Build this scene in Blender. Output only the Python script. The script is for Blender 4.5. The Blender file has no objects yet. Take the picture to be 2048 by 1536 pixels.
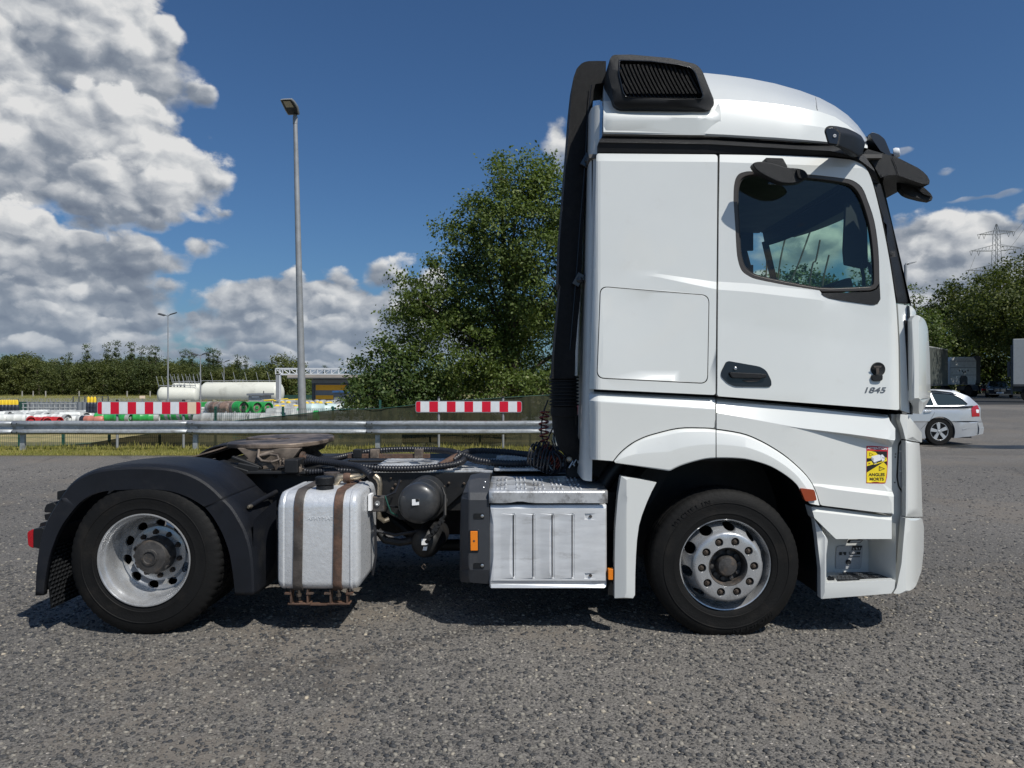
import bpy, bmesh, math, random
import numpy as np
from mathutils import Vector, Matrix
from mathutils.geometry import delaunay_2d_cdt

# ------------------------------------------------------------------ camera, sky, sun
SC = bpy.context.scene
COL = SC.collection
F = 1450.0      # focal length in photo pixels
CZ = 1.61       # eye height
cam_d = bpy.data.cameras.new("camera")
cam_d.sensor_width = 36.0
cam_d.lens = F / 2048.0 * 36.0
cam_d.clip_start = 0.1
cam_d.clip_end = 3000
cam = bpy.data.objects.new("camera", cam_d)
cam.location = (0, 0, CZ)
cam.rotation_euler = (math.pi / 2, 0, 0)
COL.objects.link(cam)
SC.camera = cam
SC.view_settings.view_transform = 'Standard'
SC.view_settings.look = 'None'
SC.view_settings.exposure = -0.14
SC.view_settings.gamma = 1.0
SC.cycles.max_bounces = 5
SC.cycles.diffuse_bounces = 2
SC.cycles.glossy_bounces = 3
SC.cycles.transparent_max_bounces = 16

SUN = Vector((0.50, -0.57, 1.0)).normalized()      # direction towards the sun
sl = bpy.data.lights.new("sun", 'SUN')
sl.energy = 4.8
sl.angle = math.radians(0.5)
sl.color = (1.0, 0.965, 0.90)
so = bpy.data.objects.new("sun", sl)
so.rotation_euler = SUN.to_track_quat('Z', 'Y').to_euler()
COL.objects.link(so)


class NT:
    """tiny helper to write node trees as expressions"""
    def __init__(s, tree):
        s.t = tree
        s.n = tree.nodes
        s.l = tree.links

    def add(s, typ, **kw):
        n = s.n.new(typ)
        for k, v in kw.items():
            setattr(n, k, v)
        return n

    def put(s, sock, v):
        if isinstance(v, bpy.types.NodeSocket):
            s.l.new(v, sock)
        elif v is not None:
            sock.default_value = v

    def m(s, op, a, b=None, c=None, clamp=False):
        n = s.add('ShaderNodeMath', operation=op, use_clamp=clamp)
        s.put(n.inputs[0], a)
        s.put(n.inputs[1], b)
        if c is not None:
            s.put(n.inputs[2], c)
        return n.outputs[0]

    def vm(s, op, a, b=None, sc=None):
        n = s.add('ShaderNodeVectorMath', operation=op)
        s.put(n.inputs[0], a)
        s.put(n.inputs[1], b)
        if sc is not None:
            s.put(n.inputs['Scale'], sc)
        return n.outputs['Value'] if op in ('LENGTH', 'DOT_PRODUCT', 'DISTANCE') else n.outputs[0]

    def mr(s, v, a, b, c=0.0, d=1.0, smooth=True):
        n = s.add('ShaderNodeMapRange')
        n.interpolation_type = 'SMOOTHSTEP' if smooth else 'LINEAR'
        s.put(n.inputs['Value'], v)
        n.inputs['From Min'].default_value = a
        n.inputs['From Max'].default_value = b
        n.inputs['To Min'].default_value = c
        n.inputs['To Max'].default_value = d
        return n.outputs[0]

    def mix(s, f, a, b, mode='MIX'):
        n = s.add('ShaderNodeMix', data_type='RGBA', blend_type=mode)
        s.put(n.inputs[0], f)
        s.put(n.inputs[6], tuple(a) + (1,) if isinstance(a, (tuple, list)) and len(a) == 3 else a)
        s.put(n.inputs[7], tuple(b) + (1,) if isinstance(b, (tuple, list)) and len(b) == 3 else b)
        return n.outputs[2]

    def noise(s, vec, scale, detail=4, rough=0.5, dist=0.0):
        n = s.add('ShaderNodeTexNoise')
        s.put(n.inputs['Vector'], vec)
        n.inputs['Scale'].default_value = scale
        n.inputs['Detail'].default_value = detail
        n.inputs['Roughness'].default_value = rough
        n.inputs['Distortion'].default_value = dist
        return n.outputs['Fac']

    def voro(s, vec, scale, feature='F1', out='Distance', rand=1.0):
        n = s.add('ShaderNodeTexVoronoi', feature=feature)
        s.put(n.inputs['Vector'], vec)
        n.inputs['Scale'].default_value = scale
        n.inputs['Randomness'].default_value = rand
        return n.outputs[out]


def azel(px, py):
    a = math.atan((px - 1024) / F)
    return a, math.atan((768 - py) / F * math.cos(a))


# clouds of the day: (centre, half-size, tone) of each heap, surveyed in photo pixels and turned into directions of the sky;
# listed from the highest (farther back) to the lowest (in front)
HEAPS = [(640, 650, 250, 105, -.10), (1920, 540, 210, 120, -.06), (110, 620, 280, 125, -.20), (110, 50, 250, 150, .04), (-60, 120, 160, 110, 0), (290, 115, 100, 100, .04), (395, 190, 45, 34, -.10),
         (50, 300, 190, 125, .06), (215, 290, 150, 105, .10), (345, 370, 120, 90, .10), (440, 368, 50, 46, .12), (250, 400, 190, 70, -.02), (430, 440, 70, 34, .04),
         (260, 455, 150, 36, -.22), (20, 490, 140, 90, .0), (130, 540, 150, 70, -.14), (270, 520, 130, 50, -.20), (400, 497, 58, 32, .02), (200, 575, 150, 46, -.16), (335, 560, 52, 24, .0),
         (40, 610, 180, 60, -.10), (240, 585, 50, 20, .0), (100, 660, 220, 48, -.16), (222, 652, 38, 32, -.02), (60, 710, 240, 36, -.14), (290, 690, 120, 34, -.06),
         (391, 636, 22, 20, -.06),
         (640, 600, 190, 46, -.10), (520, 580, 74, 40, .0), (600, 575, 60, 44, .02), (680, 572, 62, 54, .06), (770, 560, 62, 50, .08), (850, 590, 60, 50, .04), (640, 625, 110, 36, -.14), (760, 625, 130, 44, -.08),
         (690, 665, 250, 40, -.16), (590, 655, 90, 26, .0), (840, 650, 110, 44, -.04), (700, 670, 120, 30, -.06), (520, 700, 170, 26, -.12), (740, 712, 230, 36, -.14), (420, 716, 220, 24, -.12), (600, 735, 300, 22, -.12), (900, 690, 120, 60, -.1),
         (868, 514, 36, 8, -.1), (1106, 288, 40, 52, .06),
         (1836, 455, 66, 52, .02), (1900, 490, 90, 66, .0), (2030, 452, 80, 44, .04), (1990, 520, 120, 60, -.05), (1850, 560, 120, 56, -.08), (2080, 560, 140, 70, -.1), (1930, 600, 200, 46, -.1),
         (1620, 490, 130, 60, -.08), (1540, 560, 120, 50, -.1),
         (1820, 297, 34, 13, -.1), (1886, 352, 32, 9, -.14), (1960, 390, 90, 7, -.2)]

w = bpy.data.worlds.new("World")
SC.world = w
w.use_nodes = True
w.cycles.sampling_method = 'MANUAL'
w.cycles.sample_map_resolution = 256
N = NT(w.node_tree)
N.n.clear()
tc = N.add('ShaderNodeTexCoord')
dirv = tc.outputs['Generated']
sky = N.add('ShaderNodeTexSky', sky_type='NISHITA')
sky.sun_disc = False
sky.sun_elevation = math.asin(SUN.z)
sky.sun_rotation = math.atan2(SUN.x, SUN.y)
sky.altitude = 60
sky.air_density = 1.0
sky.dust_density = 1.3
sky.ozone_density = 1.6
v = N.vm('NORMALIZE', dirv)
sepw = N.add('ShaderNodeSeparateXYZ')
N.put(sepw.inputs[0], v)
az = N.m('ARCTAN2', sepw.outputs[0], sepw.outputs[1])
el = N.m('ARCSINE', sepw.outputs[2])
ns = N.vm('MULTIPLY', v, (1.0, 1.0, 1.45))


def billow(p):
    """heaped, cauliflower-like relief"""
    a = N.m('SUBTRACT', 0.5, N.voro(p, 15.0, 'F1'))
    b = N.m('SUBTRACT', 0.5, N.voro(p, 36.0, 'F1'))
    c = N.noise(p, 60.0, 5, 0.62)
    return N.m('ADD', N.m('MULTIPLY', a, 0.9), N.m('ADD', N.m('MULTIPLY', b, 0.42), N.m('MULTIPLY', c, 0.34)))


wn = N.add('ShaderNodeTexNoise')
N.put(wn.inputs['Vector'], ns)
wn.inputs['Scale'].default_value = 22
wn.inputs['Detail'].default_value = 4
pw = N.vm('ADD', ns, N.vm('SCALE', N.vm('SUBTRACT', wn.outputs['Color'], (0.5, 0.5, 0.5)), None, 0.035))
B0 = billow(pw)
B1 = billow(N.vm('ADD', pw, (0.010, 0.0, 0.016)))
rel = N.m('SUBTRACT', B0, B1)
mid = N.m('SUBTRACT', N.noise(ns, 8.0, 3, 0.55), 0.5)
fine = N.m('SUBTRACT', N.noise(N.vm('ADD', ns, (4.4, 0.3, 2.2)), 24.0, 8, 0.62), 0.5)
tone_n = N.m('SUBTRACT', N.noise(N.vm('ADD', ns, (1.4, 7.3, 2.2)), 12.0, 4, 0.55), 0.5)
w1 = N.m('MULTIPLY', mid, 0.07)
w2 = N.m('MULTIPLY', N.m('SUBTRACT', N.noise(N.vm('ADD', ns, (3.1, 1.7, 5.2)), 10.0, 3), 0.5), 0.06)
cmb = N.add('ShaderNodeCombineXYZ')
N.put(cmb.inputs[0], N.m('ADD', az, w1))
N.put(cmb.inputs[1], N.m('ADD', el, w2))
pos = cmb.outputs[0]
lob = N.m('SUBTRACT', 0.45, N.voro(N.vm('ADD', pw, (2.2, 0.4, 1.1)), 21.0, 'F1'))
edge = N.m('ADD', N.m('ADD', N.m('MULTIPLY', fine, 1.25), N.m('MULTIPLY', lob, 1.1)), N.m('MULTIPLY', N.m('SUBTRACT', B0, 0.62), 0.7))
relief_l = N.m('MULTIPLY', rel, 0.95)

# scattered heaps over the rest of the sky
gen = N.m('MULTIPLY', N.m('SUBTRACT', N.noise(ns, 1.9, 3, 0.5), 0.545), 6.0)
side = N.mr(N.m('ABSOLUTE', az), 0.78, 1.0)
gen = N.m('SUBTRACT', N.m('MULTIPLY', gen, side), N.m('MULTIPLY', N.m('SUBTRACT', 1.0, side), 2.0))
gd = N.m('ADD', gen, edge)
alpha = N.mr(gd, 0.0, 0.3)
lit = N.m('SUBTRACT', N.m('ADD', 0.72, relief_l), N.mr(gd, 0.2, 1.2, 0.0, 0.35))
for (px, py, rx, ry, tone) in HEAPS:
    a, e = azel(px, py)
    ra = rx / F * math.cos(a) ** 2 * 1.24
    re = ry / F * math.cos(a) * 1.20
    # (the negligible term only keeps the heaps evaluated one after the other, which saves shader memory)
    ch = N.add('ShaderNodeVectorMath', operation='MULTIPLY_ADD')
    N.put(ch.inputs[0], lit)
    ch.inputs[1].default_value = (1e-8, 1e-8, 0)
    N.put(ch.inputs[2], pos)
    pos = ch.outputs[0]
    q = N.vm('MULTIPLY', N.vm('SUBTRACT', pos, (a, e, 0)), (1 / ra, 1 / re, 0))
    sq = N.add('ShaderNodeSeparateXYZ')
    N.put(sq.inputs[0], q)
    amp = max(0.18, min(0.72, 30.0 / ry))
    d = N.m('SUBTRACT', 1.0, N.vm('LENGTH', q))
    d = N.m('MULTIPLY_ADD', edge, amp, d)
    soft = 0.15 if ry > 60 else 0.30
    wdt = N.m('MULTIPLY_ADD', N.m('SUBTRACT', 0.6, sq.outputs[1], clamp=True), soft * 1.1, soft * 0.9)
    ai = N.m('DIVIDE', d, wdt, clamp=True)
    ai = N.m('MULTIPLY', N.m('MULTIPLY', ai, ai), N.m('SUBTRACT', 3.0, N.m('MULTIPLY', ai, 2.0)))
    if ry < 15: ai = N.m('MULTIPLY', ai, 0.5)
    li = N.m('ADD', N.m('MULTIPLY_ADD', sq.outputs[1], 0.44, 0.54 + tone), N.m('MULTIPLY_ADD', sq.outputs[0], 0.07, relief_l))
    # lit = mix(lit, li, ai); alpha = max-over
    lit = N.m('MULTIPLY_ADD', N.m('SUBTRACT', li, lit), ai, lit)
    alpha = N.m('MULTIPLY_ADD', N.m('SUBTRACT', 1.0, alpha), ai, alpha)
lit = N.m('ADD', lit, N.m('MULTIPLY', tone_n, 0.42), clamp=True)
# thin veils let the blue through
alpha = N.m('MULTIPLY', alpha, 0.985)
ramp = N.add('ShaderNodeValToRGB')
N.put(ramp.inputs[0], lit)
cr = ramp.color_ramp
cr.elements[0].position = 0.05
cr.elements[0].color = (0.185, 0.225, 0.30, 1)
cr.elements[1].position = 0.96
cr.elements[1].color = (0.96, 0.96, 0.955, 1)
e = cr.elements.new(0.36); e.color = (0.30, 0.345, 0.415, 1)
e = cr.elements.new(0.62); e.color = (0.56, 0.59, 0.635, 1)
e = cr.elements.new(0.80); e.color = (0.77, 0.79, 0.81, 1)
bg_s = N.add('ShaderNodeBackground')
sky_col = N.mix(1.0, sky.outputs[0], (0.61, 0.93, 1.27), 'MULTIPLY')
N.put(bg_s.inputs[0], sky_col)
bg_s.inputs[1].default_value = 0.068
bg_c = N.add('ShaderNodeBackground')
hz = N.mr(sepw.outputs[2], 0.0, 0.18, 0.0, 1.0)
ccol = N.mix(hz, N.mix(0.45, ramp.outputs[0], (0.34, 0.43, 0.56)), ramp.outputs[0])
N.put(bg_c.inputs[0], ccol)
bg_c.inputs[1].default_value = 0.86
mxs = N.add('ShaderNodeMixShader')
N.put(mxs.inputs[0], alpha)
N.l.new(bg_s.outputs[0], mxs.inputs[1])
N.l.new(bg_c.outputs[0], mxs.inputs[2])
wo = N.add('ShaderNodeOutputWorld')
N.l.new(mxs.outputs[0], wo.inputs[0])

# ------------------------------------------------------------------ materials
MATS = {}


def mat(name, col, rough=0.5, metal=0.0, var=0.0, vscale=6.0, bump=0.0, bscale=60.0, coat=0.0, dirt=None, dirt_amt=0.0,
        dirt_scale=3.0, spec=0.5, trans=0.0, grain=None, rvar=0.0, stretch=None):
    m = bpy.data.materials.new(name)
    m.use_nodes = True
    N = NT(m.node_tree)
    b = N.n['Principled BSDF']
    b.inputs['Roughness'].default_value = rough
    b.inputs['Metallic'].default_value = metal
    b.inputs['Specular IOR Level'].default_value = spec
    b.inputs['Coat Weight'].default_value = coat
    b.inputs['Coat Roughness'].default_value = 0.04
    tcn = N.add('ShaderNodeTexCoord')
    v = tcn.outputs['Object']
    if stretch:
        v = N.vm('MULTIPLY', v, stretch)
    c = tuple(col) + (1,)
    cs = c
    if var > 0:
        f = N.mr(N.noise(v, vscale, 5, 0.6), 0.3, 0.7)
        cs = N.mix(f, tuple(x * (1 - var) for x in col), tuple(min(1, x * (1 + var)) for x in col))
    if dirt is not None:
        f = N.mr(N.noise(N.vm('ADD', v, (7.3, 2.2, 1.1)), dirt_scale, 8, 0.68), 0.62 - 0.3 * dirt_amt, 0.78 - 0.25 * dirt_amt)
        cs = N.mix(N.m('MULTIPLY', f, min(1, dirt_amt * 1.5)), cs, dirt)
    if isinstance(cs, tuple):
        b.inputs['Base Color'].default_value = cs
    else:
        N.put(b.inputs['Base Color'], cs)
    if rvar > 0:
        N.put(b.inputs['Roughness'], N.mr(N.noise(v, vscale * 1.7, 5, 0.6), 0.25, 0.75, max(0.02, rough - rvar), min(1, rough + rvar)))
    if bump > 0:
        bn = N.add('ShaderNodeBump')
        bn.inputs['Strength'].default_value = bump
        bn.inputs['Distance'].default_value = 0.01
        N.put(bn.inputs['Height'], N.noise(v, bscale, 4, 0.6))
        N.l.new(bn.outputs[0], b.inputs['Normal'])
    MATS[name] = m
    return m


def leaf_mat(name, dark, light, yellow=None):
    m = bpy.data.materials.new(name)
    m.use_nodes = True
    N = NT(m.node_tree)
    N.n.clear()
    g = N.add('ShaderNodeNewGeometry')
    r = g.outputs['Random Per Island']
    oi = N.add('ShaderNodeTexCoord')
    big = N.noise(oi.outputs['Object'], 0.9, 3, 0.6)
    c = N.mix(N.m('ADD', N.m('MULTIPLY', r, 0.6), N.mr(big, 0.3, 0.7, 0, 0.4)), dark, light)
    ob = N.add('ShaderNodeObjectInfo')
    c = N.mix(1.0, c, N.mix(ob.outputs['Random'], (0.72, 0.80, 0.8), (1.28, 1.2, 1.05)), 'MULTIPLY')
    if yellow:
        c = N.mix(N.mr(r, 0.86, 0.96, 0, 0.7), c, yellow)
    d = N.add('ShaderNodeBsdfPrincipled')
    N.put(d.inputs['Base Color'], c)
    d.inputs['Roughness'].default_value = 0.55
    d.inputs['Specular IOR Level'].default_value = 0.28
    t = N.add('ShaderNodeBsdfTranslucent')
    N.put(t.inputs[0], N.mix(1.0, c, (1.25, 1.35, 0.5), 'MULTIPLY'))
    mx = N.add('ShaderNodeMixShader')
    mx.inputs[0].default_value = 0.3
    N.l.new(d.outputs[0], mx.inputs[1])
    N.l.new(t.outputs[0], mx.inputs[2])
    o = N.add('ShaderNodeOutputMaterial')
    N.l.new(mx.outputs[0], o.inputs[0])
    MATS[name] = m
    return m


mat('white_paint', (0.70, 0.71, 0.68), 0.26, var=0.015, vscale=2.0, coat=0.8, bump=0.004, bscale=14, dirt=(0.55, 0.53, 0.48), dirt_amt=0.14, dirt_scale=5)
mat('white_plastic', (0.65, 0.66, 0.635), 0.42, var=0.03, coat=0.2, dirt=(0.5, 0.48, 0.43), dirt_amt=0.22, dirt_scale=6)
mat('black_plastic', (0.009, 0.0097, 0.011), 0.48, var=0.2, bump=0.35, bscale=420, dirt=(0.03, 0.029, 0.027), dirt_amt=0.25, dirt_scale=4, spec=0.35)
mat('black_gloss', (0.012, 0.013, 0.016), 0.22, coat=0.4)
mat('grain_plastic', (0.009, 0.009, 0.0095), 0.6, var=0.3, vscale=30, bump=0.9, bscale=500, dirt=(0.03, 0.028, 0.026), dirt_amt=0.3, dirt_scale=7, spec=0.35)
mat('fender_plastic', (0.0085, 0.0098, 0.0135), 0.5, var=0.25, vscale=3, bump=0.3, bscale=320, dirt=(0.028, 0.027, 0.026), dirt_amt=0.35, dirt_scale=3.5, spec=0.32)
mat('chassis_paint', (0.010, 0.0105, 0.0115), 0.52, var=0.3, vscale=9, dirt=(0.035, 0.03, 0.026), dirt_amt=0.4, dirt_scale=6)
mat('interior_dark', (0.030, 0.031, 0.034), 0.8, var=0.2)
mat('interior_grey', (0.11, 0.105, 0.10), 0.85, var=0.15)
mat('seal_rubber', (0.02, 0.019, 0.018), 0.55)
mat('frame_bronze', (0.075, 0.065, 0.058), 0.36, metal=0.35)
mat('tyre_rubber', (0.0068, 0.0067, 0.0066), 0.7, var=0.22, vscale=4, bump=0.25, bscale=90, dirt=(0.022, 0.019, 0.016), dirt_amt=0.35, dirt_scale=5, spec=0.22)
mat('rim_silver', (0.50, 0.505, 0.51), 0.27, metal=0.6, var=0.12, vscale=9, bump=0.05, bscale=60, dirt=(0.10, 0.075, 0.055), dirt_amt=0.22, dirt_scale=14, rvar=0.08)
mat('hub_iron', (0.045, 0.042, 0.04), 0.55, var=0.4, vscale=20, bump=0.3, bscale=90, dirt=(0.14, 0.10, 0.07), dirt_amt=0.4, dirt_scale=12)
mat('nut_rust', (0.085, 0.065, 0.05), 0.6, metal=0.4, var=0.4, vscale=60)
mat('aluminium', (0.72, 0.73, 0.74), 0.36, metal=0.30, var=0.13, vscale=2.5, bump=0.05, bscale=40, rvar=0.10, dirt=(0.36, 0.35, 0.33), dirt_amt=0.3, dirt_scale=5, stretch=(1, 1, 4))
mat('aluminium_deck', (0.64, 0.65, 0.66), 0.34, metal=0.45, var=0.2, vscale=6, bump=0.12, bscale=80, dirt=(0.16, 0.15, 0.14), dirt_amt=0.5, dirt_scale=8)
mat('tank_metal', (0.70, 0.71, 0.72), 0.32, metal=0.40, var=0.05, vscale=30, bump=0.22, bscale=45, rvar=0.08, dirt=(0.45, 0.44, 0.41), dirt_amt=0.15, dirt_scale=6)
mat('rust_strap', (0.105, 0.058, 0.038), 0.68, var=0.45, vscale=12, bump=0.3, bscale=80, dirt=(0.045, 0.036, 0.03), dirt_amt=0.6, dirt_scale=5)
mat('dark_strap', (0.062, 0.052, 0.045), 0.6, var=0.4, vscale=9, bump=0.3, bscale=80, dirt=(0.12, 0.065, 0.04), dirt_amt=0.45, dirt_scale=4)
mat('grease_plate', (0.20, 0.155, 0.12), 0.48, metal=0.3, var=0.35, vscale=6, bump=0.25, bscale=30, dirt=(0.02, 0.015, 0.013), dirt_amt=0.62, dirt_scale=3.2)
mat('bracket_tan', (0.15, 0.12, 0.095), 0.65, var=0.4, vscale=12, dirt=(0.04, 0.03, 0.025), dirt_amt=0.5, dirt_scale=9)
mat('hose_black', (0.016, 0.017, 0.021), 0.42, var=0.2)
mat('hose_red', (0.20, 0.035, 0.025), 0.4, var=0.2)
mat('brass', (0.32, 0.27, 0.2), 0.4, metal=0.8, var=0.3, vscale=40)
mat('steel_bright', (0.62, 0.62, 0.61), 0.3, metal=0.9)
mat('badge_metal', (0.20, 0.20, 0.205), 0.3, metal=0.6)
mat('dry_grass', (0.30, 0.245, 0.11), 0.95, var=0.35, vscale=2.5, bump=0.8, bscale=25, dirt=(0.20, 0.19, 0.07), dirt_amt=0.5, dirt_scale=0.8)
mat('chrome', (0.55, 0.55, 0.56), 0.12, metal=1.0)
mat('orange_lens', (0.80, 0.22, 0.012), 0.25, coat=0.5, var=0.08, vscale=200)
mat('amber_lens', (0.30, 0.05, 0.015), 0.2, coat=0.6)
mat('red_lens', (0.36, 0.003, 0.010), 0.2, coat=0.6, var=0.2, vscale=90)
mat('sticker_yellow', (0.86, 0.66, 0.02), 0.5)
mat('sticker_black', (0.012, 0.012, 0.012), 0.5)
mat('sticker_red', (0.55, 0.012, 0.03), 0.5)
mat('sticker_white', (0.82, 0.82, 0.82), 0.5)
mat('label_grey', (0.45, 0.46, 0.47), 0.5, var=0.1, vscale=200)
mat('galvanised', (0.40, 0.42, 0.435), 0.46, metal=0.45, var=0.14, vscale=14, bump=0.08, bscale=40, dirt=(0.22, 0.215, 0.20), dirt_amt=0.4, dirt_scale=4, rvar=0.08)
mat('pole_grey', (0.30, 0.31, 0.32), 0.5, metal=0.2, var=0.12, vscale=3, dirt=(0.2, 0.2, 0.19), dirt_amt=0.3)
mat('sign_white', (0.74, 0.76, 0.78), 0.45, var=0.04)
mat('sign_red', (0.62, 0.006, 0.03), 0.45, var=0.05)
mat('sign_peach', (0.80, 0.62, 0.45), 0.45, var=0.04)
mat('fence_green', (0.02, 0.085, 0.065), 0.5, var=0.1)
mat('sheet_green', (0.015, 0.06, 0.045), 0.6, var=0.2, vscale=0.7)
mat('tank_cream', (0.66, 0.655, 0.57), 0.5, var=0.05, vscale=0.5, dirt=(0.38, 0.37, 0.31), dirt_amt=0.3, dirt_scale=0.6)
mat('gas_green', (0.03, 0.33, 0.07), 0.42, var=0.2, vscale=6)
mat('gas_grey', (0.36, 0.37, 0.36), 0.5, var=0.2, vscale=5, dirt=(0.2, 0.13, 0.09), dirt_amt=0.35, dirt_scale=4)
mat('gas_rust', (0.20, 0.135, 0.105), 0.65, var=0.4, vscale=5, dirt=(0.30, 0.27, 0.25), dirt_amt=0.6, dirt_scale=4)
mat('gas_red', (0.50, 0.03, 0.03), 0.45, var=0.2, vscale=5)
mat('gas_white', (0.66, 0.67, 0.64), 0.5, var=0.1, vscale=5, dirt=(0.4, 0.37, 0.3), dirt_amt=0.3)
mat('gas_dark', (0.025, 0.03, 0.045), 0.45, var=0.2)
mat('gas_teal', (0.50, 0.62, 0.60), 0.45, var=0.1)
mat('gas_salmon', (0.55, 0.20, 0.15), 0.5, var=0.15)
mat('gas_blue', (0.03, 0.09, 0.22), 0.5, var=0.2)
mat('cap_yellow', (0.80, 0.55, 0.03), 0.5, var=0.1)
mat('building_grey', (0.17, 0.185, 0.20), 0.55, var=0.08, vscale=0.6)
mat('building_dark', (0.06, 0.065, 0.07), 0.6, var=0.1)
mat('door_yellow', (0.80, 0.38, 0.01), 0.5, var=0.05)
mat('canopy_beige', (0.36, 0.32, 0.28), 0.6, var=0.15, vscale=0.5)
mat('white_steel', (0.62, 0.63, 0.64), 0.5)
mat('pylon_steel', (0.15, 0.165, 0.17), 0.6)
mat('car_silver', (0.52, 0.54, 0.56), 0.32, metal=0.45, coat=0.8, var=0.02)
mat('car_dark', (0.012, 0.017, 0.028), 0.2, metal=0.3, coat=0.8)
mat('trailer_tarp', (0.085, 0.095, 0.085), 0.6, var=0.15, vscale=1.0)
mat('box_white', (0.42, 0.43, 0.42), 0.5, var=0.05, dirt=(0.35, 0.35, 0.33), dirt_amt=0.3)
mat('bark', (0.09, 0.07, 0.05), 0.85, var=0.3, vscale=9, bump=0.8, bscale=18)
mat('concrete', (0.36, 0.34, 0.31), 0.8, var=0.15, vscale=2)
mat('pebble_mix', (0.16, 0.15, 0.14), 0.8, var=0.2)
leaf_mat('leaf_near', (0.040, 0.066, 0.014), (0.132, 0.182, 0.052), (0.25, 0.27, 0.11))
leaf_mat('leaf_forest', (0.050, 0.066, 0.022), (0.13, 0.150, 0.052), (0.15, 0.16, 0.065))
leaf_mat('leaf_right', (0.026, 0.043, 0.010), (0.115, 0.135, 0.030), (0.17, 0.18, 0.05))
leaf_mat('leaf_poplar', (0.05, 0.075, 0.028), (0.10, 0.13, 0.055))
leaf_mat('grass_blade', (0.16, 0.18, 0.045), (0.36, 0.33, 0.11), (0.45, 0.38, 0.18))


def glass_mat(name, tint, refl_rough=0.01, dark=0.0):
    m = bpy.data.materials.new(name)
    m.use_nodes = True
    N = NT(m.node_tree)
    N.n.clear()
    tr = N.add('ShaderNodeBsdfTransparent')
    tr.inputs[0].default_value = tuple(tint) + (1,)
    gl = N.add('ShaderNodeBsdfGlossy')
    gl.inputs['Roughness'].default_value = refl_rough
    gl.inputs[0].default_value = (0.9, 0.95, 1, 1)
    gm = N.add('ShaderNodeNewGeometry')
    cs_ = N.m('ABSOLUTE', N.vm('DOT_PRODUCT', gm.outputs['Normal'], gm.outputs['Incoming']))
    sch = N.m('ADD', 0.045, N.m('MULTIPLY', 0.955, N.m('POWER', N.m('SUBTRACT', 1.0, cs_, clamp=True), 5.0)))
    mx = N.add('ShaderNodeMixShader')
    N.put(mx.inputs[0], N.m('MULTIPLY', sch, 1.0))
    N.l.new(tr.outputs[0], mx.inputs[1])
    N.l.new(gl.outputs[0], mx.inputs[2])
    o = N.add('ShaderNodeOutputMaterial')
    N.l.new(mx.outputs[0], o.inputs[0])
    MATS[name] = m


glass_mat('door_glass', (0.62, 0.78, 0.70))
glass_mat('screen_glass', (0.70, 0.86, 0.76))
mat('arm_blue', (0.012, 0.018, 0.030), 0.35)
mat('car_glass', (0.012, 0.02, 0.022), 0.06, coat=0.3)
mat('lamp_lens', (0.32, 0.28, 0.18), 0.3, coat=0.5)


def net_mat():
    m = bpy.data.materials.new('shade_net')
    m.use_nodes = True
    N = NT(m.node_tree)
    b = N.n['Principled BSDF']
    tcn = N.add('ShaderNodeTexCoord')
    f = N.noise(tcn.outputs['Object'], 2.2, 5, 0.6)
    f2 = N.noise(N.vm('MULTIPLY', tcn.outputs['Object'], (1.4, 1, 0.35)), 6.0, 4, 0.6)
    N.put(b.inputs['Base Color'], N.mix(N.mr(f2, 0.35, 0.7), N.mix(f, (0.014, 0.018, 0.008), (0.034, 0.037, 0.016)), (0.052, 0.051, 0.024)))
    b.inputs['Roughness'].default_value = 0.9
    tr = N.add('ShaderNodeBsdfTransparent')
    mx = N.add('ShaderNodeMixShader')
    mx.inputs[0].default_value = 0.12
    out = N.n['Material Output']
    N.l.new(b.outputs[0], mx.inputs[1])
    N.l.new(tr.outputs[0], mx.inputs[2])
    N.l.new(mx.outputs[0], out.inputs[0])
    MATS['shade_net'] = m


net_mat()


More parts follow.
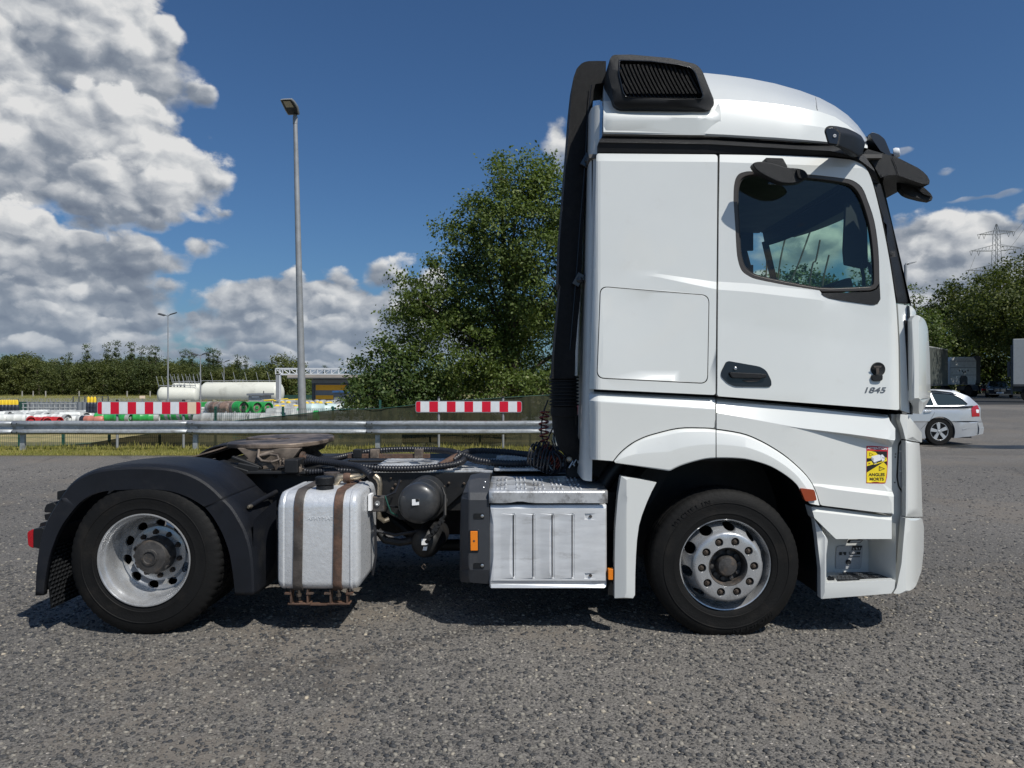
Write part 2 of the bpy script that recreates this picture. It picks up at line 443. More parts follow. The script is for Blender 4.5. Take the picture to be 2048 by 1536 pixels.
def asphalt_mat(name, dark, mid, pale, dusty):
    m = bpy.data.materials.new(name)
    m.use_nodes = True
    N = NT(m.node_tree)
    b = N.n['Principled BSDF']
    tcn = N.add('ShaderNodeTexCoord')
    v = tcn.outputs['Object']
    vd = N.vm('MULTIPLY', v, (1, 1.25, 1))
    wv = N.add('ShaderNodeTexNoise')
    N.put(wv.inputs['Vector'], v)
    wv.inputs['Scale'].default_value = 40
    vw = N.vm('ADD', vd, N.vm('SCALE', wv.outputs['Color'], None, 0.012))
    cells = N.voro(vw, 48.0, 'F1', 'Color')
    sep = N.add('ShaderNodeSeparateXYZ')
    N.put(sep.inputs[0], cells)
    dist = N.voro(vw, 48.0, 'F1', 'Distance')
    cells2 = N.voro(vw, 130.0, 'F1', 'Color')
    sep2 = N.add('ShaderNodeSeparateXYZ')
    N.put(sep2.inputs[0], cells2)
    r = sep.outputs[0]
    st = N.mix(N.mr(r, 0.05, 0.5), dark, mid)
    st = N.mix(N.mr(r, 0.86, 0.97), st, pale)
    grit = N.mix(sep2.outputs[0], tuple(x * 0.55 for x in mid), tuple(min(1, x * 1.7) for x in mid))
    big = N.mr(N.noise(v, 0.55, 6, 0.62), 0.38, 0.66)
    med = N.mr(N.noise(N.vm('ADD', v, (9, 3, 1)), 3.4, 6, 0.65), 0.35, 0.7)
    isst = N.mr(dist, 0.46, 0.34)
    isst = N.m('MULTIPLY', isst, N.mr(sep.outputs[1], 0.25, 0.55))
    c = N.mix(isst, grit, st)
    dust = N.m('MULTIPLY', N.mr(N.m('ADD', big, N.m('MULTIPLY', med, 0.7)), 0.7, 1.5), 0.62)
    c = N.mix(dust, c, dusty)
    c = N.mix(1.0, c, N.mix(N.mr(N.noise(v, 0.18, 3), 0.3, 0.7), (0.80, 0.80, 0.80), (1.16, 1.15, 1.14)), 'MULTIPLY')
    stain = N.mr(N.noise(N.vm('ADD', v, (31, 12, 4)), 0.9, 5, 0.7), 0.60, 0.72)
    c = N.mix(N.m('MULTIPLY', stain, 0.45), c, tuple(x * 0.9 for x in dark))
    crk = N.voro(N.vm('ADD', v, N.vm('SCALE', wv.outputs['Color'], None, 0.25)), 0.33, 'DISTANCE_TO_EDGE')
    c = N.mix(N.m('MULTIPLY', N.mr(crk, 0.010, 0.002), N.mr(N.noise(v, 0.3, 2), 0.5, 0.62, 0, 0.75)), c, tuple(x * 0.6 for x in dark))
    N.put(b.inputs['Base Color'], c)
    b.inputs['Roughness'].default_value = 0.78
    h = N.m('ADD', N.m('MULTIPLY', N.m('MULTIPLY', isst, N.mr(dist, 0.0, 0.5, 1.0, 0.35)), 0.8), N.m('MULTIPLY', N.noise(v, 190.0, 3, 0.7), 0.5))
    h = N.m('MULTIPLY', h, N.m('SUBTRACT', 1.0, N.m('MULTIPLY', dust, 0.7)))
    bn = N.add('ShaderNodeBump')
    bn.inputs['Strength'].default_value = 0.9
    bn.inputs['Distance'].default_value = 0.012
    N.put(bn.inputs['Height'], h)
    N.l.new(bn.outputs[0], b.inputs['Normal'])
    MATS[name] = m


asphalt_mat('asphalt_coarse', (0.026, 0.025, 0.025), (0.124, 0.115, 0.103), (0.46, 0.42, 0.37), (0.156, 0.134, 0.108))
mat('asphalt_new', (0.020, 0.021, 0.022), 0.8, var=0.15, vscale=0.8, bump=0.4, bscale=60)
mat('field_grass', (0.21, 0.19, 0.075), 0.95, var=0.35, vscale=0.6, bump=0.8, bscale=8, dirt=(0.26, 0.21, 0.12), dirt_amt=0.5, dirt_scale=0.25)
mat('verge_earth', (0.12, 0.11, 0.05), 0.95, var=0.35, vscale=3, bump=0.8, bscale=30)
mat('yard_concrete', (0.20, 0.20, 0.19), 0.85, var=0.2, vscale=0.7)


def stone_mat():
    m = bpy.data.materials.new('loose_stone')
    m.use_nodes = True
    N = NT(m.node_tree)
    b = N.n['Principled BSDF']
    g = N.add('ShaderNodeNewGeometry')
    r = g.outputs['Random Per Island']
    rp = N.add('ShaderNodeValToRGB')
    N.put(rp.inputs[0], r)
    c = rp.color_ramp
    c.elements[0].color = (0.032, 0.034, 0.038, 1)
    c.elements[1].color = (0.42, 0.36, 0.27, 1)
    for p, q in ((0.34, (0.044, 0.045, 0.047)), (0.58, (0.090, 0.085, 0.078)), (0.82, (0.175, 0.163, 0.143)), (0.985, (0.25, 0.23, 0.195))):
        e = c.elements.new(p)
        e.color = q + (1,)
    tcn = N.add('ShaderNodeTexCoord')
    N.put(b.inputs['Base Color'], N.mix(1.0, rp.outputs[0], N.mix(N.noise(tcn.outputs['Object'], 150, 3), (0.6, 0.6, 0.6), (1.4, 1.38, 1.34)), 'MULTIPLY'))
    b.inputs['Roughness'].default_value = 0.72
    MATS['loose_stone'] = m


stone_mat()
# ------------------------------------------------------------------ geometry helpers
def P(px, py, y):
    """a point measured in the photograph, set down at its real distance y"""
    return Vector(((px - 1024) * y / F, y, CZ - (py - 768) * y / F))


def PX(px, y):
    return (px - 1024) * y / F


def PZ(py, y):
    return CZ - (py - 768) * y / F


ORG = {}


def org_of(o):
    return ORG.get(o.name, Vector((0, 0, 0))) if o is not None else Vector((0, 0, 0))


def tag(o, label=None, cat=None, group=None, kind=None):
    if label: o['label'] = label
    if cat: o['category'] = cat
    if group: o['group'] = group
    if kind: o['kind'] = kind
    return o


def thing(name, label, cat, loc=(0, 0, 0), group=None):
    o = bpy.data.objects.new(name, None)
    o.empty_display_size = 0.2
    o.location = loc
    COL.objects.link(o)
    ORG[o.name] = Vector(loc)
    return tag(o, label, cat, group)


def mk(name, V, Fc, m, parent=None, smooth=None, bevel=0.0, seg=2, label=None, kind=None, blim=32):
    """one mesh object; V in world coordinates"""
    off = org_of(parent)
    me = bpy.data.meshes.new(name)
    if parent is None and len(V):
        a = np.array([tuple(v) for v in V]) if not isinstance(V, np.ndarray) else V
        lo, hi = a.min(0), a.max(0)
        off = Vector(((lo[0] + hi[0]) / 2, (lo[1] + hi[1]) / 2, lo[2]))
    if isinstance(V, np.ndarray):
        V = (V - np.array(off)).tolist()
    else:
        V = [(v[0] - off[0], v[1] - off[1], v[2] - off[2]) for v in V]
    me.from_pydata(V, [], Fc)
    me.update()
    if m:
        me.materials.append(MATS[m])
    o = bpy.data.objects.new(name, me)
    COL.objects.link(o)
    if parent is not None:
        o.parent = parent
        ORG[o.name] = off
    else:
        o.location = off
        ORG[o.name] = off
    if smooth is not None:
        me.shade_smooth()
        if smooth < 180:
            me.set_sharp_from_angle(angle=math.radians(smooth))
    if bevel > 0:
        b = o.modifiers.new('bevel', 'BEVEL')
        b.width = bevel
        b.segments = seg
        b.limit_method = 'ANGLE'
        b.angle_limit = math.radians(blim)
        b.harden_normals = True
        if smooth is None:
            me.shade_smooth()
            me.set_sharp_from_angle(angle=math.radians(30))
    if label: o['label'] = label
    if kind: o['kind'] = kind
    return o


def fastmesh(name, V, Q, m, parent=None, kind=None, smooth=False, matidx=None):
    """numpy arrays: V (n,3), Q (k,3 or 4)"""
    off = np.array(org_of(parent))
    me = bpy.data.meshes.new(name)
    V = np.asarray(V, dtype=np.float32) - off.astype(np.float32)
    k, s = Q.shape
    me.vertices.add(len(V))
    me.vertices.foreach_set('co', V.ravel())
    me.loops.add(k * s)
    me.loops.foreach_set('vertex_index', Q.astype(np.int32).ravel())
    me.polygons.add(k)
    me.polygons.foreach_set('loop_start', np.arange(0, k * s, s, dtype=np.int32))
    if smooth:
        me.polygons.foreach_set('use_smooth', np.ones(k, dtype=bool))
    me.update(calc_edges=True)
    me.materials.append(MATS[m])
    o = bpy.data.objects.new(name, me)
    COL.objects.link(o)
    if parent is not None:
        o.parent = parent
        ORG[o.name] = Vector(off)
    if kind: o['kind'] = kind
    return o


class MB:
    def __init__(s):
        s.V = []
        s.F = []

    def add(s, V, Fc):
        b = len(s.V)
        s.V += [Vector(v) for v in V]
        s.F += [tuple(i + b for i in f) for f in Fc]
        return s

    def box(s, x0, x1, y0, y1, z0, z1):
        V = [(x, y, z) for x in (x0, x1) for y in (y0, y1) for z in (z0, z1)]
        return s.add(V, [(0, 1, 3, 2), (4, 6, 7, 5), (0, 4, 5, 1), (2, 3, 7, 6), (0, 2, 6, 4), (1, 5, 7, 3)])

    def rbox(s, c, size, rot):
        h = Vector(size) / 2
        V = [Vector(c) + rot @ Vector((sx * h.x, sy * h.y, sz * h.z)) for sx in (-1, 1) for sy in (-1, 1) for sz in (-1, 1)]
        return s.add(V, [(0, 1, 3, 2), (4, 6, 7, 5), (0, 4, 5, 1), (2, 3, 7, 6), (0, 2, 6, 4), (1, 5, 7, 3)])

    def tube(s, pts, r, n=8, caps=True):
        pts = [Vector(p) for p in pts]
        rr = r if isinstance(r, (list, tuple)) else [r] * len(pts)
        V = []
        up = None
        for i, p in enumerate(pts):
            d = (pts[min(i + 1, len(pts) - 1)] - pts[max(i - 1, 0)])
            if d.length < 1e-9: d = Vector((0, 0, 1))
            d.normalize()
            if up is None:
                up = Vector((0, 0, 1)) if abs(d.z) < 0.9 else Vector((1, 0, 0))
            sd = d.cross(up)
            if sd.length < 1e-6: sd = d.cross(Vector((0, 1, 0.01)))
            sd.normalize()
            up = sd.cross(d).normalized()
            for k in range(n):
                a = 2 * math.pi * k / n
                V.append(p + (sd * math.cos(a) + up * math.sin(a)) * rr[i])
        Fc = []
        for i in range(len(pts) - 1):
            for k in range(n):
                a, b = i * n + k, i * n + (k + 1) % n
                Fc.append((a, b, b + n, a + n))
        if caps:
            Fc.append(tuple(range(n))[::-1])
            Fc.append(tuple((len(pts) - 1) * n + k for k in range(n)))
        return s.add(V, Fc)

    def lathe(s, c, axis, prof, n=32, cap0=False, cap1=False, up=None):
        """prof: list of (radius, distance along axis)"""
        c = Vector(c)
        ax = Vector(axis).normalized()
        u = Vector(up) if up else (Vector((0, 0, 1)) if abs(ax.z) < 0.9 else Vector((1, 0, 0)))
        e1 = ax.cross(u).normalized()
        e2 = ax.cross(e1)
        V = [c + ax * h + (e1 * math.cos(2 * math.pi * k / n) + e2 * math.sin(2 * math.pi * k / n)) * r for (r, h) in prof for k in range(n)]
        Fc = []
        for i in range(len(prof) - 1):
            for k in range(n):
                a, b = i * n + k, i * n + (k + 1) % n
                Fc.append((a, b, b + n, a + n))
        if cap0: Fc.append(tuple(range(n))[::-1])
        if cap1: Fc.append(tuple((len(prof) - 1) * n + k for k in range(n)))
        return s.add(V, Fc)

    def prism(s, poly, ext):
        """poly: 3D points of a planar-ish outline, ext: extrusion vector"""
        ext = Vector(ext)
        n = len(poly)
        V = [Vector(p) for p in poly] + [Vector(p) + ext for p in poly]
        Fc = [tuple(range(n)), tuple(range(2 * n - 1, n - 1, -1))]
        for i in range(n):
            j = (i + 1) % n
            Fc.append((i, i + n, j + n, j))
        return s.add(V, Fc)

    def grid(s, rows, close=False):
        b = [len(r) for r in rows]
        n = b[0]
        V = [p for r in rows for p in r]
        Fc = []
        for i in range(len(rows) - 1):
            for k in range(n - 1 + (1 if close else 0)):
                a, c = i * n + k, i * n + (k + 1) % n
                Fc.append((a, c, c + n, a + n))
        return s.add(V, Fc)

    def build(s, name, m, parent=None, **kw):
        return mk(name, s.V, s.F, m, parent, **kw)


def spl(pts, n=6, closed=False):
    """Catmull-Rom through the points"""
    P_ = [np.array(p, float) for p in pts]
    out = []
    L = len(P_)
    rng = range(L) if closed else range(L - 1)
    for i in rng:
        p0 = P_[(i - 1) % L] if (closed or i > 0) else P_[0]
        p1 = P_[i]
        p2 = P_[(i + 1) % L]
        p3 = P_[(i + 2) % L] if (closed or i + 2 < L) else P_[-1]
        for k in range(n):
            t = k / n
            out.append(tuple(0.5 * ((2 * p1) + (-p0 + p2) * t + (2 * p0 - 5 * p1 + 4 * p2 - p3) * t * t + (-p0 + 3 * p1 - 3 * p2 + p3) * t ** 3)))
    if not closed:
        out.append(tuple(P_[-1]))
    return out


def rnd(poly, r, n=4):
    """round the corners of a closed 2D outline"""
    out = []
    L = len(poly)
    for i in range(L):
        p = np.array(poly[i][:2], float)
        rr = poly[i][2] if len(poly[i]) > 2 else r
        a = np.array(poly[i - 1][:2], float) - p
        b = np.array(poly[(i + 1) % L][:2], float) - p
        la, lb = np.linalg.norm(a), np.linalg.norm(b)
        q = min(rr, la * 0.45, lb * 0.45)
        if q < 0.05:
            out.append(tuple(p))
            continue
        s = p + a / la * q
        e = p + b / lb * q
        for k in range(n + 1):
            t = k / n
            out.append(tuple((1 - t) ** 2 * s + 2 * t * (1 - t) * p + t * t * e))
    return out


def inpoly(x, y, poly):
    c = False
    j = len(poly) - 1
    for i in range(len(poly)):
        xi, yi = poly[i]
        xj, yj = poly[j]
        if (yi > y) != (yj > y) and x < (xj - xi) * (y - yi) / (yj - yi) + xi:
            c = not c
        j = i
    return c


def yat(line, x):
    if x <= line[0][0]:
        return line[0][1]
    for (a, b), (c, d) in zip(line[:-1], line[1:]):
        if x <= c:
            return b + (d - b) * (x - a) / max(1e-6, (c - a))
    return line[-1][1]


def relief(levels, extra=None):
    """levels: [(polyline in px, depth), ...] from top to bottom; depth may be a function of px"""
    def f(px, py):
        prev = None
        ev = [(yat(l, px), d(px) if callable(d) else d) for l, d in levels]
        if py <= ev[0][0]:
            y = ev[0][1]
        elif py >= ev[-1][0]:
            y = ev[-1][1]
        else:
            y = ev[-1][1]
            for (a, da), (b, db) in zip(ev[:-1], ev[1:]):
                if a <= py <= b:
                    y = da + (db - da) * (py - a) / max(1e-6, b - a)
                    break
        return y + (extra(px, py) if extra else 0)
    f.levels = [l for l, d in levels]
    return f


def panel(name, outline, yf, m, parent, thick=0.02, holes=(), lines=(), grid=24, bevel=0.002, sharp=10, label=None, back=False, seg=2, mapf=None, vlines=()):
    """sheet whose outline is given in photo pixels, depth yf(px,py); gets real thickness"""
    if not callable(yf):
        y0 = yf
        yf = lambda a, b: y0
    pts = []
    edges = []

    def addloop(lp, closed=True):
        b = len(pts)
        pts.extend([Vector(p) for p in lp])
        n = len(lp)
        for i in range(n if closed else n - 1):
            edges.append((b + i, b + (i + 1) % n))
    addloop(outline)
    for h in holes: addloop(h)
    for l in lines: addloop(l, False)
    xs_o = [p[0] for p in outline]
    xa_, xb_ = min(xs_o) - 4, max(xs_o) + 4
    ymin_, ymax_ = min(p[1] for p in outline) - 3, max(p[1] for p in outline) + 3
    for l in getattr(yf, 'levels', []):
        k_ = max(2, int((xb_ - xa_) / 18))
        xx = sorted(set([xa_ + (xb_ - xa_) * i / k_ for i in range(k_ + 1)] + [p[0] for p in l if xa_ < p[0] < xb_]))
        lp = [(x, yat(l, x)) for x in xx]
        if all(p[1] < ymin_ or p[1] > ymax_ for p in lp): continue
        addloop(lp, False)
    for vx in vlines:
        addloop([(vx, ymin_ + (ymax_ - ymin_) * i / 12.0) for i in range(13)], False)
    if grid:
        xs = [p[0] for p in outline]
        ys = [p[1] for p in outline]
        gx = np.arange(min(xs) + grid / 2, max(xs), grid)
        gy = np.arange(min(ys) + grid / 2, max(ys), grid)
        for x in gx:
            for y in gy:
                if inpoly(x, y, outline) and not any(inpoly(x, y, h) for h in holes):
                    pts.append(Vector((x, y)))
    V, E, Fc, _, _, _ = delaunay_2d_cdt(pts, edges, [], 0, 1e-4)
    keep = []
    for f in Fc:
        cx = sum(V[i][0] for i in f) / 3
        cy = sum(V[i][1] for i in f) / 3
        if inpoly(cx, cy, outline) and not any(inpoly(cx, cy, h) for h in holes):
            keep.append(tuple(f))
    used = sorted({i for f in keep for i in f})
    mp = {u: k for k, u in enumerate(used)}
    V3 = [(mapf(V[u][0], V[u][1]) if mapf else P(V[u][0], V[u][1], yf(V[u][0], V[u][1]))) for u in used]
    keep = [tuple(mp[i] for i in f) for f in keep]
    # front faces the camera (-y)
    def area(f):
        a, b, c = (V3[i] for i in f)
        return (b - a).cross(c - a).y
    keep = [f if area(f) < 0 else f[::-1] for f in keep]
    if thick > 0:
        cnt = {}
        for f in keep:
            for a, b in zip(f, f[1:] + f[:1]):
                cnt[(a, b)] = 1
        bd = [(a, b) for (a, b) in cnt if (b, a) not in cnt]
        bm_ = {}
        for a, b in bd:
            for i in (a, b):
                if i not in bm_:
                    bm_[i] = len(V3)
                    V3.append(V3[i] + Vector((0, thick, 0)))
        sides = [(b, a, bm_[a], bm_[b]) for a, b in bd]
        nf = len(keep)
        if back:
            ex = {}
            base = [i for i in range(len(used)) if i not in bm_]
            for i in base:
                ex[i] = len(V3)
                V3.append(V3[i] + Vector((0, thick, 0)))
            ex.update(bm_)
            keep = keep + [tuple(ex[i] for i in f[::-1]) for f in keep]
        keep = keep + sides
    return mk(name, V3, keep, m, parent, smooth=sharp, bevel=bevel, label=label, blim=40, seg=seg)


def plate(name, outline, y0, y1, m, parent, bevel=0.004, label=None, seg=2, smooth=None):
    """solid of constant section: outline in px measured at depth y0, going straight back to y1"""
    b = MB()
    poly = [P(a, c, y0) for a, c in outline]
    # orientation: front must face -y
    s = sum((poly[i].x * poly[(i + 1) % len(poly)].z - poly[(i + 1) % len(poly)].x * poly[i].z) for i in range(len(poly)))
    if s < 0: poly = poly[::-1]
    b.prism(poly, (0, y1 - y0, 0))
    return b.build(name, m, parent, bevel=bevel, label=label, seg=seg)


def text_obj(name, s, size, loc, m, parent, depth=0.001, rot=(math.pi / 2, 0, 0), shear=0.0, align='CENTER', sx=1.0, bold=0.0):
    cu = bpy.data.curves.new(name, 'FONT')
    cu.body = s
    cu.size = size
    cu.extrude = depth
    cu.shear = shear
    cu.offset = bold
    cu.align_x = align
    cu.align_y = 'CENTER'
    t = bpy.data.objects.new('tmp_text', cu)
    COL.objects.link(t)
    bpy.context.view_layer.update()
    me = bpy.data.meshes.new_from_object(t)
    COL.objects.unlink(t)
    bpy.data.objects.remove(t)
    o = bpy.data.objects.new(name, me)
    me.materials.clear()
    me.materials.append(MATS[m])
    COL.objects.link(o)
    o.parent = parent
    off = org_of(parent)
    M = Matrix.Translation(Vector(loc) - off) @ (Matrix.Rotation(rot[2], 4, 'Z') @ Matrix.Rotation(rot[1], 4, 'Y') @ Matrix.Rotation(rot[0], 4, 'X')) @ Matrix.Scale(sx, 4, (1, 0, 0))
    me.transform(M)
    ORG[o.name] = off
    return o


def text_on(name, s, px, py, hpx, m, parent, yf, lift=.0008, depth=.0003, shear=0.0, sx=1.0, bold=0.0, roll=0.0):
    """lettering laid on a panel whose depth is yf(px,py)"""
    y0 = yf(px, py)
    o = text_obj(name, s, hpx * y0 / F, P(px, py, y0), m, parent, depth=depth, rot=(math.pi / 2, roll, 0), shear=shear, sx=sx, bold=bold)
    off = org_of(parent)
    for v in o.data.vertices:
        w = v.co + off
        a, b = 1024 + w.x * F / w.y, 768 - (w.z - CZ) * F / w.y
        d = w.y - y0
        q = P(a, b, yf(a, b) - lift + d)
        v.co = q - off
    return o


def copy_thing(root, loc, rz=0.0, label=None, scale=None):
    r = root.copy()
    COL.objects.link(r)
    r.location = loc
    r.rotation_euler = (0, 0, rz)
    if scale: r.scale = scale
    if label: r['label'] = label
    for ch in list(root.children):
        c = ch.copy()
        COL.objects.link(c)
        c.parent = r
        for g in list(ch.children):
            d = g.copy()
            COL.objects.link(d)
            d.parent = c
    return r


def ell(cx, cy, rx, ry, n=24, a0=0):
    return [(cx + rx * math.cos(a0 + 2 * math.pi * k / n), cy + ry * math.sin(a0 + 2 * math.pi * k / n)) for k in range(n)]


rng = np.random.default_rng(11)
random.seed(5)
# ------------------------------------------------------------------ the setting: ground, verge, roads
def sst(t):
    t = max(0.0, min(1.0, t))
    return t * t * (3 - 2 * t)


def gh(x, y):
    """lie of the land: the lot rises a little to the far right"""
    return 0.44 * sst((y - 20) / 24.0) * sst((x - 4) / 8.0)


def sheet(name, xs, ys, m, dz=0.0, kind='structure', flat=False):
    V = [(x, y, (0 if flat else gh(x, y)) + dz) for y in ys for x in xs]
    n = len(xs)
    Fc = [(j * n + i, j * n + i + 1, (j + 1) * n + i + 1, (j + 1) * n + i) for j in range(len(ys) - 1) for i in range(n - 1)]
    o = mk(name, V, Fc, m, None, smooth=180)
    return tag(o, kind=kind)


def lin(a, b, n):
    return list(np.linspace(a, b, n))


gx = lin(-500, -40, 8) + lin(-36, 60, 40) + lin(70, 600, 10)
sheet('ground', gx, lin(-30, 14, 8) + lin(16, 70, 30) + lin(80, 1200, 12), 'field_grass', dz=-0.03)
sheet('lot_surface', lin(-42, 70, 40), [-28, -10, 0, 5, 10, 14, 16.35], 'asphalt_coarse')
sheet('lot_surface', lin(4.2, 70, 34), lin(16.35, 41.5, 14), 'asphalt_coarse')
sheet('road', lin(4.2, 120, 30), lin(41.5, 62, 10), 'asphalt_new', dz=0.004)
sheet('road', lin(4.2, 120, 30), lin(62, 66, 3), 'concrete', dz=0.008)
sheet('road', lin(4.2, 120, 30), lin(66, 90, 5), 'asphalt_new', dz=0.004)
sheet('verge', lin(-42, 4.2, 30), lin(16.2, 20.0, 4), 'verge_earth', dz=0.006)
sheet('yard_surface', lin(-60, 2, 16), lin(23.6, 82, 10), 'yard_concrete', dz=-0.006)
sheet('dry_lawn', lin(-60, 4, 16), lin(19.0, 23.8, 5), 'dry_grass', dz=0.002)

# wet patch by the parked estate car
pz = []
for k in range(40):
    a = 2 * math.pi * k / 40
    r = 1 + 0.25 * math.sin(3 * a + 1) + 0.15 * math.sin(7 * a)
    x, y = 12.6 + 1.9 * r * math.cos(a), 18.6 + 0.5 * r * math.sin(a)
    pz.append((x, y, gh(x, y) + 0.004))
mat('wet_asphalt', (0.03, 0.03, 0.031), 0.32, var=0.3, vscale=4)
tag(mk('puddle', pz, [tuple(range(40))], 'wet_asphalt'), kind='structure')

# coarse chippings bedded in the surface of the near lot
ico_v = []
t_ = (1 + 5 ** .5) / 2
for a in (-1, 1):
    for b in (-t_, t_):
        ico_v += [(a, b, 0), (0, a, b), (b, 0, a)]
ico_v = np.array(ico_v, float) / math.sqrt(1 + t_ * t_)
bmh = bmesh.new()
for v in ico_v: bmh.verts.new(v)
bmesh.ops.convex_hull(bmh, input=bmh.verts)
bmh.verts.index_update()
ico_v = np.array([tuple(v.co) for v in bmh.verts])
ico_f = np.array([[v.index for v in f.verts] for f in bmh.faces if len(f.verts) == 3])
bmh.free()


def stones(name, n, x0, x1, y0, y1, smin, smax, lift, ypow=1.0):
    y = y0 + (y1 - y0) * rng.random(n) ** ypow
    hw = 0.74 * y + 1.7
    x = (rng.random(n) * 2 - 1) * hw
    s = smin + (smax - smin) * rng.random(n) ** 2.5
    ang = rng.random(n) * 6.283
    sc = np.stack([s * (0.8 + .6 * rng.random(n)), s * (0.7 + .4 * rng.random(n)), s * (0.42 + .3 * rng.random(n))], 1)
    V = ico_v[None] * sc[:, None, :]
    V = V * (1 + 0.35 * (rng.random(V.shape) - .5))
    ca, sa = np.cos(ang)[:, None], np.sin(ang)[:, None]
    X = V[..., 0] * ca - V[..., 1] * sa
    Y = V[..., 0] * sa + V[..., 1] * ca
    V = np.stack([X + x[:, None], Y + y[:, None], V[..., 2] + (lift * sc[:, 2])[:, None]], 2)
    Q = ico_f[None] + (np.arange(n) * len(ico_v))[:, None, None]
    o = fastmesh(name, V.reshape(-1, 3), Q.reshape(-1, 3), 'loose_stone')
    return tag(o, kind='stuff')


stones('gravel', 66000, -1, 1, 2.5, 6.4, 0.004, 0.0165, 0.02)
stones('gravel', 20000, -1, 1, 6.2, 14.0, 0.008, 0.02, -0.1, 1.2)
stones('gravel', 260, -1, 1, 2.6, 7.0, 0.006, 0.012, 0.35)


def quads(C, size, nrm_bias, aspect=0.62, rngl=rng):
    """leaf-shaped quads around the centres C; returns V, Q"""
    n = len(C)
    nr = rngl.normal(size=(n, 3)) + nrm_bias
    nr /= np.linalg.norm(nr, axis=1)[:, None]
    t = rngl.normal(size=(n, 3))
    t -= (t * nr).sum(1)[:, None] * nr
    t /= np.linalg.norm(t, axis=1)[:, None]
    b = np.cross(nr, t)
    s = size * (0.6 + 0.8 * rngl.random(n))[:, None]
    V = np.stack([C - t * s * .5, C + b * s * aspect * .5 + nr * s * .08, C + t * s * .5, C - b * s * aspect * .5 + nr * s * .08], 1)
    return V.reshape(-1, 3), np.arange(n * 4).reshape(n, 4)


# grass along the verge
def grass(name, n, x0, x1, y0, y1, h, m='grass_blade', lean=0.25):
    x = x0 + (x1 - x0) * rng.random(n)
    y = y0 + (y1 - y0) * rng.random(n)
    cl = 0.5 + 0.5 * np.sin(x * 2.1 + 1.3 * np.sin(x * 0.7)) * np.sin(x * 5.3 + y * 3)
    hh = h * (0.35 + 0.8 * rng.random(n) * (0.45 + 0.9 * cl))
    wd = 0.007 + 0.006 * rng.random(n)
    a = rng.random(n) * 6.283
    lx, ly = rng.normal(size=n) * lean * hh, rng.normal(size=n) * lean * hh
    z0 = np.zeros(n)
    A = np.stack([x - np.cos(a) * wd, y - np.sin(a) * wd, z0], 1)
    B = np.stack([x + np.cos(a) * wd, y + np.sin(a) * wd, z0], 1)
    Cc = np.stack([x + lx, y + ly, hh], 1)
    V = np.stack([A, B, Cc], 1).reshape(-1, 3)
    o = fastmesh(name, V, np.arange(n * 3).reshape(n, 3), m)
    return tag(o, kind='stuff')


grass('verge_grass', 60000, -14.0, 4.0, 16.3, 18.2, 0.075)
grass('verge_grass', 5000, -14.0, 4.0, 17.0, 18.2, 0.16)
grass('field_grass_tufts', 26000, -75, -12, 62, 98, 0.30)
# ------------------------------------------------------------------ guard rail, hazard boards, fence
RY = 17.3
g = thing('guard_rail', 'galvanised steel guard rail running behind the white tractor unit', 'guard rail', (-6, RY, 0))
prof = [(-0.0, .735), (-.045, .715), (-.08, .69), (-.08, .655), (-.035, .625), (0.0, .60), (0.0, .545), (-.035, .52), (-.08, .49), (-.08, .455), (-.045, .43), (0, .41)]
seams = [-26.0, -18.05, -13.9, -9.66, -5.46, -3.5, 0.7, 4.2]
seams = [-24, -19.8, -15.85, -11.7, -7.55, -3.3, 0.95, 4.3]
for a, b in zip(seams[:-1], seams[1:]):
    rows = []
    for x in np.linspace(a - 0.16, b + 0.0, 8):
        sag = 0.004 * math.sin(x * 2.2)
        rows.append([Vector((x, RY - 0.06 + d * 1.0 - (0.006 if x < a else 0), z + sag)) for d, z in prof])
    o = MB().grid(rows).build('rail_beam', 'galvanised', g, smooth=25)
    md = o.modifiers.new('thick', 'SOLIDIFY')
    md.thickness = 0.004
    for dx in (0.0, 0.12):
        for z in (.672, .472):
            MB().lathe((b - 0.14 + dx, RY - 0.142, z), (0, -1, 0), [(0.016, 0), (0.016, .008), (0.006, .014)], 8, cap1=True).build('bolt', 'chassis_paint', o)
for px in (-300, 44, 390, 755, 1110):
    x = PX(px, RY)
    pb = MB()
    pb.box(x - .055, x + .055, RY, RY + .006, -.1, .66)
    pb.box(x - .055, x - .049, RY + .006, RY + .07, -.1, .66)
    pb.box(x + .049, x + .055, RY + .006, RY + .07, -.1, .66)
    pb.box(x - .09, x + .09, RY - .07, RY - .002, .5, .64)
    pb.build('rail_post', 'galvanised', g)


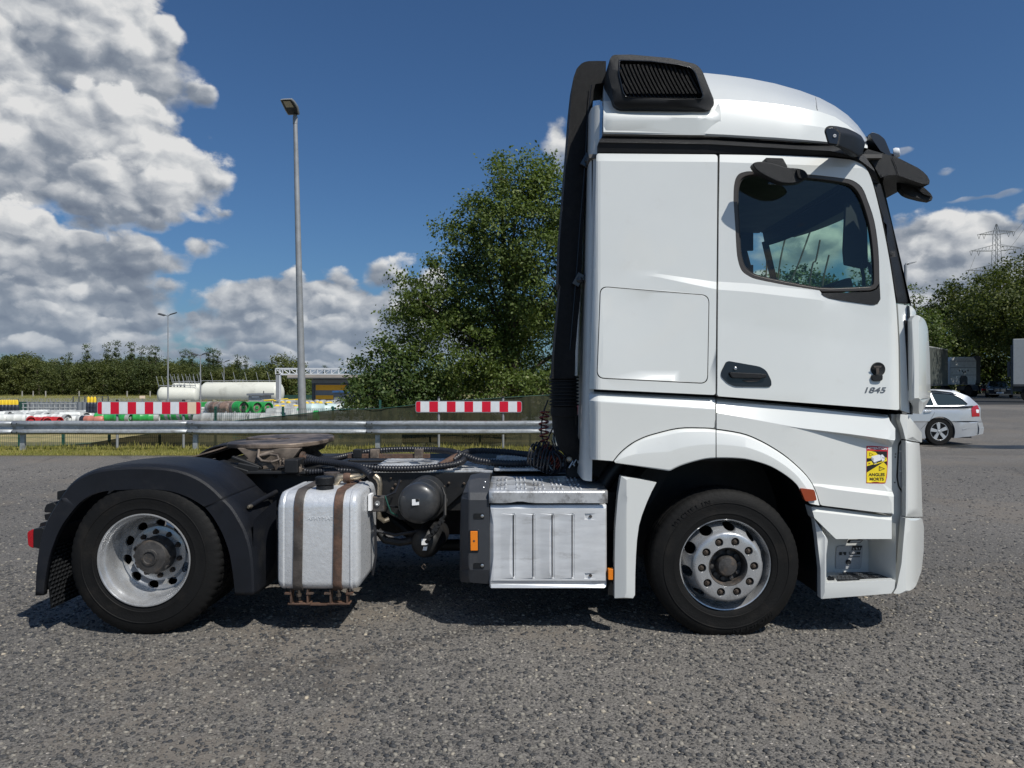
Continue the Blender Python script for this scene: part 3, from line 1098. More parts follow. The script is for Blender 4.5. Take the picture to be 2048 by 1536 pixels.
def hazard(px0, px1, py0, py1, posts, cols, label, y=RY + 0.55):
    r = thing('hazard_board', label, 'hazard board', (PX((px0 + px1) / 2, y), y, 0), 'red and white boards behind the guard rail')
    out = rnd([(px0, py0), (px1, py0), (px1, py1), (px0, py1)], 5)
    plate('board', out, y, y + 0.02, 'galvanised', r, bevel=0)
    n = len(cols)
    e = [px0 + 1.2] + [px0 + 1.2 + (px1 - px0 - 2.4) * (k - 0.5) / (n - 1) for k in range(1, n)] + [px1 - 1.2]
    for k, c in enumerate(cols):
        a, b = e[k], e[k + 1]
        o = [(a, py0 + 1.2), (b, py0 + 1.2), (b, py1 - 1.2), (a, py1 - 1.2)]
        if k == 0: o = rnd([(a, py0 + 1.2, 4), (b, py0 + 1.2, 0), (b, py1 - 1.2, 0), (a, py1 - 1.2, 4)], 0)
        if k == n - 1: o = rnd([(a, py0 + 1.2, 0), (b, py0 + 1.2, 4), (b, py1 - 1.2, 4), (a, py1 - 1.2, 0)], 0)
        plate('stripe', o, y - 0.003, y - 0.0005, c, r, bevel=0)
    for p, top in posts:
        x = PX(p, y)
        m = MB()
        m.lathe((x, y + .055, -0.1), (0, 0, 1), [(.03, 0), (.03, PZ(top, y) + 0.1)], 12, cap1=True)
        m.build('post', 'pole_grey', r, smooth=40)
        MB().lathe((x, y + .055, PZ(top, y)), (0, 0, 1), [(.033, -.02), (.033, .005), (.02, .025)], 12, cap1=True).build('post_cap', 'black_plastic', r, smooth=40)


R_, W_ = 'sign_red', 'sign_white'
hazard(194, 402, 803, 829, ((232, 801), (365, 801)), [R_, W_, R_, W_, R_, W_, R_, W_, R_, W_, R_, 'sign_peach', R_],
       'red and white striped board with one peach stripe, in front of the cream gas tanks')
hazard(831, 1044, 802, 825, ((877, 795), (1006, 795)), [R_, W_, R_, W_, R_, W_, R_, W_, R_, W_, R_, W_, R_],
       'red and white striped board below the big leafy tree')

# wire mesh fence with a dark net
FY = 18.35
fn = thing('mesh_fence', 'green wire mesh fence with a sagging dark net behind the guard rail', 'fence', (-6, FY, 0))
for px in (-180, 37, 125, 217, 318, 430, 565, 665, 760, 860, 960, 1060, 1160, 1260):
    x = PX(px, FY)
    t = 813 if px < 700 else 800
    MB().box(x - .025, x + .025, FY + .01, FY + .06, -.1, PZ(t, FY) if px in (430, 565) or px > 600 else 0.66).build('fence_post', 'fence_green', fn)
wm = MB()
for x in np.arange(-15.0, 3.2, 0.05):
    zt = 0.62 if x < -7.6 else 0.98
    wm.box(x - .002, x + .002, FY - .002, FY + .002, 0, zt)
for z in (.05, .25, .45, .62):
    wm.box(-15, 3.2, FY - .003, FY + .003, z - .003, z + .003)
for z in (.8, .98):
    wm.box(-7.6, 3.2, FY - .003, FY + .003, z - .003, z + .003)
wm.build('wire_mesh', 'fence_green', fn, kind='stuff')
top = spl([(20, 904), (90, 893), (180, 886), (270, 872), (360, 862), (440, 846), (520, 836), (600, 828), (680, 819), (760, 817), (860, 806), (980, 797), (1100, 790), (1260, 786)], 6)
rows = []
for k in range(7):
    rows.append([])
    for (px, py) in top:
        y = FY - 0.03 - 0.02 * math.sin(px * 0.09) - 0.015 * math.sin(px * .031 + k)
        z = PZ(py, y)
        rows[-1].append(Vector((PX(px, y), y, -0.02 + (z + .02) * k / 6)))
MB().grid(rows).build('net', 'shade_net', fn, smooth=180)
MB().tube([Vector((PX(a, FY - .04), FY - .04, PZ(b, FY - .04))) for a, b in top], 0.008, 5).build('net_rope', 'fence_green', fn)

# ------------------------------------------------------------------ lamps
def street_lamp(base, h, lean, label, head=0.62, lit=(-0.35, -0.5), r0=.105):
    x, y, z = base
    r = thing('street_lamp', label, 'street lamp', base)
    m = MB()
    m.tube([(x, y, z - .1), (x + lean * .33, y, z + h * .33), (x + lean * .7, y, z + h * .7), (x + lean, y, z + h)], [r0, r0 * .82, r0 * .65, r0 * .5], 16)
    m.build('pole', 'pole_grey', r, smooth=50)
    tx = x + lean
    MB().lathe((tx, y, z + h), (0, 0, 1), [(r0 * .56, -.12), (r0 * .6, .06), (r0 * .3, .22), (r0 * .3, .3)], 12, cap1=True).build('spigot', 'pole_grey', r, smooth=30)
    return r, Vector((tx, y, z + h))


# big lamp: luminaire leans towards the left and the camera
LY = 21.8
lb = Vector((PX(606, LY), LY, 0))
r, t = street_lamp(tuple(lb), PZ(240, LY), PX(590.5, LY) - lb.x, 'tall grey lamp post with a flat tilted lamp head beside the big tree', r0=.125)
o2 = [(560, 200), (566, 199), (582, 198.5), (588, 204), (595, 215), (598, 230), (576, 230.5), (570, 221)]


def lum(poly, y0, y1, th, name, m, par, inset=None):
    # a shallow slab tilted so that its underside faces the camera
    b = MB()
    V = []
    for a, c in poly:
        f = (c - 198) / 32.0
        y = y0 + (y1 - y0) * f
        V.append(P(a, c, y))
    nrm = Vector((0.15, 0.75, 0.62)).normalized()
    s = sum((V[i].x * V[(i + 1) % len(V)].z - V[(i + 1) % len(V)].x * V[i].z) for i in range(len(V)))
    if s < 0: V = V[::-1]
    b.prism(V, nrm * th)
    return b.build(name, m, par, bevel=0.01)


lum(o2, 20.95, 21.8, 0.09, 'lamp_housing', 'pole_grey', r)
lum([(562, 201.5), (567, 200.8), (581, 200.3), (586, 205), (593, 216), (596, 229), (577, 229), (571, 220)], 20.93, 21.78, 0.012, 'underside', 'black_plastic', r)
lum([(566, 202.5), (580, 202), (587.5, 214.5), (572, 215)], 20.915, 21.76, 0.01, 'lamp_lens', 'lamp_lens', r)


def small_lamp(px, py_top, y, zb, label, arm=(-1, 1), r0=.07):
    x = PX(px, y)
    r, t = street_lamp((x, y, zb), PZ(py_top, y) - zb - .05, 0, label, r0=r0)
    for k, s in enumerate(arm):
        m = MB()
        m.tube([t + Vector((0, 0, .12)), t + Vector((s * .25, -.05, .2 + (.06 if s > 0 else 0)))], .03, 8)
        m.rbox(t + Vector((s * .48, -.1, .24 + (.08 if s > 0 else 0))), (.55, .28, .09), Matrix.Rotation(-s * .28, 3, 'Y') @ Matrix.Rotation(.3, 3, 'X'))
        m.build('lamp_head', 'building_dark', r, bevel=.015)
    return r


small_lamp(336, 634, 60, 0, 'slim grey mast with two floodlights in front of the small cream tank')
small_lamp(401, 713, 66, 0, 'short mast with two pale lamps where the two cream tanks meet')
small_lamp(448, 726, 92, 0, 'farthest lamp mast, rising behind the long cream tank')
# arm lamp at the right of the cab
y = 31.0
r = thing('street_lamp', 'slender lamp post with a single curved arm, right of the cab', 'street lamp', (PX(1811.5, y), y, gh(17, 31)))
MB().tube([P(1812, 850, y), P(1811.5, 700, y), P(1811, 530, y)], [.1, .085, .06], 12).build('pole', 'pole_grey', r, smooth=60)
m = MB()
m.tube([P(1811, 530, y), P(1812, 527.5, y), P(1818, 526, y)], .045, 8)
m.prism([P(a, b, y) for a, b in ((1816, 527.5), (1822, 523.8), (1834, 522.5), (1834, 523.8), (1826, 526.5), (1818, 529))], (0, .28, 0))
m.build('lamp_head', 'pole_grey', r, bevel=.02)

# ------------------------------------------------------------------ gas yard
def gas_tank(px0, px1, py0, py1, y, label, roty=0.0, dome=0.45, collar=False):
    c = P((px0 + px1) / 2, (py0 + py1) / 2, y)
    R = (py1 - py0) / 2 * y / F
    L = (px1 - px0) * y / F
    r = thing('storage_tank', label, 'gas tank', (c.x, c.y, 0), 'cream gas tanks in the yard')
    ax = Vector((math.cos(roty), math.sin(roty), 0))
    D = R * dome
    pr = [(0.0, 0)] + [(R * math.sin(t), D * (1 - math.cos(t))) for t in np.linspace(.15, math.pi / 2, 8)]
    pr += [(R, L * .33), (R, L * .66)] + [(R * math.sin(t), L - D * (1 - math.cos(t))) for t in np.linspace(math.pi / 2, .15, 8)] + [(0.0, L)]
    MB().lathe(c - ax * L / 2, ax, pr, 48).build('tank_shell', 'tank_cream', r, smooth=60)
    s = MB()
    for f in (-.3, .3):
        q = c + ax * L * f
        s.box(q.x - .2, q.x + .2, q.y - R * .8, q.y + R * .8, 0, c.z - R * .6)
    s.build('saddle', 'concrete', r)
    rl = MB()
    zt = c.z + R
    x0, x1 = c.x - L * .47, c.x + L * .47
    for x in np.linspace(x0, x1, 8):
        rl.tube([(x, c.y - .2, zt - .03), (x - .25, c.y - .2, zt + .95)], .022, 5)
    rl.tube([(x0, c.y - .2, zt + .12), (x1, c.y - .2, zt + .12)], .03, 5)
    rl.build('walkway_rail', 'pole_grey', r)
    v = MB()
    for k in range(4):
        v.lathe((c.x - L * .1 + k * .3, c.y - .1, zt - .02), (0, 0, 1), [(.06, 0), (.06, .18), (.12, .2), (.12, .24)], 8, cap1=True)
    v.build('valve', 'pole_grey', r)
    return r


gas_tank(400, 569, 764, 807, 70, 'long cream gas tank, biggest of the three', roty=-0.10, dome=.55)
gas_tank(318, 396, 774, 806, 64, 'small cream gas tank left of the long one, behind the striped board', roty=.15)
gas_tank(345, 402, 766, 792, 76, 'cream gas tank half hidden behind the small one', roty=.2)


def cylinder_thing(mat_body, mat_cap, L, R, label, group, ring=True, upright=False, openend=True):
    """a gas cylinder along +x (or upright) at the origin"""
    r = thing('gas_cylinder', label, 'gas cylinder', (0, 0, 0), group)
    ax = Vector((0, 0, 1)) if upright else Vector((1, 0, 0))
    c = Vector((0, 0, 0)) if upright else Vector((-L / 2, 0, R))
    pr = [(0.0, .02), (R * .6, .02), (R * .93, .06), (R, .12), (R, L * .3), (R * 1.03, L * .3 + .01), (R * 1.03, L * .3 + .05), (R, L * .3 + .06), (R, L * .62), (R * 1.03, L * .62 + .01), (R * 1.03, L * .62 + .05), (R, L * .62 + .06), (R, L - .14), (R * .92, L - .07), (R * .6, L - .03), (0.0, L - .03)]
    MB().lathe(c, ax, pr, 20).build('bottle', mat_body, r, smooth=40)
    if openend:
        MB().lathe(c, ax, [(R * 1.0, L - .12), (R * 1.01, L + .03), (R * .88, L + .035), (R * .86, L - .06), (R * .3, L - .05), (R * .3, L), (R * .12, L), (R * .1, L - .04), (0.001, L - .04)], 20).build('collar', mat_cap, r, smooth=40)
    else:
        MB().lathe(c, ax, [(R * .62, L - .04), (R * .62, L + .12), (R * .45, L + .18), (.001, L + .2)], 14).build('valve_cap', mat_cap, r, smooth=40)
    return r


# three long drums with green ends on a rack
yy = 25.0
for k, (px, col) in enumerate(((487, 'gas_rust'), (514, 'gas_rust'), (536, 'gas_rust'))):
    R = .215 - .01 * k
    r = cylinder_thing(col, 'gas_green', 1.15, R, ['rusty drum with a green end, leftmost of three on the rack', 'middle one of three rusty drums with green ends on the rack', 'rusty drum with a green end, rightmost of three on the rack'][k], 'rusty drums with green ends on the rack')
    e = P(px, 815, yy + k * .25)
    ang = -0.62
    r.location = (e.x - .57 * math.cos(ang), e.y - .57 * math.sin(ang), e.z - R)
    r.rotation_euler = (0, 0, ang)
    MB().lathe((-.05 + .1, 0, R), (1, 0, 0), [(R * 1.012, .12), (R * 1.012, .5)], 20).build('end_sleeve', 'gas_green', r, smooth=40).location = (0, 0, 0)
for k, px in enumerate((441, 462)):
    r = cylinder_thing('gas_rust', 'gas_grey', 1.1, .2, ['rusty grey drum at the left end of the rack', 'rusty grey drum next to the green ended ones on the rack'][k], 'plain rusty drums on the rack')
    e = P(px, 815, yy + .5 + .4 * k)
    r.location = (e.x, e.y, e.z - .2)
    r.rotation_euler = (0, 0, -.5 + math.pi)
rk = MB()
for px in (432, 452, 470, 500, 545):
    x = PX(px, yy - .1)
    rk.box(x - .02, x + .02, yy - .12, yy - .08, 0, PZ(822, yy))
for py in (829, 838):
    rk.box(PX(430, yy), PX(548, yy), yy - .14, yy + .6, PZ(py, yy) - .03, PZ(py, yy))
t = thing('drum_rack', 'low grey steel rack carrying the rusty drums', 'rack', (PX(490, yy), yy, 0))
rk.build('frame', 'pole_grey', t)

gid = 0


def put(protos, key, px, py, y, ang, sc=1.0, label=None):
    e = P(px, py, y)
    r0, used = protos[key]
    if not used[0]:
        r = r0
        used[0] = True
        r.rotation_euler = (0, 0, ang)
        r.location = (e.x, e.y, e.z)
        r.scale = (sc, sc, sc)
    else:
        r = copy_thing(r0, (e.x, e.y, e.z), ang, scale=(sc, sc, sc))
    if label: r['label'] = label
    return r


G1 = 'cylinders lying in the yard behind the guard rail'
ORD = ['first', 'second', 'third', 'fourth', 'fifth', 'sixth', 'seventh', 'eighth', 'ninth', 'tenth', 'eleventh', 'twelfth', '13th', '14th', '15th', '16th', '17th', '18th', '19th', '20th', '21st', '22nd', '23rd', '24th', '25th', '26th', '27th', '28th', '29th', '30th', '31st', '32nd', '33rd', '34th', '35th', '36th', '37th', '38th', '39th', '40th', '41st', '42nd', '43rd', '44th', '45th']
protos = {
    'grey': [cylinder_thing('gas_grey', 'gas_grey', 1.1, .19, 'grey gas cylinder lying among others of its kind in the yard', G1), [0]],
    'white': [cylinder_thing('gas_white', 'gas_grey', 1.0, .19, 'off-white gas cylinder lying among others of its kind in the yard', 'off-white cylinders lying in the yard'), [0]],
    'red': [cylinder_thing('gas_red', 'gas_red', .8, .14, 'off-white cylinder with an open red end, lying at the left of the yard', 'cylinders with red ends'), [0]],
    'salmon': [cylinder_thing('gas_salmon', 'gas_dark', .8, .13, 'salmon coloured gas cylinder lying just left of the striped board', 'salmon cylinder'), [0]],
    'green': [cylinder_thing('gas_green', 'gas_grey', .8, .16, 'green gas cylinder lying below the striped board', 'green cylinders below the striped board'), [0]],
    'greyg': [cylinder_thing('gas_grey', 'gas_green', 1.2, .2, 'grey gas cylinder with a green end, lying beside the tall lamp post', 'grey cylinders with green ends'), [0]],
    'greyy': [cylinder_thing('gas_grey', 'cap_yellow', .9, .17, 'grey gas cylinder with a yellow cap, lying near the yellow door', 'grey cylinders with yellow caps lying in the yard', openend=False), [0]],
    'teal': [cylinder_thing('gas_teal', 'gas_white', 1.5, .24, 'pale teal cylinder lying behind the mesh fence, left of the leafy bush', 'pale teal cylinders'), [0]],
    'dark': [cylinder_thing('gas_dark', 'cap_yellow', .62, .09, 'dark standing cylinder with a yellow cap beside the striped board', 'dark cylinders with yellow caps', upright=True, openend=False), [0]],
    'yel': [cylinder_thing('gas_dark', 'cap_yellow', .5, .09, 'standing cylinder with a yellow cap at the far left of the yard', 'standing cylinders with yellow caps', upright=True, openend=False), [0]],
    'blue': [cylinder_thing('gas_blue', 'gas_grey', .8, .15, 'blue gas cylinder lying below the striped board', 'blue cylinders below the striped board'), [0]],
    'drum': [cylinder_thing('gas_white', 'gas_green', .55, .42, 'squat white tank with a green lid, standing right of the first striped board', 'squat tanks', upright=True), [0]],
}
ra = random.Random(3)
for k in range(21):   # front row far left, mostly pale
    put(protos, 'grey' if k % 2 else 'white', -20 + k * 9.6 + ra.uniform(-3, 3), 847, 24.5 + ra.uniform(0, 1), ra.choice((.2, .5, -.3, .9, 1.3)), ra.uniform(.68, .85), label='%s gas cylinder, %s from the left in the row nearest the guard rail' % ('grey' if k % 2 else 'off-white', ORD[k]))
for k in range(20):
    put(protos, 'white' if k % 3 else 'grey', -14 + k * 9.6 + ra.uniform(-3, 3), 840, 27 + ra.uniform(0, 1), ra.choice((.1, .6, -.4, 1.2)), ra.uniform(.68, .85), label='%s gas cylinder, %s from the left in the second row behind the guard rail' % ('off-white' if k % 3 else 'grey', ORD[k]))
for k in range(16):
    put(protos, 'grey' if k % 3 else 'white', 20 + k * 9.6 + ra.uniform(-3, 3), 835, 30 + ra.uniform(0, 1), ra.choice((.1, .6, -.4, 1.2)), ra.uniform(.7, .85), label='%s gas cylinder, %s from the left in the third row, before the bar cage' % ('grey' if k % 3 else 'off-white', ORD[k]))
for k, (px, py, a) in enumerate(((62, 844, -1.1), (78, 846, -.9), (92, 846, -1.2), (101, 845, -.8))):
    put(protos, 'red', px, py + 5, 24.2, a + random.uniform(-.5, .5), label='red gas cylinder, %s from the left of the four red ones' % ORD[k])
put(protos, 'salmon', 187, 847, 24.0, math.pi - .15)
for k in range(11):
    put(protos, 'yel', -2 + k * 3.6, 830, 33 + (k % 2) * .3, 0, label='standing cylinder with a yellow cap, %s from the left edge of the yard' % ORD[k])
for k in range(6):
    put(protos, 'dark', 177 + (k % 3) * 6.4, 834 + (k // 3), 29 + (k // 3) * .35, 0, 1.0, label='dark yellow-capped cylinder beside the striped board, %s of three in the %s row' % (('left', 'middle', 'right')[k % 3], ('back' if k // 3 else 'front')))
for k in range(9):
    put(protos, 'green', 214 + k * 9.5, 845 + ra.uniform(-1, 1), 24 + ra.uniform(0, .6), ra.choice((.3, .1, -.3)), label='green gas cylinder below the striped board, %s from its left end' % ORD[k])
for k in range(4):
    put(protos, 'blue', 212 + k * 25, 836, 29 + ra.uniform(0, .5), .1, label='blue gas cylinder below the striped board, %s from the left' % ORD[k])
for k in range(5):
    r = cylinder_thing('gas_grey', 'gas_green', .9, .22, 'grey and green gas cylinder lying in the row under the striped board', 'grey and green row under the striped board') if k == 0 else copy_thing(r5, (0, 0, 0))
    if k == 0:
        r5 = r
        MB().lathe((-.45, 0, .22), (1, 0, 0), [(.224, .2), (.224, .7)], 20).build('green_band', 'gas_green', r, smooth=40)
    r['label'] = 'grey and green cylinder under the striped board, %s from the left' % ORD[k]
    e = P(305 + k * 24, 840, 27.5)
    r.location = (e.x, e.y, e.z)
    r.rotation_euler = (0, 0, .05)
put(protos, 'drum', 410, 836, 27.0, 0, 1.0)
for px, py, y, a, lb_ in ((575, 834, 27, .1, 'grey cylinder with a green end, upper left one beside the tall lamp post'), (602, 836, 27.3, .12, 'grey cylinder with a green end, half behind the foot of the tall lamp post'), (566, 839, 25, .2, 'grey cylinder with a green end, lower left one beside the tall lamp post'), (598, 845, 24.0, .1, 'grey cylinder with a green end, lowest one before the tall lamp post')):
    put(protos, 'greyg', px, py, y, a, label=lb_)
for px, py, y in ((640, 829, 27), (672, 829, 27.2)):
    put(protos, 'teal', px, py + 4, y, .04, label='pale teal cylinder behind the mesh fence, %s one of the two' % ('left' if px < 650 else 'right'))
for k in range(12):
    put(protos, 'greyy', 552 + k * 11.5 + ra.uniform(-2, 2), 821 + ra.uniform(-1, 1), 33 + ra.uniform(0, 2), -1.3 + ra.uniform(-.5, .5), label='grey cylinder with a yellow cap, %s from the left in the nearer yellow-capped row' % ORD[k])
for k in range(10):
    put(protos, 'greyy', 560 + k * 12 + ra.uniform(-2, 2), 813 + ra.uniform(-1, 1), 38 + ra.uniform(0, 2), -1.3 + ra.uniform(-.5, .5), label='grey cylinder with a yellow cap, %s from the left in the farther yellow-capped row' % ORD[k])
for k in range(9):
    put(protos, 'grey', 420 + k * 14, 850, 22.5 + ra.uniform(0, .6), ra.choice((.3, -.2)), label='grey gas cylinder just over the guard rail, %s from the striped board' % ORD[k])

# yellow hand rails
t = thing('yellow_railing', 'low yellow hand rail among the cylinders beside the long cream tank', 'railing', (PX(565, 42), 42, 0))
m = MB()
for a, b, py in ((528, 548, 800), (548, 562, 801), (562, 576, 798), (576, 590, 799.5), (590, 603, 798.5)):
    m.tube([P(a, py + 1, 42), P(b, py, 42)], .05, 6)
m.build('hand_rail', 'cap_yellow', t)
m = MB()
for a in (530, 545, 561, 575, 589, 602):
    m.tube([P(a, 800, 42), P(a, 812, 42)], .03, 6)
m.build('upright', 'white_steel', t)

# cages, sheet walls
y = 36.0
t = thing('cylinder_cage', 'long grey bar cage behind the pale cylinders', 'cage', (PX(95, y), y, 0))
for k, px in enumerate(np.linspace(46, 150, 11)):
    MB().box(PX(px, y) - .02, PX(px, y) + .02, y, y + .04, 0, PZ(807, y)).build('bar', 'gas_grey', t)
m = MB()
for py in (807, 815, 826):
    m.box(PX(44, y), PX(152, y), y - .01, y + .05, PZ(py, y) - .02, PZ(py, y) + .02)
m.build('cage_rail', 'gas_grey', t)
t = thing('panel_wall', 'grey corrugated panel wall behind the bar cage', 'wall', (PX(150, 39), 39, 0))
y = 39.0
xs = np.linspace(PX(50, y), PX(192, y), 60)
rows = [[Vector((x, y + (.05 if (i // 2) % 2 else 0), z)) for i, x in enumerate(xs)] for z in (0, PZ(804, y))]
MB().grid(rows).build('corrugated_sheet', 'building_grey', t)
y = 38.0
t = thing('screen_wall', 'dark green sheet screen at the far left of the yard', 'wall', (PX(20, y), y, 0))
MB().box(PX(-160, y), PX(52, y), y, y + .06, 0, PZ(803.5, y)).build('sheet', 'sheet_green', t)
for px in (-120, -80, -40, 0, 36):
    MB().box(PX(px, y) - .04, PX(px, y) + .04, y - .06, y - .001, 0, PZ(798, y)).build('post', 'building_dark', t)
y = 62.0
t = thing('field_railing', 'dark railing standing on the field edge above the grey wall', 'railing', (PX(180, y), y, 0))
for px in np.linspace(146, 216, 7):
    MB().box(PX(px, y) - .04, PX(px, y) + .04, y, y + .06, 0, PZ(793, y)).build('post', 'building_dark', t)
m = MB()
m.box(PX(146, y), PX(216, y), y + .061, y + .1, PZ(793.5, y), PZ(792.6, y))
m.build('top_rail', 'building_dark', t)
y = 90.0
t = thing('field_fence', 'thin white posts of a field fence in front of the woods', 'fence', (PX(150, y), y, 0))
for px in (44, 66, 91, 158, 254, 300):
    MB().box(PX(px, y) - .05, PX(px, y) + .05, y, y + .08, 0, PZ(782, y)).build('post', 'concrete', t)
t = thing('info_sign', 'small cream sign on a short post above the striped board', 'sign', (PX(284, 50), 50, 0))
MB().box(PX(279, 50), PX(290, 50), 50, 50.03, PZ(797, 50), PZ(791.5, 50)).build('panel', 'sign_peach', t)
MB().box(PX(284, 50) - .03, PX(284, 50) + .03, 50.031, 50.08, 0, PZ(794, 50)).build('post', 'pole_grey', t)
# dark hedge-like bank under the tanks
y = 66.0

# little office kiosk in front of the long tank
t = thing('kiosk', 'small flat-roofed grey kiosk in front of the long cream tank', 'kiosk', (PX(511, 52), 52, 0))
MB().box(PX(497, 52), PX(524, 52), 52, 54, 0, PZ(791, 52)).build('wall', 'gas_grey', t)
MB().box(PX(495, 52), PX(528, 52), 51.8, 54.2, PZ(791, 52) + .002, PZ(787, 52)).build('roof', 'building_grey', t)
MB().box(PX(504, 52), PX(518, 52), 51.96, 51.998, PZ(795, 52), PZ(792, 52)).build('window', 'sign_white', t)
m = MB(); m.box(PX(521.5, 52), PX(522.5, 52), 52.5, 52.6, PZ(787, 52), PZ(782, 52)); m.build('vent_pipe', 'building_dark', t)

# ------------------------------------------------------------------ gantry, canopy and hall
y = 64.0
t = thing('pipe_gantry', 'white steel lattice gantry above the canopy roof', 'gantry', (PX(555, y), y, 0))
m = MB()
for zz in (737.3, 748.6):
    m.box(PX(551, y), PX(691, y), y, y + .12, PZ(zz, y) - .06, PZ(zz, y) + .06)
m.build('chord', 'white_steel', t)
m = MB(); m.box(PX(551, y), PX(691, y), y + 1.4, y + 1.5, PZ(737.6, y) - .06, PZ(737.6, y) + .06); m.box(PX(551, y), PX(691, y), y + 1.4, y + 1.5, PZ(748.6, y) - .06, PZ(748.6, y) + .06)
m.build('chord', 'white_steel', t)
st = np.linspace(551, 691, 11)
for k, px in enumerate(st):
    MB().box(PX(px, y) - .04, PX(px, y) + .04, y + .01, y + .1, PZ(748, y), PZ(738, y)).build('strut', 'white_steel', t)
    if k < 10:
        a, b = (px, st[k + 1]) if k < 4 else (st[k + 1], px)
        MB().tube([P(a, 738, y + .06), P(b, 748, y + .06)], .035, 5).build('diagonal', 'white_steel', t)
m = MB(); m.box(PX(551.5, y), PX(558, y), y, y + .5, 0, PZ(748, y)); m.build('column', 'pole_grey', t)
m = MB(); m.box(PX(558.3, y), PX(560.5, y), y, y + .3, 0, PZ(738, y)); m.build('column', 'white_steel', t)

y = 58.0
t = thing('warehouse_hall', 'grey hall with yellow banded roller door under a flat canopy', 'building', (PX(670, y), y, 0))
MB().box(PX(583, y), PX(800, y), y - 1.1, y - .02, PZ(756, y), PZ(749.6, y)).build('canopy_roof', 'canopy_beige', t)
MB().box(PX(583, y), PX(800, y), y - 1.16, y - 1.101, PZ(757.5, y), PZ(755.5, y)).build('gutter', 'building_dark', t)
MB().box(PX(625, y), PX(800, y), y, y + 8, 0, PZ(757, y)).build('wall', 'building_grey', t)
d = MB().box(PX(630, y), PX(696, y), y - .06, y - .002, 0, PZ(768, y)).build('roller_door', 'building_grey', t)
MB().box(PX(632, y), PX(695, y), y - .09, y - .061, PZ(780.5, y), PZ(769.8, y)).build('yellow_band', 'door_yellow', d)
MB().box(PX(632, y), PX(667, y), y - .09, y - .061, PZ(798.5, y), PZ(790.5, y)).build('yellow_band', 'door_yellow', d)
for px in (627.5, 697):
    MB().box(PX(px, y) - .1, PX(px, y) + .1, y - .2, y - .091, 0, PZ(758, y)).build('door_jamb', 'building_dark', t)
MB().box(PX(625, y), PX(720, y), y - .3, y - .201, PZ(766.5, y), PZ(759, y)).build('lintel', 'building_grey', t)
t = thing('switch_cabin', 'dark grey cabin with a blue roof edge in front of the yellow door', 'cabin', (PX(690, 50), 50, 0))
MB().box(PX(668, 50), PX(722, 50), 50, 52, 0, PZ(785, 50)).build('wall', 'building_grey', t)
MB().box(PX(666, 50), PX(724, 50), 49.8, 52.2, PZ(785, 50) + .002, PZ(781.5, 50)).build('roof', 'gas_blue', t)
y = 75
t = thing('panel_wall', 'dark boundary wall in front of the woods beside the hall', 'wall', (PX(600, y), y, 0))
MB().box(PX(560, y), PX(628, y), y, y + .2, 0, PZ(790, y)).build('wall_sheet', 'sheet_green', t)

# ------------------------------------------------------------------ pylon
y = 300.0
cx = PX(1993, y)
t = thing('pylon', 'steel lattice pylon with three cross arms above the right hand trees', 'pylon', (cx, y, 0))
zt = PZ(448, y)


def ppx(px, py, dy=0.0):
    return P(px, py, y) + Vector((0, dy, 0))


prof = [(448, 0.6), (465, 4.2), (535, 6.5), (640, 12), (760, 20)]
m = MB()
ph = lambda py: yat([(a, b) for a, b in prof], py)
lv = [448, 456, 465, 475, 485, 495, 506, 517, 528, 540, 555, 572, 592, 616, 645, 680, 720, 765]
for sx in (-1, 1):
    for dy in (-1, 1):
        for a, b in zip(lv[:-1], lv[1:]):
            m.tube([ppx(1993 + sx * ph(a), a, dy * ph(a) * y / F), ppx(1993 + sx * ph(b), b, dy * ph(b) * y / F)], .11, 4, caps=False)
for k, (a, b) in enumerate(zip(lv[:-1], lv[1:])):
    for dy in (-1, 1):
        for s in (1, -1):
            m.tube([ppx(1993 + s * ph(a), a, dy * ph(a) * y / F), ppx(1993 - s * ph(b), b, dy * ph(b) * y / F)], .055, 4, caps=False)
m.build('mast', 'pylon_steel', t)
for (xl, xr, py, hgt) in ((1957, 2028, 469, 8), (1941, 2045, 502, 12), (1933, 2053, 541, 12)):
    for s, xe in ((-1, xl), (1, xr)):
        m = MB()
        x0 = 1993 + s * ph(py)
        dz = ph(py) * y / F
        for dy in (-1, 1):
            m.tube([ppx(x0, py, dy * dz), ppx(xe, py + (0 if s < 0 else -6), 0)], .085, 4, caps=False)
            m.tube([ppx(x0, py - hgt, dy * dz), ppx(xe, py + (0 if s < 0 else -6), 0)], .085, 4, caps=False)
        for f in (.15, .3, .45, .6, .75, .9):
            xa = x0 + (xe - x0) * f
            e = (0 if s < 0 else -6)
            m.tube([ppx(xa, py + e * f, 0), ppx(xa + s * 3, py - hgt * (1 - f) + e * f, 0)], .045, 4, caps=False)
            m.tube([ppx(xa, py - hgt * (1 - f) + e * f, 0), ppx(xa + s * 5, py + e * f, 0)], .045, 4, caps=False)
        m.build('cross_arm', 'pylon_steel', t)
        i = MB()
        for f in (.65, .97):
            xa = x0 + (xe - x0) * f
            e = (0 if s < 0 else -6)
            i.tube([ppx(xa - 5 * s * .6, py + e * f, 0), ppx(xa, py + 9 + e * f, 0)], .09, 4)
            i.tube([ppx(xa + 5 * s * .6, py + e * f, 0), ppx(xa, py + 9 + e * f, 0)], .09, 4)
        i.build('insulator', 'pylon_steel', t)
for k, (a, b, c, d, e) in enumerate(((2028, 466, 2110, 330, 200), (2040, 506, 2130, 380, 190), (2010, 508, 2120, 330, 190), (1951, 511, 1925, 560, 500))):
    pts = []
    for f in np.linspace(0, 1, 12):
        q = P(a, b, y).lerp(P(c, d, e), f)
        q.z -= 2.0 * math.sin(math.pi * f)
        pts.append(q)
    MB().tube(pts, .05, 4).build('power_line', 'pylon_steel', t)

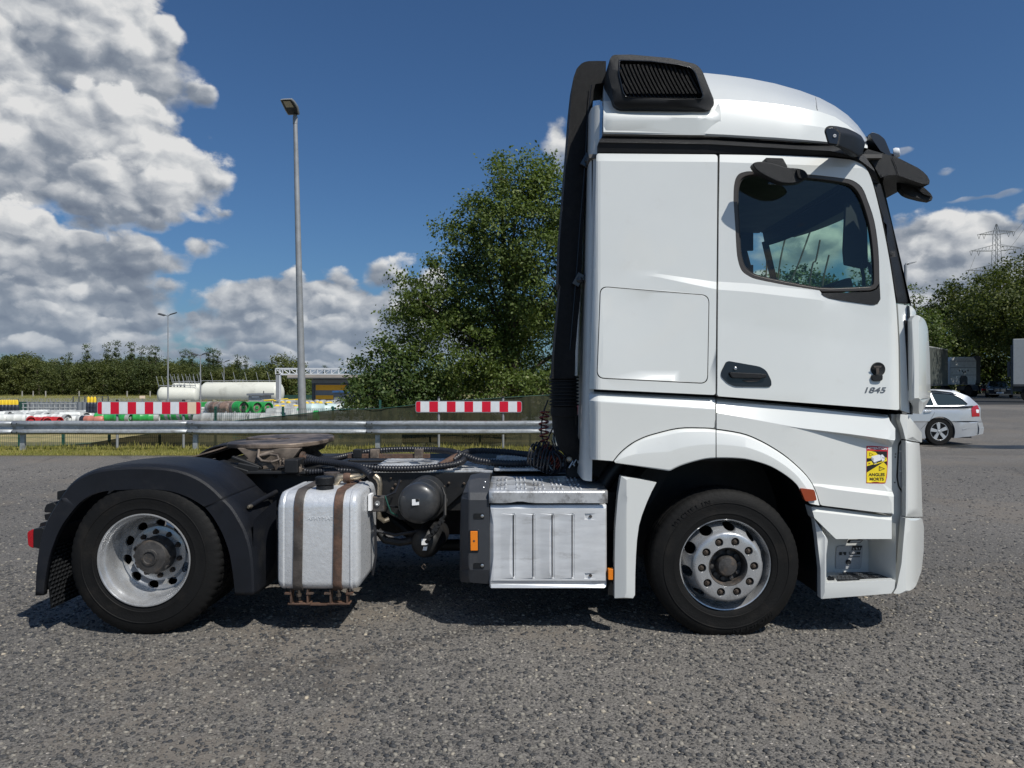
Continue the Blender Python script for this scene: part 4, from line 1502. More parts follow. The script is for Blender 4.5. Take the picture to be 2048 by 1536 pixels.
# ------------------------------------------------------------------ trees
def crown_pts(blobs, per_clump, spread, dens, rg):
    """blobs (x,y,z,rx,ry,rz); leaf clumps gathered on and in the ellipsoids"""
    C = []
    for (x, y, z, rx, ry, rz) in blobs:
        area = (rx * rz + rx * ry + ry * rz) / 3 * 12.5
        nc = max(4, int(area * dens))
        d = rg.normal(size=(nc, 3))
        d /= np.linalg.norm(d, axis=1)[:, None]
        rad = 0.72 + 0.36 * rg.random(nc) ** 0.8
        rad = np.where(rg.random(nc) < .06, rad + .14, rad)
        c = np.stack([x + d[:, 0] * rx * rad, y + d[:, 1] * ry * rad, z + d[:, 2] * rz * rad], 1)
        k = np.repeat(c, per_clump, axis=0)
        sp = spread * (0.5 + rg.random(nc))
        k = k + rg.normal(size=k.shape) * np.repeat(sp, per_clump)[:, None] * np.array([1, 1, .75])
        C.append(k)
    return np.concatenate(C)


def limb_tubes(root, blobs, r0, rg, name='trunk', extra=2):
    m = MB()
    bx, by, bz = root
    top = max(blobs, key=lambda b: b[2])
    mid = Vector((bx * .55 + top[0] * .45, by, (bz + top[2]) * .45))
    m.tube([Vector(root) - Vector((0, 0, .1)), Vector((bx, by, bz + (mid.z - bz) * .5)), mid, Vector(top[:3])], [r0, r0 * .8, r0 * .55, r0 * .12], 9)
    for b in blobs:
        if b[3] < .5 and len(blobs) > 9: continue
        s = Vector((bx, by, bz)).lerp(mid, .35 + .6 * rg.random())
        e = Vector(b[:3])
        q = s.lerp(e, .5) + Vector((rg.normal() * .15, rg.normal() * .15, .1 * (e - s).length))
        kf = min(1.0, .25 + b[3] / 1.2)
        m.tube([s, q, e], [r0 * .4 * kf, r0 * .22 * kf, r0 * .04], 6)
        for _ in range(extra):
            o = Vector((rg.normal(), rg.normal(), rg.normal() * .6 + .4)).normalized()
            e2 = e + Vector((o.x * b[3], o.y * b[4], o.z * b[5])) * .9
            m.tube([q.lerp(e, .6), e, e2], [r0 * .12, r0 * .08, r0 * .02], 4)
    return m


def big_tree(name, label, pxb, y, root_px, mat_leaf, leaf, per, spread, dens, r0=.2, seed=1, cat='tree', extra=2, ysp=1.0):
    rg = np.random.default_rng(seed)
    k = y / F
    blobs = []
    for b in pxb:
        px, py, rx, ry = b[:4]
        yo = b[4] if len(b) > 4 else rg.uniform(-1, 1) * ysp
        yb = y + yo
        kk = yb / F
        blobs.append((PX(px, yb), yb, PZ(py, yb), rx * kk, (rx + ry) * .5 * kk, ry * kk))
    rt = (PX(root_px, y), y, gh(PX(root_px, y), y))
    t = thing(name, label, cat, rt)
    C = crown_pts(blobs, per, spread, dens, rg)
    C = C[C[:, 2] > rt[2] + .05]
    cc = np.array([np.mean([b[0] for b in blobs]), np.mean([b[1] for b in blobs]), np.mean([b[2] for b in blobs])])
    out = (C - cc)
    out /= np.linalg.norm(out, axis=1)[:, None] + 1e-6
    V, Q = quads(C, leaf, out * .9 + np.array([0, 0, .5]), rngl=rg)
    fastmesh('crown', V, Q, mat_leaf, t)
    limb_tubes(rt, blobs, r0, rg, extra=extra).build('trunk', 'bark', t, smooth=60)
    return t


big_tree('big_tree', 'large broad-leaved tree growing behind the guard rail and the dark air duct',
         [(1045, 360, 60, 50), (1100, 400, 70, 80), (1000, 352, 22, 38), (968, 448, 52, 44), (1040, 470, 95, 85), (932, 505, 42, 50), (905, 590, 78, 60),
          (1110, 560, 100, 120), (985, 600, 105, 95), (838, 600, 34, 22), (868, 520, 22, 14), (893, 452, 15, 15), (945, 408, 30, 20), (815, 560, 20, 12), (850, 650, 62, 45), (1060, 690, 125, 95), (920, 700, 105, 75), (1180, 480, 70, 120), (1190, 680, 80, 110),
          (800, 640, 24, 20), (1090, 790, 120, 55), (960, 790, 120, 55)],
         23.0, 1030, 'leaf_near', .10, 80, .20, 4.1, r0=.22, seed=3, extra=3, ysp=1.3)
big_tree('leafy_shrub', 'pale green leafy bush at the left foot of the big tree',
         [(770, 745, 62, 52), (738, 790, 48, 40), (760, 690, 22, 20), (820, 760, 60, 60), (800, 815, 80, 35), (715, 815, 26, 26), (870, 800, 60, 50), (712, 760, 16, 16)],
         21.6, 780, 'leaf_near', .10, 66, .18, 5.4, r0=.08, seed=9, cat='shrub', extra=3, ysp=.8)

# right hand trees
big_tree('leafy_tree', 'yellow-green young tree just right of the cab front', [(1822, 640, 22, 40), (1846, 655, 30, 42), (1825, 590, 12, 18), (1862, 690, 34, 50), (1835, 720, 40, 60), (1870, 740, 40, 40)], 74, 1845, 'leaf_near', .27, 40, .50, .62, r0=.25, seed=4, ysp=2)
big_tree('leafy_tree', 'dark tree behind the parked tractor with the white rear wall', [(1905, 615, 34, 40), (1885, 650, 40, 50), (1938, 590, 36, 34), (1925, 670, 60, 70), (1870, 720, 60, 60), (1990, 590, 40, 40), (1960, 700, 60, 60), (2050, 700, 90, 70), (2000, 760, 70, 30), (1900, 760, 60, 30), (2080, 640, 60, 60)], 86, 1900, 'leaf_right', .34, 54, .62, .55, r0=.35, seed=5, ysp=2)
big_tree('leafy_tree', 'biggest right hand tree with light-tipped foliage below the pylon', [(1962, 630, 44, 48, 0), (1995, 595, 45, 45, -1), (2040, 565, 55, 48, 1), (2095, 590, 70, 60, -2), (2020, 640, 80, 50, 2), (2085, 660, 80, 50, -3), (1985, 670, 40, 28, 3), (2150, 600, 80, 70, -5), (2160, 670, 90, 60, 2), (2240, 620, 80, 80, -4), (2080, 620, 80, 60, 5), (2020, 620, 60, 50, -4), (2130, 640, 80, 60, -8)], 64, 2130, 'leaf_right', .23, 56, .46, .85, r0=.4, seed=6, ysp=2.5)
big_tree('leafy_shrub', 'green bush seen through the cab windows', [(1565, 580, 38, 42), (1610, 578, 42, 40), (1650, 590, 36, 30), (1735, 575, 26, 45), (1500, 620, 60, 40), (1560, 700, 80, 60), (1650, 690, 90, 70), (1480, 760, 90, 50), (1720, 770, 80, 40), (1600, 780, 90, 40)], 34, 1620, 'leaf_near', .15, 46, .26, 3.0, r0=.1, seed=7, cat='shrub', extra=2)
t = thing('sapling', 'bare-stemmed sapling seen through the cab windows', 'tree', (PX(1590, 26), 26, 0))
m = MB()
for a in ([(1560, 700), (1556, 560), (1572, 470), (1585, 430)], [(1590, 700), (1572, 600), (1600, 520), (1632, 430)], [(1530, 640), (1533, 540), (1536, 470)], [(1640, 650), (1645, 570), (1658, 510)], [(1620, 560), (1632, 520), (1640, 480)]):
    a = [(1588, 858)] + a
    m.tube([P(p, q, 26) for p, q in spl(a, 5)], [.06] * 3 + [.03] * (len(spl(a, 5)) - 3), 6)
m.build('trunk', 'bark', t)

# ---- the wood beyond the field
def proto_tree(label, blobs, n_seed, leaf, per, spread, dens, matl, group, name='woodland_tree'):
    rg = np.random.default_rng(n_seed)
    t = thing(name, label, 'tree', (0, 0, 0), group)
    C = crown_pts(blobs, per, spread, dens, rg)
    C = C[C[:, 2] > .05]
    V, Q = quads(C, leaf, np.array([0, -.3, .7]), rngl=rg)
    fastmesh('crown', V, Q, matl, t)
    limb_tubes((0, 0, 0), blobs, .16, rg, extra=1).build('trunk', 'bark', t)
    return t


GW = 'trees of the wood beyond the field'
pt = []
for k in range(5):
    rr = random.Random(k)
    bl = [(rr.uniform(-1.3, 1.3), rr.uniform(-1.0, 1.0), 1.0 + 3.6 * j / 5 + rr.uniform(-.3, .3), rr.uniform(.8, 1.3), rr.uniform(.8, 1.2), rr.uniform(.55, .9)) for j in range(6)]
    bl.append((rr.uniform(-.4, .4), 0, 5.1, .85, .85, .75))
    bl.append((0, 0, 2.2, 1.5, 1.3, 2.0))
    pt.append([proto_tree('bushy dark green tree of the wood beyond the field', bl, 20 + k, .23, 30, .24, 1.9, 'leaf_forest', GW), 0])
pop = proto_tree('slim pale poplar rising above the wood beyond the field', [(0, 0, 1.6 + k * .95, .62 - .05 * k, .6, .75) for k in range(7)], 40, .2, 20, .20, 2.4, 'leaf_poplar', 'poplars above the wood', 'poplar')
topl = [(-140, 705), (0, 707), (50, 703), (90, 715), (150, 719), (200, 713), (260, 712), (300, 716), (340, 712), (400, 722), (470, 724), (520, 735), (640, 752), (760, 752)]
rr = random.Random(8)
i = 0
nrow = 0
for row, (yb, dpx, off, drop) in enumerate(((101, 27, 0, 12), (108, 25, 9, 6), (117, 23, 4, 0))):
    px = -150 + off
    while px < 770:
        y = yb + rr.uniform(-1.5, 1.5)
        top = yat(topl, px) + drop + rr.uniform(-4, 5)
        H = max(2.0, PZ(top, y))
        p = pt[i % 5]
        nrow = nrow + 1 if px > -149 + off else 0
        lbl = 'bushy dark green tree, %s from the left in the %s row of the wood' % (ORD[nrow % 45], ('front', 'middle', 'back')[row])
        loc = (PX(px, y), y, -.1)
        s = H / 6.0
        sc = (s * 1.1, s, s)
        if p[1] == 0:
            p[0].location = loc
            p[0].scale = sc
            p[0]['label'] = lbl
            p[1] = 1
        else:
            copy_thing(p[0], loc, rr.uniform(0, 6.28), scale=sc, label=lbl)
        i += 1
        px += dpx * rr.uniform(.8, 1.2)
first = True
for kp, (px, top) in enumerate(sorted(((138, 716), (174, 699), (214, 697), (232, 693), (262, 696), (283, 703), (300, 703), (312, 704), (366, 710), (379, 711), (418, 707), (426, 709), (436, 712), (385, 718), (492, 722), (476, 720), (650, 740)))):
    y = 112 + rr.uniform(-2, 2)
    s = PZ(top - 6, y) / 7.6
    loc = (PX(px, y), y, 0)
    sc = (s * rr.uniform(.95, 1.3), s, s)
    lbl = 'slim pale poplar above the wood, %s poplar from the left' % ORD[kp]
    if first:
        pop['label'] = lbl
        pop.location = loc
        pop.scale = sc
        first = False
    else:
        copy_thing(pop, loc, rr.uniform(0, 6.28), scale=sc, label=lbl)
big_tree('domed_tree', 'broad dark dome-shaped tree left of the tall lamp post', [(565, 745, 42, 32), (540, 755, 40, 28), (590, 760, 34, 32), (515, 768, 34, 24), (560, 780, 60, 20), (605, 775, 26, 26)], 88, 565, 'leaf_forest', .25, 30, .30, 1.6, r0=.3, seed=12)
big_tree('leafy_tree', 'low green tree between the lamp post and the hall', [(612, 775, 14, 22), (600, 785, 14, 16), (620, 790, 14, 14)], 78, 612, 'leaf_near', .3, 14, .28, 1.2, r0=.12, seed=13)

# the wood goes on behind the truck and beyond both edges of the view
rg = np.random.default_rng(77)
V_, Q_, nb = [], [], 0
for (a_, b_, y_) in ((-900, -170, 108), (775, 1815, 112), (2330, 3000, 96)):
    bl = []
    for px in np.arange(a_, b_, 34):
        yy_ = y_ + rg.uniform(-3, 3)
        h = PZ(742 + rg.uniform(-9, 9), yy_)
        x_ = PX(px, yy_)
        bl += [(x_, yy_, h * .35, 2.0, 1.6, h * .42), (x_ + rg.uniform(-1, 1), yy_, h * .72, 1.5, 1.4, h * .28)]
    C = crown_pts(bl, 16, .34, .75, rg)
    v, q = quads(C, .42, np.array([0, -.3, .7]), rngl=rg)
    V_.append(v); Q_.append(q + nb); nb += len(v)
tag(fastmesh('woods', np.concatenate(V_), np.concatenate(Q_), 'leaf_forest'), kind='stuff')
# ------------------------------------------------------------------ the tractor unit: cab
T = thing('tractor_unit', 'white two-axle tractor unit without trailer, filling the foreground', 'truck', (0.1, 5.87, 0))
YC = 5.87
OUT_ARCH = [(1225, 924), (1240, 905), (1262, 887), (1285, 875), (1309, 867), (1356, 856), (1400, 855), (1431, 857), (1481, 865), (1512, 876), (1544, 893), (1575, 914), (1606, 942), (1622, 962), (1631, 979), (1641, 1009)]
IN_ARCH = [(1339, 942), (1362, 931), (1400, 920), (1431, 916), (1481, 917), (1512, 923), (1544, 934), (1575, 953), (1594, 970), (1603, 986), (1619, 1007)]


def cut(line, x0, x1):
    o = [p for p in line if x0 < p[0] < x1]
    return [(x0, yat(line, x0))] + o + [(x1, yat(line, x1))]


OA = spl(OUT_ARCH, 3)
IA = spl(IN_ARCH, 3)

# --- sleeper side panel with the storage hatch
top_l = [(1190, 306), (1435, 308)]
cre_t = [(1180, 534), (1250, 540), (1320, 548), (1434, 564)]
cre_b = [(1180, 536), (1250, 544), (1320, 555), (1434, 579)]
RT = (1184, 1188, 1192, 1196, 1201)
rear_turn = lambda px, py: 0.04 * max(0, (1201 - px) / 18.0) ** 2
sl = relief([(top_l, 4.657), ([(1190, 322), (1435, 324)], 4.643), (cre_t, 4.640), (cre_b, lambda x: 4.640 - .016 * sst((x - 1240) / 190)), ([(1178, 600), (1430, 640)], lambda x: 4.636 - .013 * sst((x - 1240) / 190)), ([(1178, 784), (1430, 796)], 4.612)], rear_turn)
hat = rnd([(1200, 572), (1419, 590), (1416, 768), (1193, 757)], 16, 6)
sleeper_out = rnd([(1193, 307, 5), (1435.3, 309, 7), (1434, 450, 0), (1431, 790, 5), (1178.5, 778, 3), (1182, 700, 0), (1188, 500, 0)], 4)
side = panel('sleeper_side_panel', sleeper_out, sl, 'white_paint', T, thick=.03, holes=[hat], bevel=.004, sharp=9, grid=22, vlines=RT)
cx, cy = 1307, 672
hin = [(cx + (a - cx) * .9865, cy + (b - cy) * .984) for a, b in hat]
panel('storage_hatch', hin, lambda a, b: sl(a, b) - .001, 'white_paint', T, thick=.03, bevel=.003, sharp=7, grid=22)

# --- door
WO = [(1467, 400), (1468, 372), (1474, 352), (1488, 344), (1515, 343), (1620, 349), (1683, 356), (1706, 361), (1724, 375), (1735, 400), (1749, 443), (1757, 501), (1759, 561), (1761, 598), (1755, 609), (1741, 610), (1700, 604), (1658, 597), (1646, 591), (1639, 581), (1575, 571), (1515, 559), (1497, 552), (1484, 542), (1477, 525), (1473, 500), (1470, 440)]
WOs = spl(WO[:13], 3) + WO[13:19] + spl(WO[19:], 3)[:-1]
dtop = [(1439.5, 309), (1570, 311), (1660, 315), (1700, 319)]
dfront = spl([(1700, 319), (1722, 327), (1737, 345), (1749, 380), (1764, 443), (1778, 515), (1789, 587), (1793, 620), (1797, 690)], 3)
door_out = dtop[:-1] + dfront + [(1798.5, 818), (1795, 820), (1437, 792.5), (1434.6, 789), (1437.5, 450)]
dct = [(1434, 563), (1500, 567), (1560, 574), (1640, 582), (1700, 612), (1800, 640)]
dcb = [(1434, 579), (1500, 584), (1560, 591), (1640, 600), (1700, 622), (1800, 652)]
fd = lambda x: .016 * (1 - sst((x - 1600) / 110))
dl = relief([([(1434, 308), (1660, 314)], 4.657), ([(1434, 324), (1640, 331), (1700, 336)], 4.643), (dct, 4.640), (dcb, lambda x: 4.640 - fd(x)), ([(1434, 640), (1800, 700)], lambda x: 4.634 - fd(x) * .6), ([(1434, 797), (1800, 827)], 4.606)],
            lambda px, py: 0.02 * max(0, (px - 1778) / 20.0) ** 2)
door = panel('door', door_out, dl, 'white_paint', T, thick=.045, holes=[WOs], bevel=.004, sharp=9, grid=22, vlines=(1778, 1784, 1789, 1794))

# window frame, glass, lower trim
GI = [(1475, 405), (1476, 377), (1482, 359), (1495, 351), (1520, 350), (1618, 356), (1680, 364), (1702, 370), (1716, 384), (1727, 408), (1739, 450), (1746, 503), (1748, 560), (1744, 571), (1735, 574), (1690, 576), (1643, 576.5), (1577, 565), (1520, 553), (1501, 545), (1490, 535), (1484, 520), (1480, 498), (1477, 440)]
GIs = spl(GI, 3, closed=True)
yw = lambda a, b: dl(a, b) + .006
WF = spl(WO[:13], 3) + [(1759.5, 566), (1752, 577), (1742, 581), (1690, 583), (1645, 583.5), (1639, 581)] + spl(WO[19:], 3)[:-1]
panel('window_frame', [((a - 1612) * .999 + 1612, (b - 470) * .999 + 470) for a, b in WF], lambda a, b: yw(a, b) - .004, 'frame_bronze', door, thick=.03, holes=[GIs], bevel=.003, sharp=30, grid=0)
GO = [((a - 1612) * 1.012 + 1612, (b - 465) * 1.014 + 465) for a, b in GIs]
GO2 = [((a - 1612) * .985 + 1612, (b - 465) * .982 + 465) for a, b in GIs]
panel('window_seal', GO, lambda a, b: yw(a, b) + .006, 'seal_rubber', door, thick=.02, holes=[GO2], bevel=0, sharp=30, grid=0)
panel('door_window', GO, lambda a, b: 4.672 - .02 * sst((b - 340) / 250), 'door_glass', door, thick=0, bevel=0, sharp=60, grid=60)
panel('quarter_trim', rnd([(1642, 586), (1690, 585.5), (1742, 583.5), (1753, 579.5), (1759.5, 570), (1760.5, 597, 10), (1752, 609.5, 8), (1741, 609.5, 3), (1658, 596.5, 3), (1647, 591.5, 3)], 3), lambda a, b: dl(a, b) - .004, 'black_plastic', door, thick=.02, bevel=.003, sharp=30, grid=0)

# door handle in its dished tray, lock, badges
tray = rnd([(1452, 724, 10), (1458, 722, 5), (1520, 733, 14), (1533, 741, 12), (1543, 762, 12), (1543, 772, 8), (1536, 774, 6), (1470, 773, 6), (1455, 766, 6), (1442, 752, 5), (1443, 742, 6)], 4)
hd = panel('handle_tray', tray, lambda a, b: dl(a, b) - .006, 'black_gloss', door, thick=.01, bevel=.003, sharp=30, grid=0)
plate('door_handle', rnd([(1458, 744), (1533, 748), (1534, 755), (1520, 757), (1464, 756)], 5), 4.585, 4.612, 'black_plastic', door, bevel=.006)
plate('handle_grip', rnd([(1484, 760), (1524, 757), (1516, 763), (1494, 764)], 3), 4.597, 4.61, 'dark_strap', door, bevel=.003)
MB().lathe(P(1470, 737, 4.606), (0, -1, 0), [(.010, 0), (.010, .01), (.007, .012), (.001, .012)], 16).build('lock', 'steel_bright', door, smooth=30)
bd = MB().lathe(P(1755.5, 738.5, dl(1755, 738)), (0, -1, 0), [(.045, 0), (.045, .007), (.041, .011), (.034, .009), (.001, .009)], 28).build('badge', 'black_plastic', door, smooth=30, label='round black badge')
plate('badge_foot', rnd([(1744, 750), (1766, 750), (1765.5, 760), (1760, 762.5), (1750, 762.5), (1745, 760)], 3), 4.604, 4.622, 'black_plastic', door, bevel=.002)
plate('badge_bar', [(1752.5, 736), (1758.5, 736), (1758, 748), (1753, 748)], 4.598, 4.602, 'dark_strap', door, bevel=0)
plate('badge_bar', [(1747, 731.5), (1764, 731.5), (1762, 735), (1749, 735)], 4.598, 4.602, 'dark_strap', door, bevel=0)
text_on('model_number', '1845', 1748, 780.5, 15.5, 'badge_metal', door, dl, lift=.0018, depth=.0015, shear=.25, sx=1.45, bold=.0006)

MB().tube([P(a, b, 4.668) for a, b in ((1436.8, 310), (1436.2, 450), (1434, 640), (1433, 792))], .006, 6).build('door_seal', 'seal_rubber', T, smooth=60)

# --- roof trim rail, a-pillar
rt = [(1196, 288), (1200, 278), (1209, 272.5), (1420, 275.5), (1560, 283), (1663, 291), (1705, 297), (1730, 312), (1748, 338), (1760, 366), (1744.5, 365)] + [(1738, 343), (1724, 325), (1703, 315.5), (1660, 311.5), (1500, 307.5), (1436, 306.5), (1196, 304.5)]
ry = relief([([(1190, 272), (1420, 275), (1663, 291), (1705, 297), (1760, 320)], 4.70), ([(1190, 284.5), (1420, 288), (1663, 302), (1710, 313), (1760, 350)], 4.632), ([(1190, 286), (1420, 289.5), (1663, 303.5), (1712, 316), (1760, 360)], 4.640), ([(1190, 305), (1660, 311), (1760, 366)], 4.658)])
panel('roof_rail_trim', rt, ry, 'black_plastic', T, thick=.05, bevel=.003, sharp=12, grid=18)
ap = [(1746, 366), (1761, 367), (1768, 392), (1796, 500), (1821, 607)] + [(1795.5, 605), (1791.5, 587), (1780.5, 515), (1766.5, 443), (1752, 382)]
panel('a_pillar', ap, lambda a, b: 4.665 + .16 * ((a - yat([(0, 0), (1, 1)], 0) - (1746 + (b - 366) * .205)) / 30.0) ** 2 if a > 1746 + (b - 366) * .205 else 4.665, 'black_plastic', T, thick=.04, bevel=.003, sharp=30, grid=14)

# --- lower side panels
lr = [(1178.5, 782.5), (1431, 795)] + [(1431, 856)] + cut(OA, 1226, 1430.9)[::-1] + [(1181, 919)]
lrf = relief([([(1178, 782), (1434, 795)], 4.69), ([(1178, 787.5), (1434, 800.5)], 4.642), ([(1178, 801), (1434, 818)], 4.606), ([(1178, 803), (1434, 820)], 4.605), ([(1178, 925), (1434, 940)], 4.612)], rear_turn)
panel('lower_rear_panel', lr, lrf, 'white_paint', T, thick=.04, bevel=.004, sharp=9, grid=20, vlines=RT)
rec = lambda x: .045 * sst((x - 1560) / 200)
lf = [(1433.5, 795.5), (1776, 829.5), (1780, 842), (1790.5, 857), (1790.5, 878), (1783.5, 892), (1783.5, 980), (1787.5, 990), (1787.5, 1029), (1645, 1011)] + cut(OA, 1433.5, 1641)[::-1][:-1] + [(1433.5, 857.5)]
c1 = [(1433, 825), (1600, 856), (1700, 868), (1792, 881)]
c2 = [(1433, 827), (1600, 858), (1700, 872), (1792, 896)]
c3 = [(1433, 955), (1640, 968), (1663, 970), (1792, 985)]
c4 = [(1433, 958), (1640, 973), (1663, 978), (1792, 994)]
lff = relief([([(1433, 795), (1792, 831)], 4.70), ([(1433, 803), (1600, 815), (1792, 837)], 4.645), (c1, 4.602), (c2, lambda x: 4.602 + rec(x)), (c3, lambda x: 4.606 + rec(x) * .8), (c4, lambda x: 4.600), ([(1433, 1010), (1792, 1032)], 4.602)],
             lambda px, py: .02 * max(0, (px - 1776) / 12.0) ** 2)
panel('lower_front_panel', lf, lff, 'white_paint', T, thick=.04, bevel=.004, sharp=9, grid=20)

# --- wheel arch flares: strips lofted round the opening
def flare(name, x0, x1):
    N_ = 40
    rear = x0 < 1300
    oa = OA
    base = IA if not rear else [(1229, 925.5), (1339, 942)] + IA[1:]
    t0 = np.linspace(0, 1, N_)
    ox = [x0 + (x1 - x0) * t for t in t0]
    if rear:
        o_pts = [(x, yat(oa, x) + 2) for x in ox]
        # inner edge: along the cut-off bottom, then the arch opening
        path = [(1231, 925.8), (1339, 942)] + [p for p in IA if 1340 < p[0] < x1] + [(x1, yat(IA, x1))]
    else:
        o_pts = [(x - .3, yat(oa, x) + 2) for x in ox]
        path = [(x0, yat(IA, x0))] + [p for p in IA if p[0] > x0 + 1]
        o_pts[-1] = (1639.5, 1011)
    L = [0]
    for p, q in zip(path[:-1], path[1:]): L.append(L[-1] + math.hypot(q[0] - p[0], q[1] - p[1]))
    def at(t):
        d = t * L[-1]
        for k in range(len(L) - 1):
            if d <= L[k + 1] + 1e-9:
                f = (d - L[k]) / max(1e-9, L[k + 1] - L[k])
                return (path[k][0] + (path[k + 1][0] - path[k][0]) * f, path[k][1] + (path[k + 1][1] - path[k][1]) * f)
        return path[-1]
    prof = [(-.0, 4.66), (0.0, 4.612), (.03, 4.600), (.10, 4.590), (.50, 4.566), (.54, 4.5655), (.97, 4.567), (1.0, 4.571), (1.0, 4.64)]
    rows = []
    for i, t in enumerate(t0):
        o, q = o_pts[i], at(t)
        rows.append([P(o[0] + (q[0] - o[0]) * f, o[1] + (q[1] - o[1]) * f, y) for f, y in prof])
    m = MB().grid(rows[::-1])
    n_ = len(prof)
    m.F.append(tuple(range(n_))[::-1])
    m.F.append(tuple(range((N_ - 1) * n_, N_ * n_)))
    return m.build(name, 'white_paint', T, smooth=17)


flare('wheel_arch', 1228, 1431.2)
fa = flare('wheel_arch', 1433.2, 1640)
panel('side_marker_lamp', rnd([(1600, 976), (1629, 979.5), (1634, 1001), (1611, 1003)], 4), lambda a, b: 4.556, 'amber_lens', fa, thick=.03, bevel=.004, sharp=30, grid=0)
flap = [(1242, 952), (1278, 958), (1313, 965), (1303, 984), (1294, 1004), (1284, 1030), (1278, 1051), (1274, 1080), (1272, 1110), (1270.5, 1150), (1270, 1190), (1266, 1196.5), (1229, 1196.5), (1229.5, 1110), (1231, 1054), (1236, 990)]
panel('arch_flap', flap, lambda a, b: 4.595 + .03 * max(0, (1252 - a) / 20.0) ** 1.0, 'white_paint', T, thick=.07, lines=[[(1262, 956), (1254, 1000), (1250, 1060), (1249, 1195)]], bevel=.004, sharp=9, grid=16)
plate('side_marker_lamp', rnd([(1216.5, 1138), (1227, 1138), (1227, 1160), (1216.5, 1160)], 1.5), 4.64, 4.68, 'orange_lens', T, bevel=.003)

# --- entry step
panel('step_panel', [(1622.5, 1013.5), (1646, 1014.5), (1783.5, 1033), (1783.5, 1078), (1672, 1078), (1629, 1036)], relief([([(1620, 1012), (1786, 1033)], 4.64), ([(1620, 1022), (1786, 1041)], 4.603), ([(1620, 1040), (1786, 1052)], 4.600), ([(1620, 1078), (1786, 1078)], 4.592)]), 'white_paint', T, thick=.10, bevel=.003, sharp=9, grid=18)
sf = [(1628.5, 1038), (1656, 1080, 4), (1652.5, 1110), (1652.5, 1166, 3), (1791, 1160, 2), (1789, 1177), (1783, 1187), (1641.5, 1198, 3), (1641, 1139), (1633.5, 1070)]
st = panel('step_housing', rnd(sf, 0), lambda a, b: 4.60 + .03 * max(0, (1650 - a) / 20.0), 'white_paint', T, thick=.05, bevel=.004, sharp=20, grid=14)
zf = PZ(1167, 4.61)
xb0, xb1 = PX(1652.5, 4.61), PX(1795, 4.61)
yb = 4.89
m = MB()
m.add([(xb0 - .01, 4.625, zf), (xb1, 4.625, zf + .01), (PX(1737, yb), yb, zf), (xb0 + .01, yb, zf)], [(0, 1, 2, 3)])
m.build('step_floor', 'white_plastic', st)
xw = PX(1737, yb)
zt = .62
bw = MB()
bw.add([(xb0 - .02, yb, zf), (xw, yb, zf), (xw, yb, zt + .1), (xb0 - .02, yb, zt + .1)], [(0, 1, 2, 3)])
bw.grid([[Vector((xw + (xb1 - xw) * t, yb + (4.63 - yb) * (t ** .7), z)) for t in np.linspace(0, 1, 8)] for z in (zf, zt + .1)])
bw.add([(xb0 - .02, 4.63, zf), (xb0 - .02, yb, zf), (xb0 - .02, yb, zt + .1), (xb0 - .02, 4.63, zt + .1)], [(0, 1, 2, 3)])
bw.build('step_recess', 'white_plastic', st, smooth=30)
Yb = yb - .006
hp = rnd([(1673, 1092), (1726, 1090), (1722, 1138), (1671, 1138)], 6)
hp = [(1024 + (a - 1024), b) for a, b in hp]
panel('label_panel', hp, Yb - .002, 'label_grey', st, thick=.003, bevel=.001, sharp=30, grid=0)
panel('label_panel', hp, Yb, 'black_plastic', st, thick=.001, bevel=0, sharp=30, grid=0).scale = (1, 1, 1)
for q, mt in (([(1705, 1091.5), (1725, 1091.5), (1721, 1101), (1703, 1101)], 'sticker_black'), ([(1679, 1104), (1693, 1104), (1692, 1110.5), (1678.5, 1110.5)], 'sticker_black'), ([(1698, 1104), (1721, 1103.5), (1720.5, 1109), (1698, 1109)], 'sticker_black'), ([(1698, 1113), (1720, 1112.7), (1720, 1114.3), (1698, 1114.3)], 'sticker_black')):
    panel('info_label', q, Yb - .006, mt, st, thick=.0015, bevel=0, sharp=30, grid=0)
for q in ([(1706, 1096), (1708, 1096), (1709, 1099), (1706, 1099.5)], [(1712, 1096), (1714, 1095.5), (1716, 1099), (1713, 1099)], [(1718, 1095), (1720, 1095), (1720.5, 1098), (1718, 1099)], [(1684, 1105), (1686.5, 1105), (1686.5, 1107), (1684, 1107)], [(1684, 1108), (1688, 1108), (1688, 1110), (1684, 1110)], [(1699, 1105), (1713, 1104.7), (1713, 1107), (1699, 1107.2)]):
    panel('label_mark', q, Yb - .0085, 'label_grey', st, thick=.001, bevel=0, sharp=30, grid=0)
MB().lathe(P(1696.5, 1124, Yb - .004), (0, -1, 0), [(.018, 0), (.018, .004), (.015, .002), (.001, .0)], 20).build('plug', 'black_gloss', st)
MB().lathe(P(1753, 1102, 4.835), (-.6, -1, 0), [(.013, 0), (.013, .008), (.001, .006)], 16).build('plug', 'black_gloss', st)
MB().lathe(P(1764, 1083, 4.79), (-.8, -1, -.5), [(.014, 0), (.014, .008), (.001, .006)], 16).build('plug', 'black_gloss', st)
fp = rnd([(1700, 1080), (1727, 1079.5), (1721, 1086), (1696, 1087)], 1.5)
plate('step_light', fp, 4.84, 4.86, 'black_plastic', st, bevel=.002)
plate('light_lens', rnd([(1702, 1081.5), (1724, 1081), (1719.5, 1085), (1699, 1085.5)], 1), 4.835, 4.839, 'label_grey', st, bevel=0)
